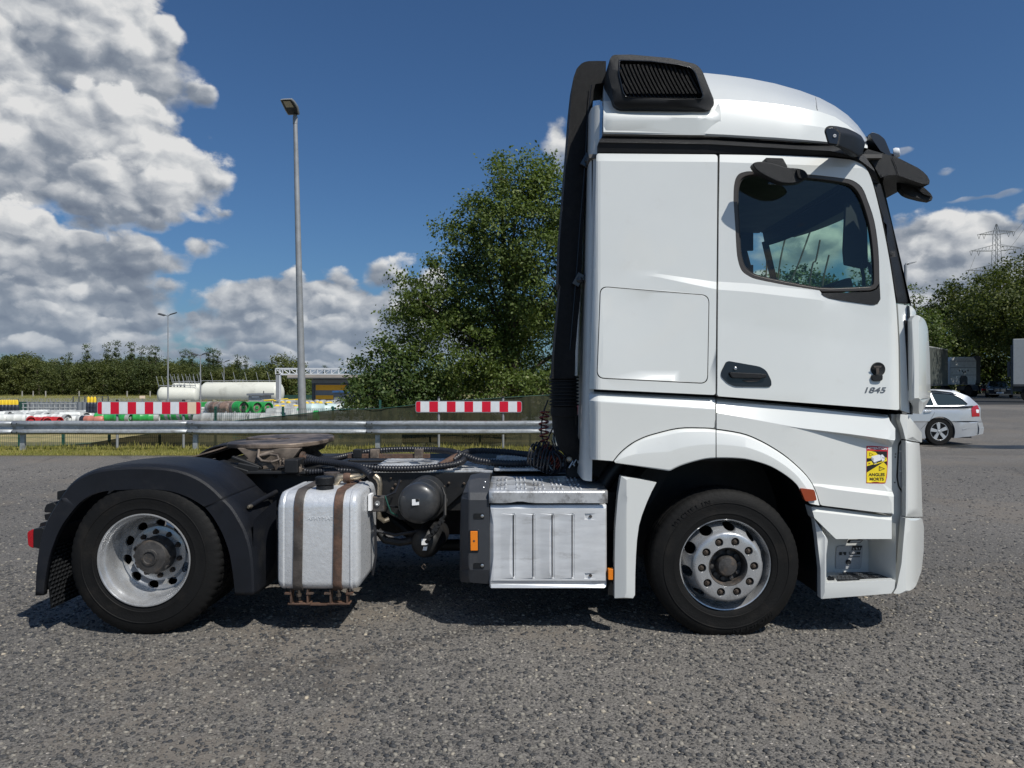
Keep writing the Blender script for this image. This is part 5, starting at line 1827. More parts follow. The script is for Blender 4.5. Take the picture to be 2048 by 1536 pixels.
# tread: on the step floor
tr = MB()
tp = [P(1675, 1168.6, 4.625), P(1779, 1162, 4.635), P(1779.5, 1157.5, 4.70), P(1742, 1149.5, 4.83), P(1687, 1149.5, 4.83), P(1674, 1156, 4.75)]
tp = [Vector((v.x, v.y, zf + .002)) for v in tp]
tr.prism(tp[::-1], (0, 0, .014))
trd = tr.build('tread_plate', 'black_plastic', st, bevel=.002)
k = MB()
for i in range(26):
    f = (i + .5) / 26
    x0 = tp[0].x + (tp[1].x - tp[0].x) * f
    for (ya, yb_) in ((4.65, 4.69), (4.705, 4.75), (4.765, 4.80)):
        if i in (11, 12, 13, 14, 19, 20, 21): continue
        k.rbox((x0 * (1 - .05 * (ya - 4.65)), (ya + yb_) / 2, zf + .0175), (.005, (yb_ - ya) * .8, .003), Matrix.Rotation(.25 if i % 2 else .1, 3, 'Z'))
k.build('grip_teeth', 'steel_bright', trd, kind='stuff')
m = MB(); m.prism([Vector((v.x, v.y, zf + .002)) for v in (P(1655, 1158, 4.70), P(1663, 1163, 4.64), P(1669, 1163, 4.64), P(1669.5, 1153, 4.76), P(1656, 1154, 4.76))], (0, 0, .006)); m.build('grip_pad', 'black_plastic', st)

# --- front corner
def cornery(base, x0, w, amp):
    return lambda a, b: base + amp * max(0.0, (a - x0) / w) ** 2


panel('vent_cheek', [(1783, 828), (1813, 832), (1812, 1036), (1803, 1128), (1792, 1178), (1784, 1186)] , lambda a, b: 4.735, 'white_plastic', T, thick=.03, bevel=.002, sharp=30, grid=20)
sl_o = [(1797, 888), (1803, 879, 3), (1811, 876, 1), (1811, 990, 1), (1806, 988, 4), (1797, 974, 4), (1793.5, 955)]
vs = panel('vent_slot', rnd(sl_o, 5), 4.728, 'black_plastic', T, thick=.008, bevel=.001, sharp=30, grid=0)
panel('vent_insert', rnd([(1799, 892), (1805, 884), (1811, 882), (1811, 984), (1806, 982), (1799, 972), (1796.5, 955)], 3), 4.722, 'label_grey', vs, thick=.004, bevel=.001, sharp=30, grid=0)
for py in (901, 941):
    plate('vent_rib', [(1800, py), (1811, py + 1), (1811, py + 4), (1800, py + 2.5)], 4.712, 4.722, 'white_plastic', vs, bevel=0)
for q in ((1791, 908), (1790.5, 914), (1789.5, 965)):
    MB().lathe(P(q[0], q[1], 4.734), (0, -1, 0), [(.004, 0), (.004, .003), (.001, .003)], 8).build('screw', 'black_gloss', vs)
panel('corner_panel', rnd([(1801, 828.5), (1816, 830), (1829, 846), (1844, 866), (1844, 885, 2), (1811, 879, 2), (1806, 858), (1800, 840)], 1), cornery(4.655, 1812, 32, .28), 'white_paint', T, thick=.05, bevel=.003, sharp=20, grid=10)
panel('corner_panel', [(1811, 881), (1839, 886.5), (1842, 930), (1844.5, 1034), (1811.5, 1033.5), (1812, 950)], cornery(4.66, 1815, 30, .30), 'white_paint', T, thick=.05, bevel=.003, sharp=25, grid=10)
panel('bumper_corner', rnd([(1811, 1036, 1), (1844.5, 1037, 2), (1848, 1054), (1847.5, 1101), (1843, 1142), (1832, 1172), (1824, 1180), (1797, 1188), (1786, 1187, 3), (1793, 1177), (1803, 1128)], 5), cornery(4.635, 1808, 40, .38), 'white_paint', T, thick=.06, bevel=.004, sharp=25, grid=10)
panel('corner_strip', [(1795.5, 608), (1814.5, 611), (1817, 645), (1820.5, 827), (1801.5, 820.5), (1799.8, 690)], lambda a, b: 4.66 + .0 * a, 'white_paint', T, thick=.04, bevel=.003, sharp=20, grid=14)
panel('air_gap', [(1809, 640), (1821.5, 643), (1825, 829), (1821.2, 829), (1817, 780), (1813, 700)], lambda a, b: 4.654, 'grain_plastic', T, thick=.03, bevel=0, sharp=30, grid=0)
panel('gap_seal', [(1815.5, 611), (1819, 612), (1822.5, 660), (1825.5, 829), (1822, 829), (1817.5, 660)], lambda a, b: 4.648, 'black_gloss', T, thick=.05, bevel=0, sharp=30, grid=0)
df = rnd([(1824, 638, 3), (1832, 629, 3), (1849, 637, 8), (1856, 656, 8), (1859.5, 712, 4), (1861.5, 794, 3), (1842, 828.5, 4), (1824, 826, 2)], 3)
dfy = lambda a, b: 4.60 + .40 * max(0, (a - 1836) / 25.0) ** 2 + .10 * max(0, (b - 797) / 30.0)
panel('air_deflector', df, dfy, 'white_paint', T, thick=.05, lines=[[(1825, 800), (1840, 799), (1859, 796)]], bevel=.004, sharp=10, grid=9)
panel('corner_cap', rnd([(1816, 610, 2), (1824, 613), (1831, 621), (1832.5, 628), (1824, 637), (1820, 644)], 2), cornery(4.68, 1822, 12, .12), 'white_paint', T, thick=.04, bevel=.003, sharp=25, grid=5)

# --- warning sticker
SY = lambda a, b: lff(a, b) - .0015
STK = lambda lift: (lambda a, b: SY(a, b) - lift)
sx = lambda u: 1710 + u / 15.36
sy = lambda v: 880 + v / 15.36
so_ = [(355, 185), (520, 178), (1020, 215), (1005, 760), (985, 1100), (945, 1310), (880, 1335), (345, 1325)]
stk = panel('warning_sticker', [(sx(a), sy(b)) for a, b in so_], STK(0), 'sticker_red', T, thick=.001, bevel=0, sharp=40, grid=12, label='yellow and black warning sticker')
for q, mt in (([(368, 335), (985, 350), (985, 780), (965, 1100), (930, 1305), (360, 1305), (358, 900)], 'sticker_black'),):
    panel('sticker_print', [(sx(a), sy(b)) for a, b in q], STK(.0006), mt, stk, thick=.0003, bevel=0, sharp=40, grid=9)
for q in ([(368, 335), (600, 335), (720, 470), (500, 520), (500, 560), (368, 560)], [(362, 680), (500, 645), (570, 745), (365, 805)], [(905, 590), (950, 520), (985, 590), (980, 650), (880, 675)],
          [(358, 1000), (880, 680), (982, 790), (985, 900), (962, 1100), (930, 1303), (358, 1303)], [(570, 735), (700, 700), (850, 650), (880, 672), (600, 760)]):
    panel('sticker_print', [(sx(a), sy(b)) for a, b in q], STK(.0011), 'sticker_yellow', stk, thick=.0003, bevel=0, sharp=40, grid=9)
for q, mt in (([(505, 510), (730, 445), (790, 470), (800, 620), (580, 690), (510, 610)], 'sticker_white'), ([(505, 515), (575, 560), (580, 690), (510, 610)], 'label_grey'), ([(800, 455), (850, 445), (910, 520), (905, 620), (830, 650), (800, 560)], 'sticker_white'),
              ([(845, 525), (900, 530), (900, 575), (850, 560)], 'sticker_black'), ([(600, 700), (660, 685), (670, 715), (610, 735)], 'label_grey'), ([(840, 640), (890, 625), (890, 650), (850, 665)], 'label_grey'),
              ([(440, 380), (570, 450), (440, 495), (450, 480), (545, 448), (455, 400), (455, 480), (440, 495)], 'sticker_black'),
              ([(400, 745), (430, 690), (480, 735)], 'amber_lens'), ([(920, 600), (935, 570), (955, 605)], 'amber_lens'),
              ([(735, 800), (930, 885), (735, 955), (750, 930), (890, 885), (755, 830), (755, 930), (735, 955)], 'sticker_black'), ([(770, 840), (800, 880), (830, 895), (775, 870)], 'sticker_black')):
    panel('sticker_print', [(sx(a), sy(b)) for a, b in q], STK(.0016), mt, stk, thick=.0003, bevel=0, sharp=40, grid=9)
text_on('sticker_lettering', 'ATTENTION', sx(688), sy(262), 6.3, 'sticker_white', stk, SY, lift=.0016, sx=1.12, bold=.0005, roll=math.radians(2))
text_on('sticker_lettering', 'ANGLES', sx(668), sy(1068), 8.3, 'sticker_black', stk, SY, lift=.0018, sx=1.06, bold=.0007)
text_on('sticker_lettering', 'MORTS', sx(665), sy(1205), 8.3, 'sticker_black', stk, SY, lift=.0018, sx=1.06, bold=.0007)

# --- roof fairing
st_px = [1207, 1240, 1300, 1360, 1410, 1450, 1500, 1550, 1600, 1640, 1670, 1695, 1715, 1728, 1735]
sil = [(1207, 150), (1300, 147), (1410, 146), (1450, 150), (1500, 157), (1550, 167), (1600, 181), (1640, 196), (1670, 212), (1695, 230), (1715, 250), (1728, 268), (1735, 279)]
cre = [(1207, 200), (1410, 197), (1440, 196), (1500, 200), (1560, 207), (1630, 218), (1670, 232), (1700, 252), (1720, 270), (1735, 287)]
bot = [(1207, 268), (1420, 272), (1560, 280), (1663, 288), (1735, 297)]
rows = []
for px in st_px:
    f = sst((px - 1600) / 140.0)
    y0 = 4.665 + .07 * f
    yc_ = 4.70 + .10 * f + .02
    ys = 5.10 - .12 * f
    b, c, s_ = yat(bot, px), yat(cre, px), yat(sil, px)
    pts = [P(px, b, y0), P(px, b * .94 + c * .06, y0 - .012), P(px, b * .5 + c * .5, y0), P(px, c * .97 + b * .03, yc_ - .012), P(px, c * .97 + s_ * .03, yc_ + .01), P(px, c * .7 + s_ * .3, yc_ + (ys - yc_) * .22)]
    q1, q2 = P(px, c * .35 + s_ * .65, yc_ + (ys - yc_) * .55), P(px, s_, ys)
    X = q2.x
    pts += [q1, q2, Vector((X + .01, 5.35, q2.z + .035)), Vector((X + .02, 5.6, q2.z + .05)), Vector((X + .02, YC, q2.z + .055))]
    far = [Vector((p.x, 2 * YC - p.y, p.z)) for p in pts[:-1]][::-1]
    rows.append(pts + far)
rf = MB().grid(rows).build('roof_fairing', 'white_paint', T, smooth=13)
# back of the fairing
b0 = rows[0]
MB().add([Vector((v.x - .02 * 0, v.y, v.z)) for v in b0], [tuple(range(len(b0)))]).build('fairing_back', 'white_paint', T)
for px_ in (1632,):
    pts = []
    for f, yy_ in ((0, 4.74), (.3, 4.80), (.65, 4.92), (1, 5.04)):
        pts.append(P(px_ - 10 * f * 0 + (1 - f) * 3, yat(cre, px_) * (1 - f) + yat(sil, px_) * f + 1, yy_ - .004))
    MB().tube(pts, .003, 5).build('seam', 'label_grey', rf)
# ledge below the air intake, with the moulded lip
panel('intake_ledge', rnd([(1207, 226, 4), (1412, 230.5, 6), (1428, 225, 8), (1437, 206, 2), (1441, 216, 4), (1443, 271, 0), (1206, 267, 3)], 3), relief([([(1200, 196), (1460, 198)], 4.67), ([(1200, 224), (1410, 229), (1428, 222), (1460, 202)], 4.660), ([(1200, 232), (1410, 236), (1460, 240)], 4.640), ([(1200, 270), (1460, 272)], 4.655)], lambda a, b: .012 * max(0, (1216 - a) / 10) ** 2 + .020 * sst((a - 1405) / 32.0)), 'white_paint', T, thick=.05, bevel=.006, sharp=40, grid=14, seg=3)

# --- air intake box on the roof corner
ib = rnd([(1226, 109.5, 10), (1262, 109, 0), (1340, 116, 0), (1392, 128, 12), (1404, 140, 8), (1428, 200, 5), (1428, 212, 8), (1417, 220, 5), (1238, 218, 8), (1228, 208, 5), (1217, 150, 4), (1219, 118, 6)], 6)
gi = rnd([(1238, 119, 4), (1300, 121, 0), (1357, 128, 0), (1384, 135, 10), (1392, 145, 6), (1408, 192, 4), (1404, 198, 4), (1252, 194.5, 6), (1246, 186, 4), (1236.5, 146, 4)], 4)
ic = (1318, 165)
iby = lambda a, b: 4.60 + .045 * min(1, (((a - ic[0]) / 108) ** 4 + ((b - ic[1]) / 56) ** 4))
ibx = panel('air_intake', ib, iby, 'black_plastic', T, thick=.42, holes=[gi], bevel=.02, sharp=40, grid=12, seg=4)
panel('intake_back', [((a - ic[0]) * 1.02 + ic[0], (b - ic[1]) * 1.02 + ic[1]) for a, b in gi], 4.675, 'black_gloss', ibx, thick=0, bevel=0, grid=0)
gi2 = [((a - ic[0]) * .975 + ic[0], (b - ic[1]) * .965 + ic[1]) for a, b in gi]
panel('grille_frame', gi, lambda a, b: iby(a, b) - .006, 'black_gloss', ibx, thick=.02, holes=[gi2], bevel=.002, grid=0)
for k in range(23):
    f = (k + .3) / 22.5
    xt = 1216 + 176 * f
    pts = []
    for g_ in np.linspace(0, 1, 9):
        py = 119 + 78 * g_
        px = xt + 34 * (g_ ** 1.25) + 6 * f * g_
        if inpoly(px, py, gi2): pts.append(P(px, py, 4.626))
    if len(pts) > 1:
        m = MB()
        n_ = len(pts)
        V = []
        for p in pts:
            V += [p + Vector((-.0065, .0, 0)), p + Vector((.0055, -.004, 0)), p + Vector((.0055, .03, 0)), p + Vector((-.0065, .03, 0))]
        Fc = []
        for i in range(n_ - 1):
            for c in range(4):
                a, b_ = i * 4 + c, i * 4 + (c + 1) % 4
                Fc.append((a, b_, b_ + 4, a + 4))
        m.add(V, Fc).build('slat', 'grain_plastic', ibx, smooth=30)

# --- snorkel duct behind the cab
dk = [(1212, 122), (1178, 122), (1163, 127), (1153, 138), (1147, 155), (1142, 200), (1134, 304), (1127, 390), (1119.5, 483), (1116.5, 567), (1121, 572), (1116, 620), (1110, 690), (1105.5, 747), (1103, 757), (1148, 757), (1151, 700), (1156, 640), (1161, 590), (1164, 520), (1166, 460), (1170, 370), (1176, 318), (1186, 205), (1187, 182), (1191, 168), (1212, 165)]
dko = spl(dk[:4], 2)[:-1] + dk[3:]
duct = panel('air_duct', dko, lambda a, b: 4.90 + .035 * sst((1150 + (300 - b) * .02 - a) / 30.0), 'grain_plastic', T, thick=.30, bevel=.022, sharp=30, grid=16, seg=3)
MB().tube([P(1183, 170, 4.88), P(1174, 250, 4.885), P(1170, 330, 4.885), P(1160, 450, 4.887), P(1152, 560, 4.887), P(1140, 700, 4.887)], .003, 5).build('seam', 'black_gloss', duct)
c = P(1128, 790, 5.03)
n_ = 9
pr = []
for i in range(n_):
    zz = PZ(812, 5.03) + (PZ(750, 5.03) - PZ(812, 5.03)) * i / n_
    h = (PZ(750, 5.03) - PZ(812, 5.03)) / n_
    pr += [(.088, zz), (.104, zz + h * .25), (.104, zz + h * .5), (.088, zz + h * .75)]
MB().lathe((c.x, 5.03, 0), (0, 0, 1), pr, 32).build('bellows', 'black_plastic', duct, smooth=45)
MB().lathe((c.x, 5.03, 0), (0, 0, 1), [(.09, PZ(832, 5.03)), (.094, PZ(831, 5.03)), (.094, PZ(813, 5.03)), (.08, PZ(812, 5.03))], 32).build('clamp_ring', 'grain_plastic', duct, smooth=30)
MB().tube([P(1127, 815, 5.03), P(1128, 850, 5.03), P(1136, 885, 5.05), P(1156, 912, 5.12), P(1190, 930, 5.25)], [.085, .082, .078, .072, .07], 20).build('lower_pipe', 'grain_plastic', duct, smooth=50)
for py, px in ((322, 1172), (560, 1156)):
    m = MB()
    m.rbox(P(px, py, 4.88), (.05, .06, .09), Matrix.Rotation(.5, 3, 'Y'))
    m.rbox(P(px + 8, py - 2, 4.9), (.10, .05, .03), Matrix.Rotation(-.2, 3, 'Y'))
    m.lathe(P(px + 3, py, 4.86), (0, -1, 0), [(.022, -.02), (.022, .02), (.01, .025)], 10, cap1=True)
    m.build('bracket', 'black_gloss', duct, bevel=.004)

# --- shell: rear wall, far side, floor, front
def backx(z):
    return .475 + (z - 1.1) * .022


rows = []
for z in (0.98, 1.6, 2.4, 3.09, 3.27, 3.42):
    x = backx(z)
    r = [Vector((x + .045, 4.70, z)), Vector((x + .012, 4.715, z)), Vector((x - .006, 4.76, z)), Vector((x - .01, 4.85, z)), Vector((x - .01, YC, z))]
    rows.append(r + [Vector((v.x, 2 * YC - v.y, v.z)) for v in r[:-1]][::-1])
MB().grid(rows).build('rear_wall', 'white_plastic', T, smooth=60)
# ribs pressed into the rear wall
for yq in (5.2, 5.6, 6.0, 6.4):
    m = MB(); m.box(.44, .455, yq, yq + .12, 1.2, 2.9); m.build('wall_rib', 'white_plastic', T, bevel=.006)


def farmap(a, b):
    v = P(a, b, 4.63)
    return Vector((v.x, 7.105, v.z))


far_out = [(1186, 306), (1660, 312), (1706, 318), (1738, 343), (1764, 443), (1793, 605), (1799, 820), (1799, 905), (1620, 940), (1500, 890), (1400, 890), (1260, 935), (1178, 925)]
panel('far_side_panel', far_out, 0, 'white_paint', T, thick=.03, holes=[GIs], grid=0, bevel=0, mapf=farmap, back=True)
m = MB()
fw = [farmap(a, b) for a, b in GO]
m.add(fw, [tuple(range(len(fw)))])
m.build('far_window', 'door_glass', T)
MB().box(.50, 2.60, 4.80, 6.94, 1.10, 1.16).build('cab_floor', 'interior_dark', T)
MB().box(.50, 2.40, 4.70, 7.04, 3.075, 3.10).build('headliner', 'interior_grey', T)
MB().box(.52, 1.35, 4.72, 7.02, 1.7, 1.95).build('bunk', 'interior_dark', T, bevel=.04)
MB().box(1.28, 1.30, 5.0, 7.02, 1.16, 3.07).build('curtain', 'interior_dark', T)
MB().box(1.38, 2.19, 7.0, 7.03, 2.15, 3.07).build('curtain', 'interior_dark', T)
MB().box(2.19, 2.33, 7.0, 7.03, 2.90, 3.07).build('curtain', 'interior_dark', T)
MB().box(2.19, 2.33, 7.0, 7.03, 2.15, 2.76).build('curtain', 'interior_dark', T)
# inner skins so that the white outer sheets stay dark inside
panel('door_inner_skin', [((a - 1612) * .99 + 1612, (b - 560) * .985 + 560) for a, b in door_out], lambda a, b: dl(a, b) + .06, 'interior_dark', T, thick=.02, holes=[WOs], bevel=0, grid=0, back=True)
MB().box(.52, 1.40, 4.72, 4.735, 1.16, 3.07).build('side_lining', 'interior_dark', T)
panel('far_lining', [((a - 1612) * .99 + 1612, (b - 560) * .985 + 560) for a, b in far_out], 0, 'interior_dark', T, thick=.01, holes=[GIs], grid=0, bevel=0, mapf=lambda a, b: farmap(a, b) - Vector((0, .05, 0)), back=True)
# windscreen and front panels
def fx(s, t):      # t 0 bottom .. 1 top
    return (2.735 + (2.53 - 2.735) * t) - .115 * abs(s) ** 4


rows = [[Vector((fx(s, t), YC + s * 1.10, 2.13 + .85 * t)) for s in np.linspace(-1, 1, 21)] for t in np.linspace(0, 1, 5)]
MB().grid(rows).build('windscreen', 'screen_glass', T, smooth=60)
prf = [(.30, 2.74), (.36, 2.80), (.70, 2.82), (.98, 2.80), (1.0, 2.79), (1.35, 2.79), (1.9, 2.765), (2.10, 2.745), (2.135, 2.70)]
rows = [[Vector((x - .22 * abs(s) ** 5, YC + s * 1.10, z)) for s in np.linspace(-1, 1, 25)] for z, x in prf]
MB().grid(rows).build('front_panel', 'white_paint', T, smooth=25)
for z0, z1 in ((1.05, 1.16), (1.20, 1.31), (1.35, 1.46), (1.50, 1.61)):
    rows = [[Vector((2.805 - .22 * abs(s) ** 5 - (.02 if z > z0 else 0), YC + s * .8, z)) for s in np.linspace(-1, 1, 13)] for z in (z0, z0 + .01, z1)]
    MB().grid(rows).build('grille_bar', 'black_plastic', T, smooth=25)
# header above the windscreen and the dark upper pillars
rows = [[Vector((fx(s, 1) + dx, YC + s * 1.13, z)) for s in np.linspace(-1, 1, 21)] for z, dx in ((2.935, .012), (2.99, .02), (3.14, -.01), (3.24, -.08))]
MB().grid(rows).build('screen_header', 'black_plastic', T, smooth=40)
for s in (-1, 1):
    rows = [[Vector((fx(s * u, t) + .01, YC + s * u * 1.10, 2.10 + .88 * t)) for u in (.955, 1.0, 1.03)] for t in np.linspace(0, 1, 5)]
    MB().grid(rows).build('screen_pillar', 'black_plastic', T, smooth=60)
# interior fittings
m = MB()
rows = []
for X, Z in ((2.62, 2.16), (2.52, 2.235), (2.36, 2.25), (2.25, 2.20), (2.2, 2.0), (2.22, 1.5)):
    rows.append([Vector((X, y_, Z + (.05 * math.exp(-((y_ - 6.45) / .25) ** 2)))) for y_ in np.linspace(4.80, 6.98, 16)])
MB().grid(rows).build('dashboard', 'interior_dark', T, smooth=60)


def seat(yc):
    s = thing  # noqa
    m = MB()
    m.box(1.45, 1.98, yc - .26, yc + .26, 1.62, 1.80)
    o = m.build('seat', 'interior_dark', T, bevel=.05, seg=3)
    MB().rbox((1.44, yc, 2.12), (.16, .5, .74), Matrix.Rotation(-.16, 3, 'Y')).build('backrest', 'interior_dark', o, bevel=.05, seg=3)
    MB().rbox((1.36, yc, 2.58), (.11, .28, .20), Matrix.Rotation(-.16, 3, 'Y')).build('headrest', 'interior_dark', o, bevel=.04, seg=3)


seat(5.20)
seat(6.50)
m = MB()
cc = Vector((2.12, 6.45, 2.17))
ax = Vector((.62, 0, -.78)).normalized()
e1 = Vector((0, 1, 0))
e2 = ax.cross(e1)
m.tube([cc + (e1 * math.cos(a) + e2 * math.sin(a)) * .22 for a in np.linspace(0, 2 * math.pi, 33)], .016, 8, caps=False)
m.tube([cc - e1 * .2, cc, cc + e1 * .2], .02, 6)
m.tube([cc, cc + ax * .4], .04, 8)
m.build('steering_wheel', 'interior_dark', T, smooth=60)
# camera screen on the near a-pillar
plate('mirror_display', rnd([(1692, 404), (1734, 409), (1737, 530), (1735, 536), (1722, 536), (1690, 529), (1687.5, 500)], 3), 4.86, 4.89, 'interior_dark', T, bevel=.006)
MB().tube([P(1742, 548, 4.83), P(1738, 528, 4.83), P(1727, 521, 4.83), P(1722, 530, 4.83), P(1727, 552, 4.83), P(1728, 575, 4.83)], .012, 8).build('grab_handle', 'interior_dark', T, smooth=60)
plate('instrument_hood', rnd([(1664, 577), (1670, 567), (1690, 557), (1702, 555), (1705, 566), (1706, 580)], 3), 5.2, 5.5, 'interior_dark', T, bevel=.01)

# --- exterior sun visor
vo = [(1733, 300), (1739, 302), (1785, 315), (1796, 319), (1816, 329), (1832, 337), (1843, 345), (1851, 353), (1856, 363), (1855, 370), (1840, 369), (1820, 362), (1801, 355), (1790, 352), (1778, 351.5), (1766, 354), (1758.5, 357.5), (1752, 346), (1743, 330), (1732, 315), (1722, 308)]
base = [P(a, b, 4.76) for a, b in vo]
rows = []
for s in np.linspace(-1, 1, 15):
    y_ = YC + s * 1.13
    off = .13 * (1 - abs(s) ** 3)
    sh = 0
    r = []
    for k_, v in enumerate(base):
        tip = sst((v.x - 2.4) / .35)
        r.append(Vector((v.x + off * (.4 + .6 * tip), y_, v.z + .11 * sst((s + 1) / .5))))
    rows.append(r)
vb = MB().grid(rows, close=True)
nn = len(base)
vb.F.append(tuple(range(nn)))
vb.F.append(tuple(range(14 * nn, 15 * nn))[::-1])
vis = vb.build('sun_visor', 'black_plastic', T, smooth=25)
MB().tube([P(1785, 316, 4.735), P(1792, 333, 4.735), P(1798, 354, 4.735)], .002, 4).build('seam', 'black_gloss', vis)
# front kerb mirror under the visor
fm = thing  # noqa
fmr = plate('front_mirror', rnd([(1801, 360, 2), (1802, 378, 4), (1811, 388, 4), (1822, 393, 3), (1845, 399, 2), (1863, 402, 2), (1866, 395, 2), (1862, 387, 4), (1849, 375, 4), (1838, 367, 1)], 3), 4.93, 4.985, 'black_plastic', T, bevel=.012, seg=3)
plate('mirror_facet', rnd([(1828, 373), (1844, 371), (1862, 388), (1864, 394), (1848, 389)], 2), 4.915, 4.929, 'grain_plastic', fmr, bevel=.003)
# small front camera plate with its bracket and the marker lamp above the visor
plate('front_camera_plate', rnd([(1740, 267, 3), (1745, 264, 3), (1758, 268, 5), (1770, 278, 5), (1779, 300, 3), (1784, 312, 2), (1778, 313, 2), (1761, 302, 3), (1751, 294, 4), (1746, 283, 3)], 3), 5.10, 5.14, 'arm_blue', T, bevel=.008, seg=3, label='dark blue camera plate above the sun visor')
m = MB()
m.tube([P(1728, 290, 5.05), P(1742, 284, 5.12), P(1752, 279, 5.15)], .018, 8)
m.tube([P(1735, 296, 5.08), P(1750, 303, 5.15), P(1770, 300, 5.16)], .012, 8)
m.tube([P(1732, 275, 5.05), P(1738, 292, 5.08), P(1748, 304, 5.12), P(1786, 312, 5.2)], .015, 8)
m.build('plate_bracket', 'black_gloss', T, smooth=50)
MB().lathe(P(1787, 307, 5.2), (1, -.5, .1), [(.034, 0), (.038, .015), (.030, .038), (.001, .042)], 16).build('roof_marker_lamp', 'sign_white', T, smooth=40)
# near camera arm
secs = [(4.34, [(1648, 262), (1652, 254), (1660, 251), (1667, 252), (1682, 265), (1677, 292), (1656, 289)]),
        (4.40, [(1650, 262), (1656, 254), (1668, 251.5), (1680, 253), (1697, 268), (1689, 297), (1666, 292)]),
        (4.47, [(1660, 265), (1670, 256), (1684, 254), (1699, 258), (1713, 272), (1704, 304), (1680, 298)]),
        (4.54, [(1674, 270), (1686, 261), (1699, 260), (1712, 264), (1724, 279), (1717, 313), (1690, 308)]),
        (4.62, [(1690, 277), (1701, 269), (1712, 267), (1722, 270), (1731, 286), (1724, 312), (1702, 316)]),
        (4.70, [(1705, 285), (1712, 276), (1718, 273), (1726, 276), (1731, 288), (1725, 303), (1712, 310)])]
rows = []
for yv, poly in secs:
    pl = rnd(poly, 5, 3)
    rows.append([P(a, b, yv) for a, b in pl])
cb = MB().grid(rows, close=True)
n_ = len(rows[0])
cb.F.append(tuple(range(5 * n_, 6 * n_)))
cb.F.append(tuple(range(0, n_))[::-1])
camo = cb.build('camera_arm', 'black_plastic', T, smooth=24)
plate('camera_face', rnd([(1651, 263, 2), (1654, 256, 3), (1666, 254.5, 2), (1679, 266, 2), (1675, 289.5, 3), (1658, 286.5, 2)], 2), 4.333, 4.345, 'black_gloss', camo, bevel=.004)
MB().lathe(P(1669, 272, 4.332), (0, -1, 0), [(.010, 0), (.010, .004), (.005, .005), (.001, .002)], 16).build('lens', 'label_grey', camo)
# kerb mirror
km = plate('kerb_mirror', spl([(1506, 330), (1511, 324), (1528, 323), (1548, 327), (1572, 334), (1597, 336.5), (1610, 341), (1616, 350), (1614, 357), (1592, 366), (1563, 365.5), (1540, 356), (1517, 343)], 3, closed=True), 4.47, 4.53, 'black_plastic', T, bevel=.022, seg=4)
plate('mirror_mount', rnd([(1531, 315, 3), (1566, 316, 3), (1576, 334, 3), (1570, 338, 2), (1552, 330, 3), (1532, 324, 2)], 3), 4.49, 4.69, 'black_plastic', km, bevel=.01)
plate('mirror_housing', spl([(1594, 338), (1606, 340), (1615, 348), (1613, 356), (1598, 356)], 3, closed=True), 4.455, 4.48, 'grain_plastic', km, bevel=.008)
# ------------------------------------------------------------------ wheels
def tyre_mesh(c, r, w, rl, y_out, s=1, lug=72, gd=.009):
    """c=(x,z) hub, outer sidewall at y_out, width w going s*y; rl = bead radius"""
    prof = [(rl - .006, .020), (rl, .008), (rl + .012, .004), (rl + .03, .0015), (rl + .033, -.002), (rl + .038, -.002), (rl + .041, -.001), (rl + .075, -.006), (rl + .098, -.006), (rl + .1, -.009), (rl + .104, -.009), (rl + .106, -.005), (rl + .12, -.004), (r - .045, .004), (r - .022, .014), (r - .010, .024), (r - .002, .040), (r, .05),
            (r, .066), (r - .012, .068), (r - .012, .078), (r, .080), (r, w * .38), (r - .012, w * .39), (r - .012, w * .42), (r, w * .43), (r, w * .57), (r - .012, w * .58), (r - .012, w * .61), (r, w * .62),
            (r, w - .08), (r - .012, w - .078), (r - .012, w - .068), (r, w - .066), (r, w - .05), (r - .01, w - .024), (r - .04, w - .004), (rl + .1, w + .004), (rl, w - .008), (rl - .006, w - .02)]
    n = lug * 4
    V = []
    for k in range(n):
        a = 2 * math.pi * k / n
        gro = (k % 4 == 0)
        for i, (rr, h) in enumerate(prof):
            q = rr
            if gro and 14 <= i <= 35 and rr > r - .035:
                q = rr - (gd if 16 <= i <= 34 else gd * .6)
            V.append(Vector((c[0] + q * math.cos(a), y_out + s * h, max(.0015 if True else 0, c[1] + q * math.sin(a)))))
    m = len(prof)
    Fc = []
    for k in range(n):
        k2 = (k + 1) % n
        for i in range(m - 1):
            f = (k * m + i, k * m + i + 1, k2 * m + i + 1, k2 * m + i)
            Fc.append(f if s > 0 else f[::-1])
    return V, Fc


def disc(name, c, Rr, holes, yf, m, parent, n=64, lines=(), bevel=.002, thick=.012, sharp=25, inner=None, rings=()):
    out = ell(0, 0, Rr, Rr, n)
    hs = [ell(h[0] * math.cos(h[1]), h[0] * math.sin(h[1]), h[2], h[2], h[3] if len(h) > 3 else 16) for h in holes]
    oval = []
    for h in holes:
        rr, a, rx = h[0], h[1], h[2]
        rt_ = h[4] if len(h) > 4 else rx
        pts = []
        for k in range(18):
            t = 2 * math.pi * k / 18
            u, v = rt_ * math.cos(t), rx * math.sin(t)      # radial, tangential
            pts.append((rr * math.cos(a) + u * math.cos(a) - v * math.sin(a), rr * math.sin(a) + u * math.sin(a) + v * math.cos(a)))
        oval.append(pts)
    if inner: oval.append(ell(0, 0, inner, inner, 40))
    ln = [ell(0, 0, q, q, 56) + [ell(0, 0, q, q, 56)[0]] for q in rings]
    mf = lambda a, b: Vector((c[0] + a, yf(math.hypot(a, b)), c[1] + b))
    return panel(name, out, 0, m, parent, thick=thick, holes=oval, lines=ln, grid=0, bevel=bevel, sharp=sharp, mapf=mf)


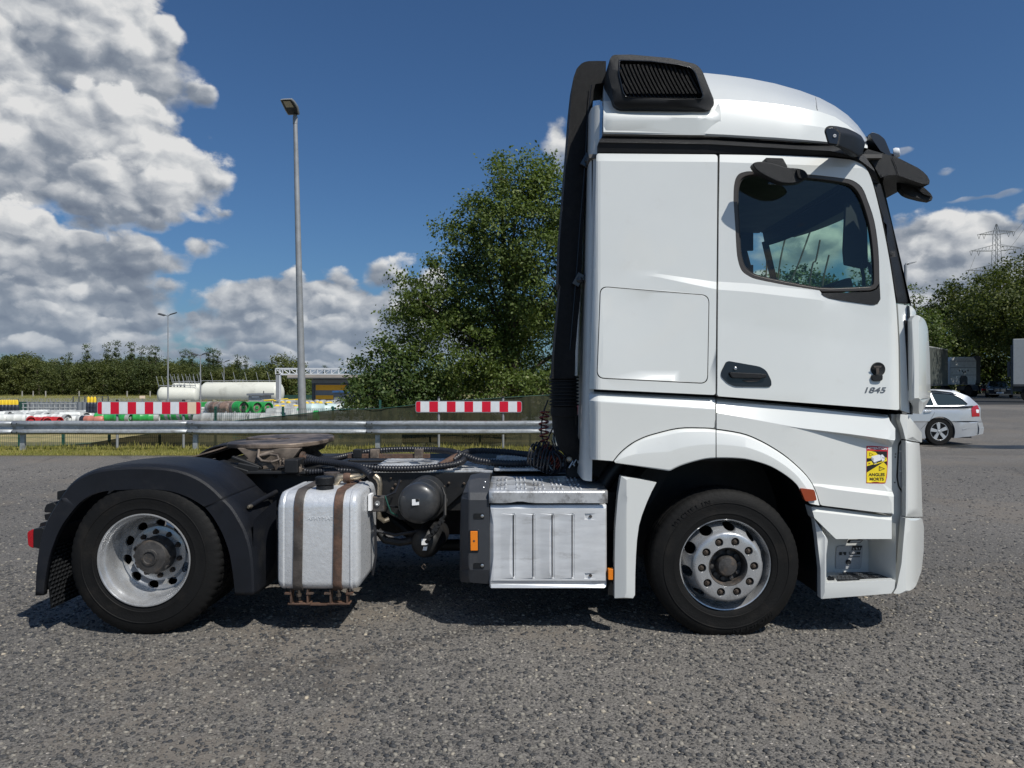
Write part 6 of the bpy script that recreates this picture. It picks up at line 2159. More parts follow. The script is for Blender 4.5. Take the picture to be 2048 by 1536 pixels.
# front wheel (near side): convex disc
FX, FZ = 1.367, .452
fwc = (FX, FZ)
w1 = MB().lathe((FX, 4.66, FZ), (0, 1, 0), [(.284, .004), (.297, .0), (.300, -.008), (.295, -.014), (.286, -.010), (.278, .012), (.276, .05), (.268, .085), (.262, .09)], 72).build('wheel', 'rim_silver', T, smooth=40, label='front wheel with convex silver disc')
V, Fc = tyre_mesh(fwc, .480, .30, .298, 4.628, gd=.0025)
mk('tyre', V, Fc, 'tyre_rubber', w1, smooth=40)


def fy(r):
    pts = [(0, 4.585), (.205, 4.585), (.213, 4.589), (.222, 4.60), (.245, 4.66), (.262, 4.735), (.30, 4.75)]
    for (a, b), (c_, d_) in zip(pts[:-1], pts[1:]):
        if r <= c_: return b + (d_ - b) * (r - a) / (c_ - a)
    return pts[-1][1]


hol = [(.242, 2 * math.pi * (k + .15) / 10 + .1, .039, 14, .021) for k in range(10)]
nut_a = [2 * math.pi * (k + .5) / 10 + .35 for k in range(10)]
hol += [(.165, a, .0265, 16) for a in nut_a]
disc('wheel_disc', fwc, .264, hol, fy, 'rim_silver', w1, inner=.124, rings=(.205, .213, .222, .235, .25), thick=.03, bevel=.0025, sharp=30)
MB().lathe((FX, 4.75, FZ), (0, -1, 0), [(.128, .158), (.119, .160), (.111, .15), (.106, .09), (.001, .09)], 40).build('hub', 'hub_iron', w1, smooth=35)
MB().lathe((FX, 4.66, FZ), (0, -1, 0), [(.066, 0), (.066, .045), (.056, .062), (.03, .068), (.001, .07)], 32).build('hub_cap', 'hub_iron', w1, smooth=35)
for k in range(10):
    a = nut_a[k]
    x, z = FX + .165 * math.cos(a), FZ + .165 * math.sin(a)
    m = MB()
    m.lathe((x, 4.628, z), (0, -1, 0), [(.030, 0), (.030, .002), (.001, .002)], 14)
    m.lathe((x, 4.63, z), (0, -1, 0), [(.018, 0), (.018, .034), (.012, .038), (.010, .05), (.001, .052)], 6)
    m.build('lug_nut', 'nut_rust', w1)
    a = 2 * math.pi * k / 10 + .1
    MB().lathe((FX + .088 * math.cos(a), 4.662, FZ + .088 * math.sin(a)), (0, -1, 0), [(.0145, 0), (.0145, .026), (.001, .028)], 6).build('hub_bolt', 'hub_iron', w1)
for i, ch in enumerate('MICHELIN'):
    for a0, dr in ((2.45, 1), (5.45, 1)):
        a = a0 - i * .085
        rr = .415
        x, z = FX + rr * math.cos(a), FZ + rr * math.sin(a)
        text_obj('sidewall_lettering', ch, .045, (x, 4.6235, z), 'tyre_rubber', w1, depth=.002, rot=(math.pi / 2, -(a - math.pi / 2), 0), sx=1.1)

# rear wheels (near side): deep dish of the outer twin
RX, RZ = -2.352, .484
rwc = (RX, RZ)
w2 = MB().lathe((RX, 4.64, RZ), (0, 1, 0), [(.283, .004), (.292, .0), (.298, -.006), (.297, -.012), (.290, -.012), (.283, -.002), (.279, .02), (.272, .028), (.262, .05), (.256, .10), (.254, .165), (.246, .185), (.24, .19)], 80).build('wheel', 'rim_silver', T, smooth=35, label='rear outer wheel with deep silver rim')
V, Fc = tyre_mesh(rwc, .490, .285, .297, 4.632, lug=60, gd=.007)
mk('tyre', V, Fc, 'tyre_rubber', w2, smooth=40)
V, Fc = tyre_mesh(rwc, .490, .285, .297, 4.965)
wi = mk('wheel', V, Fc, 'tyre_rubber', T, smooth=40, label='inner twin tyre')


def ry_(r):
    pts = [(0, 4.822), (.165, 4.822), (.170, 4.832), (.18, 4.826), (.205, 4.803), (.232, 4.812), (.25, 4.835), (.3, 4.84)]
    for (a, b), (c_, d_) in zip(pts[:-1], pts[1:]):
        if r <= c_: return b + (d_ - b) * (r - a) / (c_ - a)
    return pts[-1][1]


nut_b = [2 * math.pi * (k + .5) / 10 + .1 for k in range(10)]
hol = [(.206, 2 * math.pi * (k + .3) / 10, .036, 14, .025) for k in range(10)] + [(.145, a, .018, 12) for a in nut_b]
disc('wheel_disc', rwc, .25, hol, ry_, 'rim_silver', w2, inner=.1, rings=(.158, .166, .18, .205, .232), thick=.02, bevel=.002, sharp=30)
MB().lathe((RX, 4.86, RZ), (0, -1, 0), [(.122, 0), (.118, .10), (.114, .125), (.100, .15), (.055, .158), (.052, .164), (.04, .166), (.036, .158), (.001, .156)], 40).build('hub', 'hub_iron', w2, smooth=35)
for k in range(10):
    a = nut_b[k]
    m = MB()
    x, z = RX + .145 * math.cos(a), RZ + .145 * math.sin(a)
    m.lathe((x, 4.833, z), (0, -1, 0), [(.019, 0), (.019, .002), (.001, .002)], 14)
    m.lathe((x, 4.834, z), (0, -1, 0), [(.0145, 0), (.0145, .034), (.010, .04), (.001, .05)], 6)
    m.build('lug_nut', 'nut_rust', w2)
    a += .2
    MB().lathe((RX + .108 * math.cos(a), 4.76, RZ + .108 * math.sin(a)), (0, -1, 0), [(.015, 0), (.015, .028), (.001, .03)], 6).build('hub_bolt', 'hub_iron', w2)
# wheels on the far side, seen between and beneath
for (c, r_, y0, w_) in ((fwc, .48, 7.11, .30), (rwc, .49, 7.11, .285), (rwc, .49, 6.78, .285)):
    V, Fc = tyre_mesh(c, r_, w_, .297, y0, s=-1, lug=36)
    o = mk('wheel', V, Fc, 'tyre_rubber', T, smooth=40, label='far side wheel')
    MB().lathe((c[0], y0 - .05, c[1]), (0, 1, 0), [(.29, -.1), (.27, -.02), (.2, -.0), (.001, 0)], 32).build('wheel_disc', 'rim_silver', o, smooth=30)
MB().tube([(RX, 5.2, RZ), (RX, 5.6, RZ), (RX, YC, RZ), (RX, 6.2, RZ), (RX, 6.6, RZ)], [.07, .09, .22, .09, .07], 16).build('rear_axle', 'chassis_paint', T, smooth=50)
MB().tube([(FX, 4.95, FZ), (FX, 5.3, FZ - .06), (FX, 6.4, FZ - .06), (FX, 6.8, FZ)], .07, 12).build('front_axle', 'chassis_paint', T, smooth=50)

# ------------------------------------------------------------------ rear fenders
ARC = [(72, 1191), (75, 1130), (83, 1078), (95, 1043), (110, 1015), (123, 995), (143, 968), (172, 950), (205, 940), (258, 935), (315, 936), (358, 942), (395, 956), (424, 976), (447, 999), (463, 1015), (478, 1038), (492, 1066), (502, 1103), (506, 1146), (507, 1190)]
INN = [(86, 1190), (90, 1155), (98, 1112), (111, 1075), (122, 1052), (135, 1032), (160, 1003), (186, 987), (214, 980), (258, 977), (310, 977), (345, 981), (372, 990), (392, 1000), (412, 1013), (424, 1027), (436, 1045), (449, 1070), (461, 1105), (468, 1146), (473, 1190)]


def fender(yo, s, near=True):
    """yo outer plane; s direction inward (+1 for the near side)"""
    mf = lambda a, b: Vector((PX(a, 4.645), yo, PZ(b, 4.645)))
    root = None
    for i0, i1, nm in ((0, 5, 'fender_rear_section'), (5, 14, 'fender'), (14, 20, 'fender_front_section')):
        a0 = [(x - .0, y + (.8 if i0 else 0)) for x, y in ARC[i0:i1 + 1]]
        oa = spl(ARC[i0:i1 + 1], 4)
        ia = spl(INN[i0:i1 + 1], 4)
        if i0 == 0: ia[-1] = (163, 998.5); ia[-2] = (150, 1012)
        rows = []
        n = len(oa)
        # cross-section: lip inner, outer face, shoulder, top, ridge, inner edge
        for k in range(n):
            o_, i_ = oa[k], ia[k]
            # inward (down) direction in px
            d = np.array(i_) - np.array(o_)
            L = np.hypot(*d)
            d = d / L
            def q(f, y, out=0.0):
                a, b = np.array(o_) + d * (L * f - out)
                return Vector((PX(a, 4.645), yo + s * y, PZ(b, 4.645)))
            row = [q(1.0, .03), q(1.0, .0), q(.10, 0.0), q(.03, .008), q(0, .022, 0), q(0, .05, 3.0), q(0, .11, 4.2), q(0, .118, 3.4), q(0, .24, 5.0), q(0, .25, 4.2), q(0, .40, 4.5), q(0, .41, 3.6), q(0, .56, 2.0), q(0, .60, -1)]
            rows.append(row)
        o = MB().grid(rows if s > 0 else rows[::-1]).build(nm, 'fender_plastic', T, smooth=22)
        md = o.modifiers.new('t', 'SOLIDIFY')
        md.thickness = .008
        md.offset = -1 if s > 0 else 1
    return


fender(4.645, 1)
fender(7.10, -1)
# seam between the top and front pieces, clips and clamp rod
m = MB()
for px, py, y_ in ((486, 1010, 4.80), (545, 985, 5.15)):
    pass
rod = MB()
rod.tube([P(498, 1014, 4.80), P(520, 1001, 4.95), P(552, 984, 5.22)], .017, 10)
rod.build('clamp_rod', 'fender_plastic', T, smooth=50)
for px, py, y_ in ((501, 1013, 4.80), (545, 990, 5.17)):
    MB().lathe(P(px, py, y_), (-.1, -1, 0), [(.014, -.01), (.014, .02), (.009, .03), (.001, .03)], 10).build('rod_clip', 'brass', T, smooth=40)
panel('fender_side_wall', [(507, 1040), (540, 1010), (552, 1000), (552, 1120), (528, 1170), (509, 1187), (506, 1100)], lambda a, b: 4.66 + (a - 505) * .006, 'fender_plastic', T, thick=.01, bevel=0, grid=0)
# mud flap with spray-catching relief, tail lamp
xf = PX(84, 4.66)
m = MB()
m.add([(xf, 4.67, .62), (xf + .05, 4.67, .16), (xf + .05, 5.24, .16), (xf, 5.24, .62)], [(0, 1, 2, 3)])
mf_ = m.build('mud_flap', 'black_plastic', T)
m = MB()
for i in range(14):
    for j in range(17):
        z = .185 + j * .026
        y_ = 4.69 + i * .04 + (.02 if j % 2 else 0)
        x = xf + .05 - (z - .16) * .05 / .46 + .004
        m.add([(x, y_ - .015, z - .008), (x, y_ + .015, z - .008), (x + .012, y_, z + .006), (x, y_ - .012, z + .010), (x, y_ + .012, z + .010)], [(0, 1, 2), (0, 2, 3), (1, 4, 2), (2, 4, 3)])
m.build('flap_relief', 'black_plastic', mf_, kind='stuff')
plate('tail_lamp_housing', rnd([(66, 1058, 2), (84, 1055, 2), (95, 1062), (93, 1098), (80, 1098, 3), (66, 1095, 2)], 2), 4.68, 5.12, 'black_plastic', T, bevel=.008)
plate('tail_lamp', rnd([(54, 1064, 5), (66, 1058, 3), (67, 1097, 3), (56, 1092, 5)], 4), 4.69, 5.11, 'red_lens', T, bevel=.012, seg=3)
for o_ in ([(114, 983), (128, 980), (128, 998), (114, 1000)], [(92, 1009), (106, 1004), (112, 1010), (108, 1026), (88, 1025), (88, 1018)], [(88, 1029), (104, 1027), (104, 1043), (90, 1040)], [(80, 1046), (98, 1043), (95, 1056), (78, 1056)]):
    plate('rear_bracket', rnd(o_, 2), 4.80, 5.10, 'black_plastic', T, bevel=.006)

# ------------------------------------------------------------------ frame and deck
for y0 in (5.44, 6.22):
    m = MB()
    m.box(-3.05, 2.35, y0, y0 + .008, .66, .935)
    m.box(-3.05, 2.35, y0 + (.009 if y0 < 6 else -.07), y0 + (.079 if y0 < 6 else -.001), .927, .935)
    m.box(-3.05, 2.35, y0 + (.009 if y0 < 6 else -.07), y0 + (.079 if y0 < 6 else -.001), .66, .668)
    m.build('frame_rail', 'chassis_paint', T, bevel=.003)
panel('frame_plate', [(735, 946), (960, 945), (995, 948), (958, 962), (925, 986), (893, 1015), (868, 1040), (800, 1040), (744, 1010)], lambda a, b: 5.38, 'chassis_paint', T, thick=.02, bevel=.003, grid=0)
for px, py in ((791, 969), (785, 977), (800, 962), (888, 973), (928, 967), (742, 988), (760, 1000), (782, 956), (898, 966)):
    MB().lathe(P(px, py, 5.38), (0, -1, 0), [(.011, 0), (.011, .012), (.005, .016), (.001, .016)], 6).build('bolt', 'nut_rust', T)
for x in (-2.95, -1.55, -.6, .4, 1.4):
    MB().box(x, x + .1, 5.45, 6.22, .70, .90).build('cross_member', 'chassis_paint', T)
# engine, gearbox and other dark mass under the cab
m = MB()
m.box(.75, 2.2, 5.5, 6.3, .5, 1.6)
m.box(-.1, .75, 5.6, 6.15, .45, .95)
m.build('engine_block', 'chassis_paint', T, bevel=.05)
m = MB()
m.tube([(-.1, YC, .72), (-1.1, YC, .66), (RX + .2, YC, .52)], .06, 12)
m.build('drive_shaft', 'chassis_paint', T, smooth=50)
# inner wheel-house of the front axle
ihn = [(a, b) for a, b in spl([(1236, 1190), (1240, 1080), (1262, 990), (1310, 925), (1380, 885), (1450, 872), (1530, 895), (1590, 945), (1625, 1010), (1640, 1090), (1640, 1190)], 3)]
m = MB()
m.grid([[Vector((PX(a, 4.63), y_, PZ(b, 4.63))) for a, b in ihn] for y_ in (4.68, 5.35)])
m.build('wheel_house', 'black_plastic', T, smooth=50)
MB().box(.5, 2.55, 5.34, 5.36, .35, 1.25).build('wheel_house_wall', 'chassis_paint', T)
# under-sill lining between the lower rear panel and the flap
panel('sill_liner', [(1182, 905), (1345, 930), (1330, 960), (1300, 1010), (1250, 1000), (1235, 1190), (1216, 1190), (1215, 960), (1182, 950)], lambda a, b: 4.95, 'black_plastic', T, thick=.02, grid=0, bevel=0)
MB().tube([P(1205, 975, 4.95), P(1216, 955, 4.95), P(1235, 930, 4.95), P(1255, 905, 4.95)], .055, 14).build('coolant_hose', 'hose_black', T, smooth=50)
m = MB()
for (px, py, a, b, c_) in ((1150, 940, .06, .1, .06), (1170, 900, .05, .05, .1), (1185, 930, .08, .1, .03), (1160, 870, .03, .05, .14), (1140, 925, .04, .05, .04), (1195, 960, .06, .1, .05), (1200, 900, .1, .1, .2)):
    p = P(px, py, 5.15)
    m.box(p.x - a, p.x + a, p.y, p.y + b, p.z - c_, p.z + c_)
m.build('cab_mount', 'chassis_paint', T, bevel=.01)
for px, py in ((1154, 916), (1146, 922)):
    m = MB(); m.tube([P(px - 8, py + 14, 5.05), P(px, py, 5.05), P(px + 3, py + 10, 5.05)], .006, 6); m.build('coupling_clip', 'steel_bright', T)
MB().lathe(P(1138, 919, 5.0), (0, -1, .2), [(.02, 0), (.02, .03), (.012, .04), (.001, .04)], 12).build('coupling_head', 'brass', T, smooth=40)

# deck plates
def deckplate(x0, x1, y0, y1, z, name='deck_plate', groups=()):
    o = MB().box(x0, x1, y0, y1, z, z + .02).build(name, 'aluminium_deck', T, bevel=.003)
    m = MB()
    for gx in groups:
        for k in range(3):
            for j in range(4):
                m.rbox((gx + k * .042, y0 + .08 + (y1 - y0 - .1) * (j + .4) / 4, z + .022), (.018, (y1 - y0) / 4 * .72, .010), Matrix.Identity(3))
    if groups: m.build('deck_ribs', 'aluminium_deck', o, bevel=.003, kind='stuff')
    return o


deckplate(PX(988, 5.36), PX(1112, 5.36), 5.36, 6.35, .965, groups=(-.09, .03, .15, .26))
o = MB().box(PX(735, 5.42), PX(986, 5.42), 5.42, 6.30, .945, .962).build('deck_plate', 'aluminium_deck', T, bevel=.003)
m = MB()
for j in range(9):
    m.rbox((-.62, 5.5 + j * .09, .967), (.85, .035, .008), Matrix.Identity(3))
m.build('deck_ribs', 'aluminium_deck', o, bevel=.003, kind='stuff')

# ------------------------------------------------------------------ fuel tank
tx0, tx1 = PX(552, 4.655), PX(719, 4.655)
zt0, zt1 = PZ(1181, 4.66), PZ(984, 4.66)


def tank_sec(off, x, shr=0.0):
    """closed section in (y,z), going round with generous corners"""
    y0, y1, z0, z1 = 4.652 - off + shr, 5.27 + off - shr, zt0 - off + shr, zt1 + off - shr
    R = .105
    pts = []
    for (cy_, cz_, a0) in ((y0 + R, z1 - R, math.pi / 2), (y0 + .06, z0 + .06, math.pi), (y1 - R, z0 + R, 1.5 * math.pi), (y1 - R, z1 - R, 0)):
        r_ = .06 if (cy_ == y0 + .06) else R
        for k in range(8):
            a = a0 + (math.pi / 2) * k / 7
            pts.append(Vector((x, cy_ + r_ * math.cos(a), cz_ + r_ * math.sin(a))))
    return pts


xs_ = [(tx0 + .0, .045), (tx0 + .004, .028), (tx0 + .014, .012), (tx0 + .03, .003), (tx0 + .045, 0), (tx0 + .055, .004), (tx0 + .065, 0), (tx0 + .2, 0), (tx1 - .066, 0), (tx1 - .060, -.004), (tx1 - .052, -.004), (tx1 - .046, .001), (tx1 - .028, .003), (tx1 - .014, .012), (tx1 - .004, .030), (tx1, .05)]
rows = [tank_sec(0, x, sh) for x, sh in xs_]
tb = MB().grid(rows, close=True)
n_ = len(rows[0])
tb.F.append(tuple(range(n_)))
tb.F.append(tuple(range((len(rows) - 1) * n_, len(rows) * n_))[::-1])
tk = tb.build('fuel_tank', 'tank_metal', T, smooth=28)
text_obj('tank_lettering', 'AFHYMAT', .034, P(641, 1037.5, 4.6515), 'tank_metal', tk, depth=.0016, sx=1.12)
for k, (px, wd, mt) in enumerate(((596.5, .058, 'dark_strap'), (676, .056, 'rust_strap'))):
    xa = PX(px, 4.65)
    sec_o = tank_sec(.010, 0)
    sec_i = tank_sec(.001, 0)
    lo = 14
    pts_o, pts_i = sec_o[27:] + sec_o[:lo], sec_i[27:] + sec_i[:lo]
    lean = lambda z: (z - .6) * .016
    rws = []
    for po, pi_ in zip(pts_o, pts_i):
        lx = lean(po.z)
        rws.append([Vector((xa - wd / 2 + lx, pi_.y, pi_.z)), Vector((xa - wd / 2 + lx, po.y, po.z)), Vector((xa - wd / 2 + .006 + lx, po.y - .002, po.z)), Vector((xa + wd / 2 - .006 + lx, po.y - .002, po.z)), Vector((xa + wd / 2 + lx, po.y, po.z)), Vector((xa + wd / 2 + lx, pi_.y, pi_.z))])
    s_ = MB().grid(rws).build('tank_strap', mt, tk, smooth=30)
    m = MB()
    for dx in (-.055, .052):
        m.box(xa + dx - .005, xa + dx + .005, 4.67, 4.73, zt0 - .085, zt0 + .0)
    m.box(xa - .075, xa + .07, 4.67, 4.74, zt0 - .095, zt0 - .086)
    m.box(xa - .095, xa - .05, 4.665, 4.70, zt0 - .03, zt0 - .018)
    m.box(xa + .045, xa + .09, 4.665, 4.70, zt0 - .03, zt0 - .018)
    m.build('strap_bracket', 'rust_strap', tk, bevel=.002)
    m = MB()
    m.tube([(xa, 4.665, zt0 + .01), (xa, 4.675, zt0 - .06)], .009, 8)
    m.lathe((xa - .0, 4.668, zt0 - .03), (0, 0, 1), [(.016, -.01), (.016, .006)], 6, cap0=True, cap1=True)
    m.build('strap_bolt', 'nut_rust', tk)
m = MB()
m.box(PX(575, 4.68), PX(690, 4.68), 4.69, 4.72, zt0 - .105, zt0 - .094)
m.build('tank_cradle', 'rust_strap', tk)
cpx = P(650, 968, 4.80)
MB().lathe((cpx.x, 4.80, zt1 - .01), (0, 0, 1), [(.058, 0), (.056, .035), (.050, .036), (.055, .04), (.062, .045), (.063, .085), (.058, .092), (.03, .095), (.001, .095)], 28).build('filler_cap', 'black_plastic', tk, smooth=35)
q = P(664, 946, 5.08)
MB().lathe((q.x, 5.08, zt1 - .01), (0, 0, 1), [(.052, 0), (.05, .05), (.056, .055), (.056, .085), (.001, .09)], 24).build('filler_cap', 'dark_strap', tk, smooth=35)
m = MB()
m.tube([(q.x + .04, 5.0, zt1), (q.x + .07, 5.0, zt1 + .05), (q.x + .13, 5.02, zt1 + .045), (q.x + .22, 5.05, zt1 + .055), (q.x + .255, 5.05, zt1 + .10)], [.03, .03, .028, .020, .022], 10)
m.build('elbow_pipe', 'brass', tk, smooth=50)
MB().lathe((q.x + .10, 5.01, zt1 + .045), (1, 0, 0), [(.034, 0), (.036, .02), (.034, .045)], 12, cap0=True, cap1=True).build('pipe_clamp', 'rust_strap', tk, smooth=35)
# valve block on the tank's right cheek
m = MB()
p = P(757, 1005, 4.98)
m.box(p.x - .045, p.x + .045, 4.95, 5.03, p.z - .06, p.z + .045)
m.build('valve_block', 'hub_iron', T, bevel=.008)
MB().lathe((p.x, 4.95, p.z), (0, -1, 0), [(.018, 0), (.018, .012), (.009, .012), (.001, .006)], 12).build('valve_port', 'steel_bright', T)
m = MB()
m.tube([P(759, 990, 4.96), P(760, 968, 4.96), P(757, 958, 4.96), P(750, 952, 4.97)], [.017, .017, .021, .021], 10)
m.build('hose_fitting', 'brass', T, smooth=40)
m = MB(); m.tube([P(758, 1020, 4.97), P(759, 1035, 4.97), P(768, 1042, 4.99), P(778, 1038, 5.0)], .017, 8); m.build('hose_fitting', 'brass', T, smooth=40)
MB().box(PX(738, 4.93), PX(744, 4.93), 4.90, 4.99, PZ(1020, 4.93), PZ(988, 4.93)).build('tank_plate', 'sticker_white', T)
m = MB()
m.tube([P(770, 992, 4.97), P(776, 1010, 4.97), P(782, 1025, 5.0), P(795, 1032, 5.05)], .006, 6)
m.build('cable', 'fence_green', T, smooth=50)
m = MB()
m.tube([P(766, 995, 4.99), P(790, 985, 5.1), P(800, 960, 5.3)], .007, 6)
m.tube([P(765, 1010, 4.99), P(800, 1015, 5.1), P(820, 990, 5.35)], .007, 6)
m.tube([P(750, 1050, 5.0), P(752, 1110, 5.0), P(745, 1150, 5.0)], .01, 6)
m.tube([P(745, 1060, 5.2), P(790, 1070, 5.2), P(850, 1060, 5.2)], .012, 6)
m.build('cable', 'hose_black', T, smooth=50)

# ------------------------------------------------------------------ air tanks
def air_tank(cpx, cpy, y0, R, L, dirx, dirz, name):
    c = P(cpx, cpy, y0)
    ax = Vector((dirx, 1, dirz)).normalized()
    pr = [(.001, -.005)] + [(R * math.sin(t), .06 * (1 - math.cos(t))) for t in np.linspace(.15, math.pi / 2, 7)] + [(R, .10), (R * 1.012, .102), (R * 1.012, .112), (R, .114), (R, L * .6), (R * 1.012, L * .6 + .002), (R * 1.012, L * .6 + .014), (R, L * .6 + .016), (R, L)]
    return MB().lathe(c, ax, pr, 40, cap1=True).build(name, 'chassis_paint', T, smooth=30)


mat('tank_black', (0.032, 0.034, 0.037), 0.36, var=0.15, vscale=5, coat=0.25, dirt=(.09, .085, .08), dirt_amt=.3, dirt_scale=5)
a1 = air_tank(833, 1010, 4.93, .140, .44, .05, .02, 'air_tank')
a1.data.materials[0] = MATS['tank_black']
plate('tank_label', [(824, 999), (838, 998), (838, 1010), (824, 1011)], 4.922, 4.926, 'sticker_white', a1, bevel=0)
plate('label_mark', [(831, 998.4), (838, 998), (838, 1003), (832, 1004)], 4.920, 4.9215, 'sticker_black', a1, bevel=0)
a2 = air_tank(848, 1090, 5.12, .105, .4, .1, .02, 'air_tank')
plate('tank_label', [(843, 1078), (856, 1078), (856, 1090), (843, 1090)], 5.108, 5.112, 'sticker_white', a2, bevel=0)
plate('tank_label', [(847, 1094), (855, 1093), (853, 1101), (845, 1101)], 5.108, 5.112, 'sticker_white', a2, bevel=0)
m = MB()
m.tube([P(890, 990, 5.05), P(890, 1030, 5.0), P(872, 1062, 5.0), P(852, 1085, 5.02)], .012, 8)
m.tube([P(884, 975, 5.1), P(893, 1000, 5.05), P(886, 1040, 5.0), P(860, 1070, 5.0)], .008, 6)
for k_ in range(7):
    p = P(884 - k_ * 4.5, 1040 + k_ * 6, 5.0)
    m.rbox(p, (.035, .03, .02), Matrix.Rotation(.8 + k_, 3, 'Y'))
m.build('tank_bracket', 'chassis_paint', T, smooth=30)
m = MB(); m.tube([P(848, 1128, 5.12), P(853, 1134, 5.12), P(848, 1139, 5.12), P(843, 1134, 5.12), P(848, 1128, 5.12)], .004, 6); m.build('drain_ring', 'nut_rust', T)
# suspension and other dark pieces seen beneath
m = MB()
m.tube([P(755, 1060, 5.3), P(770, 1080, 5.3), P(800, 1085, 5.3), P(840, 1078, 5.3)], .03, 8)
m.tube([P(700, 1060, 5.7), P(760, 1020, 5.8), P(850, 1090, 5.7), P(920, 1090, 5.8)], .05, 8)
m.box(-1.9, -.1, 6.3, 6.9, .30, .95)
m.box(-.1, .62, 6.5, 7.1, .30, .92)
m.build('underbody_gear', 'chassis_paint', T, bevel=.01)

# ------------------------------------------------------------------ silver side box with its dark end cap
bx0, bx1 = PX(979, 4.645), PX(1213, 4.645)
slots = [(1027, 1030, 1155), (1066, 1030, 1155), (1104.5, 1030, 1155), (1144.5, 1030, 1155)]


def boxy(a, b):
    y = 4.648
    if b > 1162: y += .007 * sst((b - 1162) / 6.0)
    y += .02 * max(0, (1016 - b) / 8.0) ** 2
    for (sx_, s0, s1) in slots:
        x0_ = sx_ - 26
        if x0_ <= a <= sx_ and s0 - 3 < b < s1 + 2:
            y -= .012 * (a - x0_) / 26.0 * min(1, (b - s0 + 3) / 3.0) * min(1, (s1 + 2 - b) / 3.0)
        if sx_ < a < sx_ + 5 and s0 - 3 < b < s1 + 2:
            y += .007
    for py0 in (1027, 1146):
        if 1169 < a < 1193 and py0 < b < py0 + 12:
            y += .010 * (1193 - a) / 24.0
    y += .03 * max(0, (a - 1209) / 4.5) ** 2 + .02 * max(0, (983 - a) / 4.0) ** 2
    return y


bxo = rnd([(979.5, 1010, 2), (1213, 1009, 2), (1213.5, 1172, 6), (1209, 1176, 2), (981, 1176, 2), (979, 1172, 3)], 2)
hl = [[(sx_ - .8, s0), (sx_ + 1.0, s0), (sx_ + 1.0, s1), (sx_ - .8, s1)] for sx_, s0, s1 in slots]
ln = []
for sx_, s0, s1 in slots:
    ln += [[(sx_ - 26, s0 - 3), (sx_ - 26, s1 + 2)], [(sx_ - 26, s0), (sx_ - 26 + 24, s0)], [(sx_ - 26, s0 - 3), (sx_ + 5, s0 - 3)], [(sx_ - 26, s1 + 2), (sx_ + 5, s1 + 2)], [(sx_ + 1.8, s0 - 2.5), (sx_ + 1.8, s1 + 1.5)], [(sx_ + 5, s0 - 3), (sx_ + 5, s1 + 2)], [(sx_ - 1.6, s0 - 2), (sx_ - 1.6, s1 + 1)]]
for py0 in (1027, 1146):
    ln += [[(1169, py0), (1193, py0), (1193, py0 + 12), (1169, py0 + 12), (1169, py0)], [(1170.5, py0 + 1), (1170.5, py0 + 11)]]
ln += [[(981, 1162), (1212, 1162)], [(981, 1168), (1212, 1168)], [(981, 1013), (1212, 1013)], [(981, 1016), (1212, 1016)]]
sb = panel('side_box', bxo, boxy, 'aluminium', T, thick=.10, holes=hl, lines=ln, bevel=.0015, sharp=14, grid=16)
MB().box(bx0 + .01, bx1 - .01, 4.70, 5.30, .315, .90).build('box_body', 'chassis_paint', sb)
for py0 in (1033, 1151):
    MB().lathe(P(1181, py0, 4.650), (0, -1, 0), [(.010, -.004), (.010, .004), (.006, .003), (.001, .003)], 14).build('keyhole', 'hub_iron', sb, smooth=30)
# lid
zl = PZ(982, 4.64)
m = MB()
rows = []
for x in np.linspace(bx0 - .003, bx1 + .006, 22):
    dent = .012 * math.exp(-((x - PX(1040, 4.64)) / .05) ** 2)
    rows.append([Vector((x, 4.640, zl - .078 + dent)), Vector((x, 4.634, zl - .076 + dent)), Vector((x, 4.632, zl - .01)), Vector((x, 4.638, zl - .001)), Vector((x, 4.65, zl + .002)), Vector((x, 5.0, zl + .012)), Vector((x, 5.31, zl + .010)), Vector((x, 5.33, zl - .02))])
ld = MB().grid(rows[::-1]).build('box_lid', 'aluminium_deck', sb, smooth=25)
ld.data.materials[0] = MATS['aluminium_deck']
md = ld.modifiers.new('t', 'SOLIDIFY')
md.thickness = .003
m = MB()
for gx in (987, 1027, 1064, 1100, 1137):
    for k_ in range(3):
        x = PX(gx + 7 + k_ * 8.6, 4.7)
        for (ya, yb_) in ((4.68, 4.80), (4.84, 4.98), (5.03, 5.18)):
            m.rbox((x, (ya + yb_) / 2, zl + .007 + (ya - 4.68) * .03), (.013, yb_ - ya, .010), Matrix.Identity(3))
m.build('lid_ribs', 'aluminium_deck', ld, bevel=.004, kind='stuff')
MB().box(PX(1205, 4.9), PX(1230, 4.9), 4.9, 5.3, .62, .88).build('box_side_gear', 'chassis_paint', sb)
ec = [(936, 961), (958, 956.5), (978, 956.5), (978.5, 1010), (978.5, 1168), (950, 1166), (921, 1164), (919, 1150), (920, 1060), (922, 996)]
ecf = relief([([(918, 956), (980, 956)], 4.80), ([(918, 985), (980, 985)], 4.675), ([(918, 1000), (980, 1000)], 4.650), ([(918, 1140), (980, 1140)], 4.652), ([(918, 1170), (980, 1170)], 4.685)], lambda a, b: .11 * max(0, (940 - a) / 20.0) ** 2)
mat('box_end', (0.038, 0.041, 0.047), 0.5, var=0.12, vscale=5, bump=.15, bscale=300, dirt=(.085, .08, .075), dirt_amt=.25, dirt_scale=6)
en = panel('box_end_cap', rnd([p + (3,) for p in ec], 3), ecf, 'box_end', T, thick=.30, lines=[[(925, 985), (978, 985)], [(923, 1000), (978, 1000)], [(940, 960), (940, 1164)], [(920, 1140), (978, 1140)]], bevel=.004, sharp=12, grid=12)
plate('reflector', rnd([(940.5, 1062.5), (955, 1062.5), (955.5, 1101.5), (941, 1101.5)], 1.5), 4.640, 4.655, 'orange_lens', en, bevel=.003)
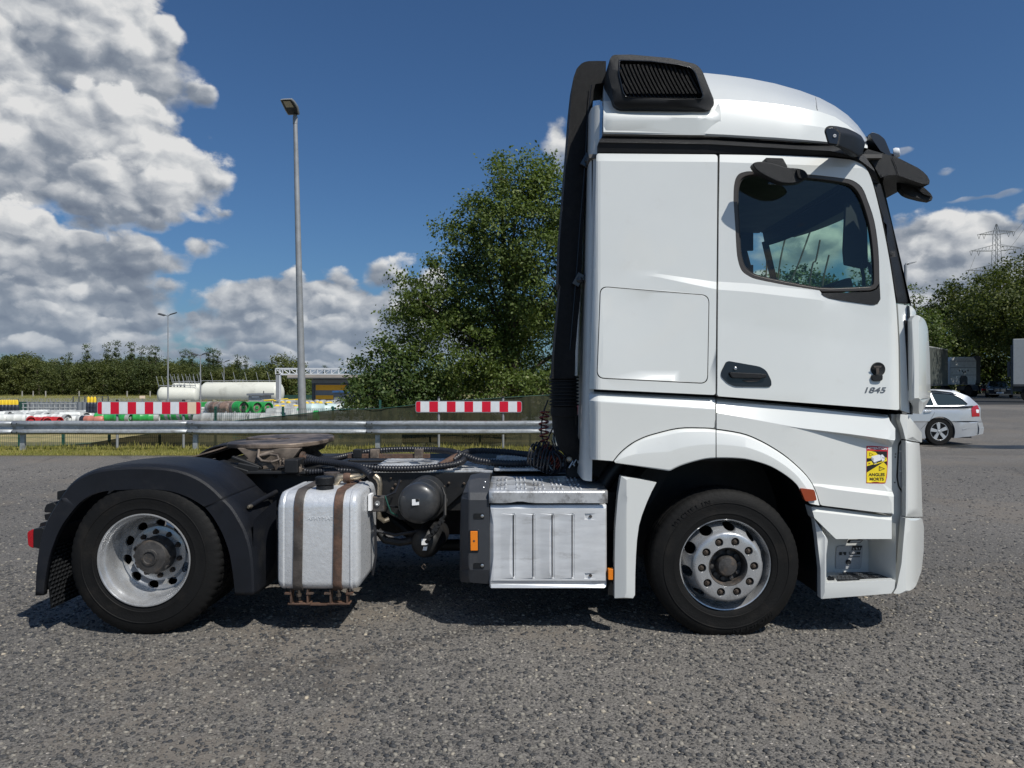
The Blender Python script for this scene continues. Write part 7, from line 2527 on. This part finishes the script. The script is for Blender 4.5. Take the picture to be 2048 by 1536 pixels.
plate('reflector_mark', ell(948, 1082, 2.2, 2.2, 12), 4.6385, 4.6395, 'rust_strap', en, bevel=0)
plate('reflector_bezel', rnd([(938, 1060), (957, 1060), (957.5, 1104), (938.5, 1104)], 2), 4.645, 4.66, 'black_gloss', en, bevel=.003)
for py in (1032, 1131):
    panel('bolt_recess', rnd([(947, py - 5), (968, py - 5), (968, py + 6), (947, py + 6)], 2), lambda a, b: 4.6475, 'black_plastic', en, thick=.004, grid=0, bevel=0)
    MB().lathe(P(964.5, py, 4.6470), (0, -1, 0), [(.010, 0), (.010, .004), (.005, .006), (.001, .006)], 12).build('bolt', 'steel_bright', en, smooth=40)
for q_ in ((970, 964), (967, 975)):
    MB().lathe(P(q_[0], q_[1], ecf(*q_) - .002), (0, -1, .4), [(.005, 0), (.005, .004), (.001, .005)], 8).build('bolt', 'steel_bright', en)

# ------------------------------------------------------------------ fifth wheel
FWX = PX(565, YC)
o_ = [(-.36, -.20), (-.30, -.36), (-.12, -.455), (.10, -.455), (.26, -.40), (.36, -.24), (.40, 0), (.36, .24), (.26, .40), (.10, .455), (-.12, .455), (-.30, .36), (-.36, .20), (-.36, .17), (-.14, .055), (.02, .055), (.055, 0), (.02, -.055), (-.14, -.055), (-.36, -.17)]
oo = spl(o_[:13], 4) + spl(o_[13:], 3)
tilt = lambda x, y: 1.128 + .045 * (x + .3) * .4 + .02 * y
m = MB()
pts = [Vector((FWX + x, YC + y, tilt(x, y))) for x, y in oo]
m.prism(pts[::-1], (0, 0, .035))
fwp = m.build('fifth_wheel', 'grease_plate', T, bevel=.010, seg=3)
m = MB()
rp = [Vector((FWX + x, YC + y, z)) for x, y, z in ((-.40, -.30, 1.10), (-.36, -.16, 1.12), (-.36, .16, 1.12), (-.40, .30, 1.10), (-.74, .34, 1.00), (-.74, -.34, 1.00))]
m.prism(rp, (0, 0, .012))
m.build('ramp_plate', 'grease_plate', T, bevel=.003)
for s_ in (-1, 1):
    m = MB()
    m.prism([Vector((FWX + x, YC + s_ * .40, z)) for x, z in ((-.2, 1.13), (.28, 1.13), (.22, 1.05), (.10, 1.00), (-.06, 1.00))], (0, .05 * s_, 0))
    m.prism([Vector((FWX + x, YC + s_ * .41, z)) for x, z in ((-.05, 1.10), (.10, 1.10), (.26, .95), (-.26, .95))], (0, .04 * s_, 0))
    m.build('coupling_pedestal', 'bracket_tan', T, bevel=.006)
m = MB()
m.box(FWX - .38, FWX + .45, 5.42, 6.32, .935, .955)
m.build('mounting_plate', 'chassis_paint', T, bevel=.004)
p0 = P(518, 898, 5.42)
m = MB()
m.tube([p0, P(516, 914, 5.38), P(524, 922, 5.35), P(545, 924, 5.33), P(558, 919, 5.33), P(555, 911, 5.36), P(540, 908, 5.38), P(522, 911, 5.38)], .010, 8)
m.tube([P(520, 912, 5.4), P(540, 905, 5.42), P(558, 902, 5.45)], .016, 8)
m.build('release_handle', 'bracket_tan', T, smooth=50)
m = MB()
m.rbox(P(536, 903, 5.5), (.13, .10, .05), Matrix.Rotation(.5, 3, 'Z'))
m.rbox(P(565, 906, 5.48), (.12, .05, .04), Matrix.Rotation(-.25, 3, 'Y'))
m.rbox(P(512, 903, 5.5), (.04, .06, .09), Matrix.Identity(3))
m.build('locking_arm', 'bracket_tan', T, bevel=.012)
m = MB()
for (px, py, a, b, c_, r_) in ((495, 925, .12, .02, .012, .35), (520, 942, .10, .05, .012, -.1), (556, 944, .22, .06, .012, 0), (500, 936, .08, .05, .03, .2), (590, 930, .05, .1, .05, 0), (470, 935, .12, .06, .02, .3)):
    m.rbox(P(px, py, 5.38), (a * 2, b * 2, c_ * 2), Matrix.Rotation(r_, 3, 'Y'))
m.build('suspension_bracket', 'chassis_paint', T, bevel=.008)
m = MB()
rs = random.Random(2)
for k_ in range(11):
    m.lathe(P(566 + rs.uniform(-6, 36), 934 + rs.uniform(-5, 10), 5.36 + rs.uniform(-.03, .05)), (rs.uniform(-.3, .3), -.2, 1), [(.016, 0), (.016, .03), (.010, .035), (.010, .05)], 8, cap1=True)
m.rbox(P(592, 940, 5.38), (.10, .08, .05), Matrix.Rotation(.3, 3, 'Y'))
m.build('brake_valve', 'bracket_tan', T, smooth=30)
m = MB()
m.tube([P(548, 954, 5.42), P(560, 936, 5.42), P(580, 932, 5.42), P(600, 950, 5.42)], .014, 6)
m.build('bracket_loop', 'chassis_paint', T)
# air bellows on the axle
for x in (RX - .35, RX + .42):
    MB().lathe((x, 5.33, .52), (0, 0, 1), [(.12, 0), (.14, .06), (.13, .14), (.14, .2), (.12, .28)], 20, cap0=True, cap1=True).build('air_spring', 'black_plastic', T, smooth=50)
# rusty rail on the deck
m = MB()
m.rbox(P(778, 912, 5.85), (.66, .05, .035), Matrix.Identity(3))
m.build('hose_rail', 'rust_strap', T, bevel=.004)
for px, mt in ((716, 'chassis_paint'), (750, 'bracket_tan'), (838, 'bracket_tan')):
    MB().rbox(P(px, 907, 5.84), (.07, .07, .07), Matrix.Identity(3)).build('rail_clamp', mt, T, bevel=.006)


# ------------------------------------------------------------------ hoses
def corrugated(name, pts, r, m='hose_black', pitch=.022, amp=.18, n=12):
    sp = [Vector(p) for p in spl(pts, 14)]
    # resample by length
    L = [0]
    for a, b in zip(sp[:-1], sp[1:]): L.append(L[-1] + (b - a).length)
    tot = L[-1]
    q, rr = [], []
    k = 0
    s = 0
    step = pitch / 4
    i = 0
    while s < tot:
        while i < len(L) - 2 and L[i + 1] < s: i += 1
        f = (s - L[i]) / max(1e-9, L[i + 1] - L[i])
        q.append(sp[i].lerp(sp[i + 1], f))
        rr.append(r * (1 + (amp * .5 if k % 4 in (0, 1) else -amp * .5)))
        s += step
        k += 1
    return MB().tube(q, rr, n).build(name, m, T, smooth=50)


def pp(l):
    return [tuple(P(a, b, c_)) for a, b, c_ in l]


corrugated('suzi_hose', pp([(612, 914, 5.50), (640, 921, 5.45), (700, 930, 5.40), (760, 937, 5.36), (830, 937, 5.36), (890, 932, 5.38), (921, 925, 5.45), (927, 915, 5.6), (910, 905, 5.8), (870, 900, 5.95), (800, 899, 6.0), (740, 903, 6.0), (700, 910, 5.95), (664, 918, 5.8), (640, 918, 5.6)]), .024)
corrugated('suzi_hose', pp([(606, 928, 5.45), (602, 938, 5.42), (616, 944, 5.40), (650, 942, 5.38), (690, 942, 5.36), (730, 944, 5.34)]), .024)
corrugated('suzi_hose', pp([(606, 928, 5.45), (620, 922, 5.42), (660, 925, 5.34), (700, 931, 5.2), (726, 939, 5.05), (744, 952, 4.98)]), .024)
corrugated('suzi_hose', pp([(905, 922, 5.5), (925, 908, 5.6), (950, 902, 5.75), (1000, 903, 5.8), (1050, 908, 5.75), (1080, 912, 5.6)]), .024)
corrugated('suzi_hose', pp([(915, 906, 5.6), (935, 914, 5.55), (960, 922, 5.5), (1010, 927, 5.45), (1060, 926, 5.45), (1085, 918, 5.5)]), .026)
MB().tube([P(880, 932, 5.40), P(905, 917, 5.52), P(925, 908, 5.62)], .026, 10).build('hose_sleeve', 'rust_strap', T, smooth=50)
MB().lathe(P(607, 915, 5.5), (1, -.1, -.2), [(.02, -.03), (.045, -.02), (.045, .0), (.03, .01), (.03, .05)], 12, cap0=True, cap1=True).build('hose_coupling', 'rust_strap', T, smooth=40)
MB().tube([P(655, 946, 5.38), P(700, 945, 5.35), P(745, 944, 5.3)], .022, 8).build('cable_duct', 'chassis_paint', T, smooth=50)


def coil(name, pts, R, turns, r, m, squash=.5, jit=0.0, seed=0):
    sp = [Vector(p) for p in spl(pts, 10)]
    n = turns * 18
    q = []
    rs = random.Random(seed)
    ph = 0
    for i in range(n + 1):
        f = i / n * (len(sp) - 1)
        k = min(int(f), len(sp) - 2)
        c = sp[k].lerp(sp[k + 1], f - k)
        d = (sp[min(k + 2, len(sp) - 1)] - sp[max(k - 1, 0)]).normalized()
        e1 = d.cross(Vector((0, 1, 0.001))).normalized()
        e2 = d.cross(e1).normalized()
        a = 2 * math.pi * i / 18
        RR = R * (1 + jit * math.sin(i * .37 + seed))
        q.append(c + (e1 * math.cos(a) + e2 * math.sin(a) * 1.0) * RR)
    return MB().tube(q, r, 7).build(name, m, T, smooth=60)


coil('coiled_air_line', pp([(1090, 822, 5.25), (1086, 850, 5.25), (1088, 880, 5.25), (1092, 905, 5.25)]), .032, 8, .0065, 'hose_red', jit=.15)
coil('coiled_air_line', pp([(1062, 912, 5.15), (1085, 918, 5.12), (1105, 922, 5.12), (1120, 915, 5.2)]), .075, 12, .0075, 'hose_black', jit=.18, seed=2)
coil('coiled_air_line', pp([(1072, 895, 5.22), (1092, 900, 5.2), (1112, 910, 5.2)]), .05, 6, .0065, 'hose_black', jit=.25, seed=5)
coil('coiled_air_line', pp([(1088, 905, 5.22), (1105, 915, 5.2), (1122, 925, 5.2)]), .055, 9, .006, 'hose_red', jit=.3, seed=7)
for a in ([(1092, 885, 5.3), (1110, 850, 5.3), (1108, 880, 5.25), (1120, 910, 5.2)], [(1103, 880, 5.1), (1112, 900, 5.1), (1125, 925, 5.15)], [(1096, 800, 5.3), (1086, 830, 5.28), (1083, 870, 5.25), (1100, 900, 5.2)]):
    MB().tube([Vector(v) for v in spl(pp(a), 8)], .006, 6).build('air_line', 'hose_black', T, smooth=60)
# ------------------------------------------------------------------ silver estate car (seen from its side)
CY = 19.0
cr_x = PX(1968, CY)


def cxp(px, py, y=CY):
    return P(px, py, y)


C = thing('estate_car', 'silver estate car parked beyond the cab front, nose hidden behind the truck', 'car', (cr_x - 2.3, CY + .9, gh(cr_x - 2, CY)))
# side profile: x from the rear bumper (0) forward (negative), heights in m over the ground, taken from the photo where visible
k_ = CY / F
g0 = PZ(886, CY)
body_side = [(1966, 868), (1968, 858), (1965, 846), (1961, 834), (1961, 815), (1955, 808), (1938, 793), (1912, 782.5), (1880, 779.5), (1850, 779), (1800, 781), (1760, 792), (1728, 808), (1680, 815), (1642, 828), (1632, 850), (1632, 872), (1650, 876)]
arch_r = [(1914 - 0 + 30 * math.cos(t), 866 - 31 * math.sin(t)) for t in []]
RWX, RWY, RWR = 1880, 863.5, 30.5
ar = [(RWX + RWR * math.cos(t), RWY - RWR * math.sin(t)) for t in np.linspace(math.pi + .45, -.42, 18)]
FWX2 = 1880 - 2.58 / k_
af = [(FWX2 + RWR * math.cos(t), RWY - RWR * math.sin(t)) for t in np.linspace(math.pi + .42, -.45, 18)]
outl = body_side[:-1] + [(af[0][0], af[0][1])] + af[1:] + [ar[0]] + ar[1:] + [(1913, 876), (1940, 873)]
win_r = [(1862, 785.5), (1880, 786), (1904, 788), (1922, 796), (1936, 808), (1933, 810.5), (1875, 811), (1872, 806)]
win_f = [(1852, 785.5), (1858, 786), (1868, 811), (1790, 811), (1765, 808), (1790, 788), (1810, 785.5)]
waist = [(1600, 815), (1970, 812)]
cf = relief([([(1600, 778), (1980, 778)], CY + .30), ([(1600, 786), (1980, 786)], CY + .20), (waist, CY + .03), ([(1600, 822), (1980, 822)], CY), ([(1600, 842), (1980, 842)], CY - .012), ([(1600, 845), (1980, 845)], CY + .012), ([(1600, 878), (1980, 878)], CY + .05)], lambda a, b: .30 * max(0, (a - 1925) / 43.0) ** 2 + .3 * max(0, (1690 - a) / 60.0) ** 2)
for q_ in (rnd(win_r, 4), rnd(win_f, 4)):
    pass
panel('body', rnd(outl, 2), cf, 'car_silver', C, thick=.06, holes=[rnd(win_r, 4), rnd(win_f, 4)], lines=[[(1640, 815), (1960, 813)], [(1640, 843), (1960, 843)], [(1650, 822), (1950, 822)]], bevel=.008, sharp=14, grid=9)
for q_ in (win_r, win_f):
    panel('side_window', [((a - 1880) * 1.01 + 1880, b) for a, b in rnd(q_, 4)], lambda a, b: cf(a, b) + .02, 'car_glass', C, thick=.0, grid=0, bevel=0)
far = 1.62
# shell across the car
sec = [(1968, 868), (1969, 856), (1966, 846), (1962, 834), (1962, 815), (1953, 806), (1936, 793), (1912, 783), (1880, 779.3), (1800, 780.5), (1760, 792), (1728, 808), (1680, 815), (1642, 828), (1632, 850), (1632, 872)]
rows = []
for yy_, s_ in ((.16, .985), (.35, 1), (.9, 1.0), (1.45, 1.0), (1.64, .985)):
    rows.append([Vector((PX(RWX - 120, CY) + (PX(a, CY) - PX(RWX - 120, CY)) * s_ + (.05 if a > 1940 else 0) * (1 - abs(yy_ - .9) / .9), CY + yy_, PZ(b, CY) - (.02 if yy_ in (.16, 1.64) else 0))) for a, b in sec])
MB().grid(rows).build('body_shell', 'car_silver', C, smooth=40)
m = MB()
m.grid([[Vector((PX(a, CY) + .02, CY + y_, PZ(b, CY) + .01)) for a, b in ((1954, 807), (1937, 794.5))] for y_ in (.3, 1.5)])
m.build('rear_window', 'car_glass', C)
MB().box(PX(1640, CY), PX(1955, CY), CY + .25, CY + 1.6, .18, .45).build('underbody', 'building_dark', C)
panel('tail_light', rnd([(1943, 817, 2), (1948, 812, 2), (1955, 810, 1), (1958.5, 818), (1959.5, 833, 1), (1944, 833.5, 2)], 1), lambda a, b: cf(a, b) - .012, 'red_lens', C, thick=.02, grid=4, bevel=.003)
panel('reverse_lamp', rnd([(1952, 819), (1958, 819), (1958, 826), (1953, 826)], 1.5), lambda a, b: cf(a, b) - .018, 'sign_white', C, thick=.008, grid=4, bevel=.002)
panel('bumper_strip', [(1925, 857.5), (1968, 854.5), (1967.5, 857), (1925, 860.5)], lambda a, b: cf(a, b) - .006, 'car_silver', C, thick=.01, grid=5, bevel=.002)
for seam_ in ([(1852, 812), (1858, 822), (1868, 812)], [(1868, 812), (1869, 826), (1862, 838), (1852, 848), (1842, 858)]):
    MB().tube([P(a, b, cf(a, b) - .002) for a, b in seam_], .004, 4).build('seam', 'building_dark', C)
plate('door_handle', rnd([(1849, 822), (1864, 821), (1864, 824), (1849, 826)], 1.5), CY - .03, CY - .005, 'car_silver', C, bevel=.005)
plate('roof_rail', [(1790, 779), (1850, 777.4), (1900, 779), (1900, 780.4), (1790, 780.4)], CY + .30, CY + .34, 'building_dark', C, bevel=0)
plate('spoiler', [(1905, 780), (1914, 782), (1912, 785.5), (1903, 783)], CY + .3, CY + 1.5, 'car_silver', C, bevel=.01)
for wx in (RWX, FWX2):
    cw = (PX(wx, CY), PZ(863, CY))
    V, Fc = tyre_mesh(cw, .345, .21, .235, CY + .03, lug=20)
    z0 = gh(cw[0], CY)
    w = mk('wheel', V, Fc, 'tyre_rubber', C, smooth=40)
    MB().lathe((cw[0], CY + .04, cw[1]), (0, 1, 0), [(.236, 0), (.238, -.006), (.228, -.004), (.222, .03), (.2, .06), (.001, .07)], 40).build('rim_barrel', 'hub_iron', w, smooth=40)
    m = MB()
    m.lathe((cw[0], CY + .035, cw[1]), (0, 1, 0), [(.232, .0), (.236, -.008), (.226, -.008), (.22, .004)], 40)
    for j in range(5):
        a = 2 * math.pi * j / 5 + math.pi / 2 + .1
        for da, wd in ((0, .030),):
            d = Vector((math.cos(a), 0, math.sin(a)))
            e = Vector((-math.sin(a), 0, math.cos(a)))
            c0 = Vector((cw[0], CY + .035, cw[1]))
            m.add([c0 + d * .03 - e * .03, c0 + d * .03 + e * .03, c0 + d * .228 + e * .05, c0 + d * .228 - e * .05,
                   c0 + d * .03 - e * .03 + Vector((0, .03, 0)), c0 + d * .03 + e * .03 + Vector((0, .03, 0)), c0 + d * .228 + e * .05 + Vector((0, .03, 0)), c0 + d * .228 - e * .05 + Vector((0, .03, 0))],
                  [(0, 1, 2, 3), (0, 4, 5, 1), (1, 5, 6, 2), (3, 2, 6, 7), (0, 3, 7, 4)])
    m.lathe((cw[0], CY + .03, cw[1]), (0, 1, 0), [(.001, -.01), (.03, -.008), (.04, .01)], 16)
    m.build('rim', 'chrome' if False else 'car_silver', w, bevel=.003)
    for j in range(5):
        a = 2 * math.pi * j / 5 + .3
        MB().lathe((cw[0] + .05 * math.cos(a), CY + .03, cw[1] + .05 * math.sin(a)), (0, -1, 0), [(.008, 0), (.008, .004), (.001, .004)], 6).build('lug_nut', 'hub_iron', w)

# ------------------------------------------------------------------ parked lorries in the shade
y = 66.0
zg = gh(30, y)
R1 = thing('semi_trailer', 'dark curtain-sided trailer parked under the trees, left of the white cab rear', 'trailer', (PX(1875, y), y, zg))
m = MB()
rows = [[Vector((PX(px, yy), yy, z)) for px, yy in ((1822, 58), (1895, 66.5))] for z in (1.1, 4.35)]
sides = MB()
A, B = Vector((PX(1800, 54), 54, 0)), Vector((PX(1896, 66.5), 66.5, 0))
d = (B - A).normalized()
nrm = Vector((-d.y, d.x, 0))
for z0, z1, mt, nm in ((1.15, 4.25, 'trailer_tarp', 'curtain'), (1.0, 1.14, 'building_dark', 'side_rail'), (4.26, 4.36, 'box_white', 'roof_rail')):
    b = MB()
    b.prism([A + Vector((0, 0, zg + z0)), B + Vector((0, 0, zg + z0)), B + Vector((0, 0, zg + z1)), A + Vector((0, 0, zg + z1))], nrm * 2.5)
    b.build(nm, mt, R1, bevel=.02)
for f in (.2, .4, .6, .8):
    b = MB()
    q = A.lerp(B, f) - nrm * .012
    b.prism([q + Vector((0, 0, zg + 1.2)), q + d * .05 + Vector((0, 0, zg + 1.2)), q + d * .05 + Vector((0, 0, zg + 4.2)), q + Vector((0, 0, zg + 4.2))], nrm * .01)
    b.build('curtain_strap', 'building_dark', R1)


def lorry_rear(name, label, pxl, pxr, pyt, y, zg, mt='box_white'):
    """tractor seen from behind"""
    L = thing(name, label, 'truck', (PX((pxl + pxr) / 2, y), y, zg))
    x0, x1 = PX(pxl, y), PX(pxr, y)
    zt_ = PZ(pyt, y)
    w_ = x1 - x0
    pr = [(x0 + .1, zg + 1.1), (x1 - .1, zg + 1.1), (x1, zg + 1.6), (x1, zt_ - .35), (x1 - .25, zt_), (x0 + .25, zt_), (x0, zt_ - .35), (x0, zg + 1.6)]
    m = MB()
    m.prism([Vector((a, y, b)) for a, b in pr], (0, 2.2, 0))
    m.build('cab', mt, L, bevel=.06)
    m = MB()
    m.prism([Vector((a, y - .012, b)) for a, b in ((x0 + w_ * .36, zg + 1.15), (x0 + w_ * .66, zg + 1.15), (x0 + w_ * .66, zg + 1.75), (x0 + w_ * .6, zg + 1.95), (x0 + w_ * .42, zg + 1.95), (x0 + w_ * .36, zg + 1.7))], (0, .01, 0))
    m.build('cab_recess', 'building_dark', L)
    for zz in (2.0, 2.7, 3.3):
        m = MB(); m.box(x0 + .05, x1 - .05, y - .02, y - .003, zg + zz, zg + zz + .03); m.build('panel_seam', 'building_dark', L)
    for (fx_, fz) in ((.34, 2.35), (.45, 2.3), (.56, 2.25), (.66, 2.35), (.5, 2.15)):
        m = MB(); m.box(x0 + w_ * fx_, x0 + w_ * fx_ + .07, y - .05, y - .003, zg + fz, zg + fz + .16); m.build('connector', 'building_dark', L)
    m = MB(); m.box(x1 - .05, x1 + .45, y + .1, y + .5, zg + 1.2, zt_ + .1); m.build('air_duct', 'building_dark', L, bevel=.05)
    m = MB(); m.box(x0 + w_ * .25, x0 + w_ * .75, y - 3.5, y, zg + .6, zg + 1.0); m.build('frame_rail', 'chassis_paint', L)
    for sx_ in (x0 + .25, x1 - .25):
        for yy in (y - 2.8, y + 1.2):
            o = MB().lathe((sx_ - .28, yy, zg + .5), (1, 0, 0), [(.1, 0), (.48, 0), (.5, .06), (.5, .5), (.48, .56), (.1, .56)], 24, cap0=True, cap1=True).build('wheel', 'tyre_rubber', L, smooth=40)
        m = MB()
        m.grid([[Vector((sx_ + dx, y - 2.8 + .62 * math.cos(t), zg + .5 + .62 * math.sin(t))) for dx in (-.3, .3)] for t in np.linspace(.1, math.pi - .1, 9)])
        m.build('fender', 'building_dark', L)
    m = MB(); m.box(x0 + .1, x1 - .1, y - 4.3, y - 4.2, zg + .55, zg + .85); m.build('rear_beam', 'building_dark', L)
    for sx_ in (x0 + .2, x1 - .5):
        MB().box(sx_, sx_ + .35, y - 4.33, y - 4.301, zg + .6, zg + .75).build('tail_light', 'red_lens', L)
    m = MB(); m.lathe((x0 + w_ * .5, y - 2.5, zg + 1.05), (0, 0, 1), [(.45, 0), (.45, .06)], 20, cap0=True, cap1=True); m.build('fifth_wheel', 'bracket_tan', L)
    return L


lorry_rear('tractor_unit_far', 'tractor unit parked in tree shade, white cab rear facing the camera', 1900, 1953, 714, 68.0, gh(40, 68), 'gas_white')
b = MB()
L2 = thing('box_lorry', 'grey-white box lorry cut off by the right edge of the photo', 'truck', (PX(2026, 46), 46, gh(32, 46)))
y = 46.0
zg = gh(32, y)
x0 = PX(2026, y)
MB().box(x0, x0 + 9, y, y + 2.5, zg + 1.12, PZ(678, y)).build('box', 'box_white', L2, bevel=.03)
MB().box(x0 + .02, x0 + 9, y + .3, y + 2.2, zg + .7, zg + 1.1).build('chassis', 'building_dark', L2)
MB().box(x0 + .0, x0 + 9, y - .02, y - .002, zg + 1.02, zg + 1.16).build('side_rail', 'building_dark', L2)
MB().box(x0 - .12, x0 - .01, y + .1, y + 2.4, zg + .5, PZ(690, y)).build('end_frame', 'building_dark', L2)
for wx in (x0 + .9, x0 + 2.1):
    MB().lathe((wx, y + .06, zg + .5), (0, 1, 0), [(.1, .08), (.28, .08), (.3, .0), (.48, .0), (.5, .06), (.5, .4)], 28, cap0=True).build('wheel', 'tyre_rubber', L2, smooth=40)
    MB().lathe((wx, y + .05, zg + .5), (0, 1, 0), [(.001, .03), (.2, .03), (.27, .0)], 20).build('wheel_disc', 'rim_silver', L2)
MB().box(x0 - .3, x0 - .13, y + .2, y + .35, zg + 1.6, zg + 2.6).build('mirror', 'building_dark', L2, bevel=.03)

L2.rotation_euler = (0, 0, -0.60)

# dark saloon, nose towards us
y = 62.0
zg = gh(40, y) - .0
xc = PX(2000, y)
D = thing('dark_saloon', 'black saloon car with a bright chrome grille parked beside the far lorries', 'car', (xc, y, zg))
prof_ = [(-.95, .25), (-.98, .55), (-.95, .80), (-.86, .95), (-.62, 1.36), (-.50, 1.44), (.50, 1.44), (.62, 1.36), (.86, .95), (.95, .80), (.98, .55), (.95, .25)]
stn = [(0, .80, .62), (.25, .97, .78), (.9, 1.0, .86), (1.5, 1.0, .94), (2.2, 1.0, 1.44), (3.6, 1.0, 1.44), (4.6, 1.0, 1.0), (4.9, .92, .9)]
rows = []
for (dy, kx, zmax) in stn:
    rows.append([Vector((xc + a * kx, y + dy, zg + min(b, zmax))) for a, b in prof_])
mm = MB().grid(rows)
mm.F.append(tuple(range(len(prof_))))
mm.build('body', 'car_dark', D, smooth=35)
m = MB(); m.add([Vector((xc - .70, y + 1.55, zg + .98)), Vector((xc + .70, y + 1.55, zg + .98)), Vector((xc + .52, y + 2.14, zg + 1.40)), Vector((xc - .52, y + 2.14, zg + 1.40))], [(0, 1, 2, 3)]); m.build('windscreen', 'car_glass', D)
for s_ in (-1, 1):
    MB().box(xc + s_ * .22 - .17, xc + s_ * .22 + .17, y - .03, y - .005, zg + .52, zg + .78).build('grille', 'chrome', D, bevel=.02)
    MB().box(xc + s_ * .66 - .17, xc + s_ * .66 + .17, y - .0, y + .2, zg + .66, zg + .76).build('headlight', 'label_grey', D, bevel=.02)
    MB().lathe((xc + s_ * .98, y + .9, zg + .33), (-s_, 0, 0), [(.1, 0), (.33, 0), (.33, .22)], 20, cap0=True).build('wheel', 'tyre_rubber', D)
    MB().rbox((xc + s_ * 1.05, y + 1.7, zg + 1.0), (.2, .12, .13), Matrix.Identity(3)).build('wing_mirror', 'car_dark', D, bevel=.02)
MB().box(xc - .26, xc + .26, y - .035, y - .006, zg + .36, zg + .47).build('number_plate', 'sign_white', D)
m = MB(); m.box(xc - .8, xc + .8, y - .02, y - .001, zg + .26, zg + .32); m.build('bumper_trim', 'chrome', D)
D.rotation_euler = (0, 0, -0.50)
# boundary fence under the right hand trees
y = 92.0
t = thing('boundary_fence', 'pale fence in the deep shade behind the black saloon', 'fence', (PX(1985, y), y, gh(50, y)))
for px in np.linspace(1962, 2040, 14):
    MB().box(PX(px, y) - .05, PX(px, y) + .05, y, y + .05, gh(60, y), PZ(742, y)).build('picket', 'building_grey', t)
m = MB(); m.box(PX(1960, y), PX(2042, y), y + .051, y + .1, PZ(744, y), PZ(742.5, y)); m.build('top_rail', 'building_grey', t)
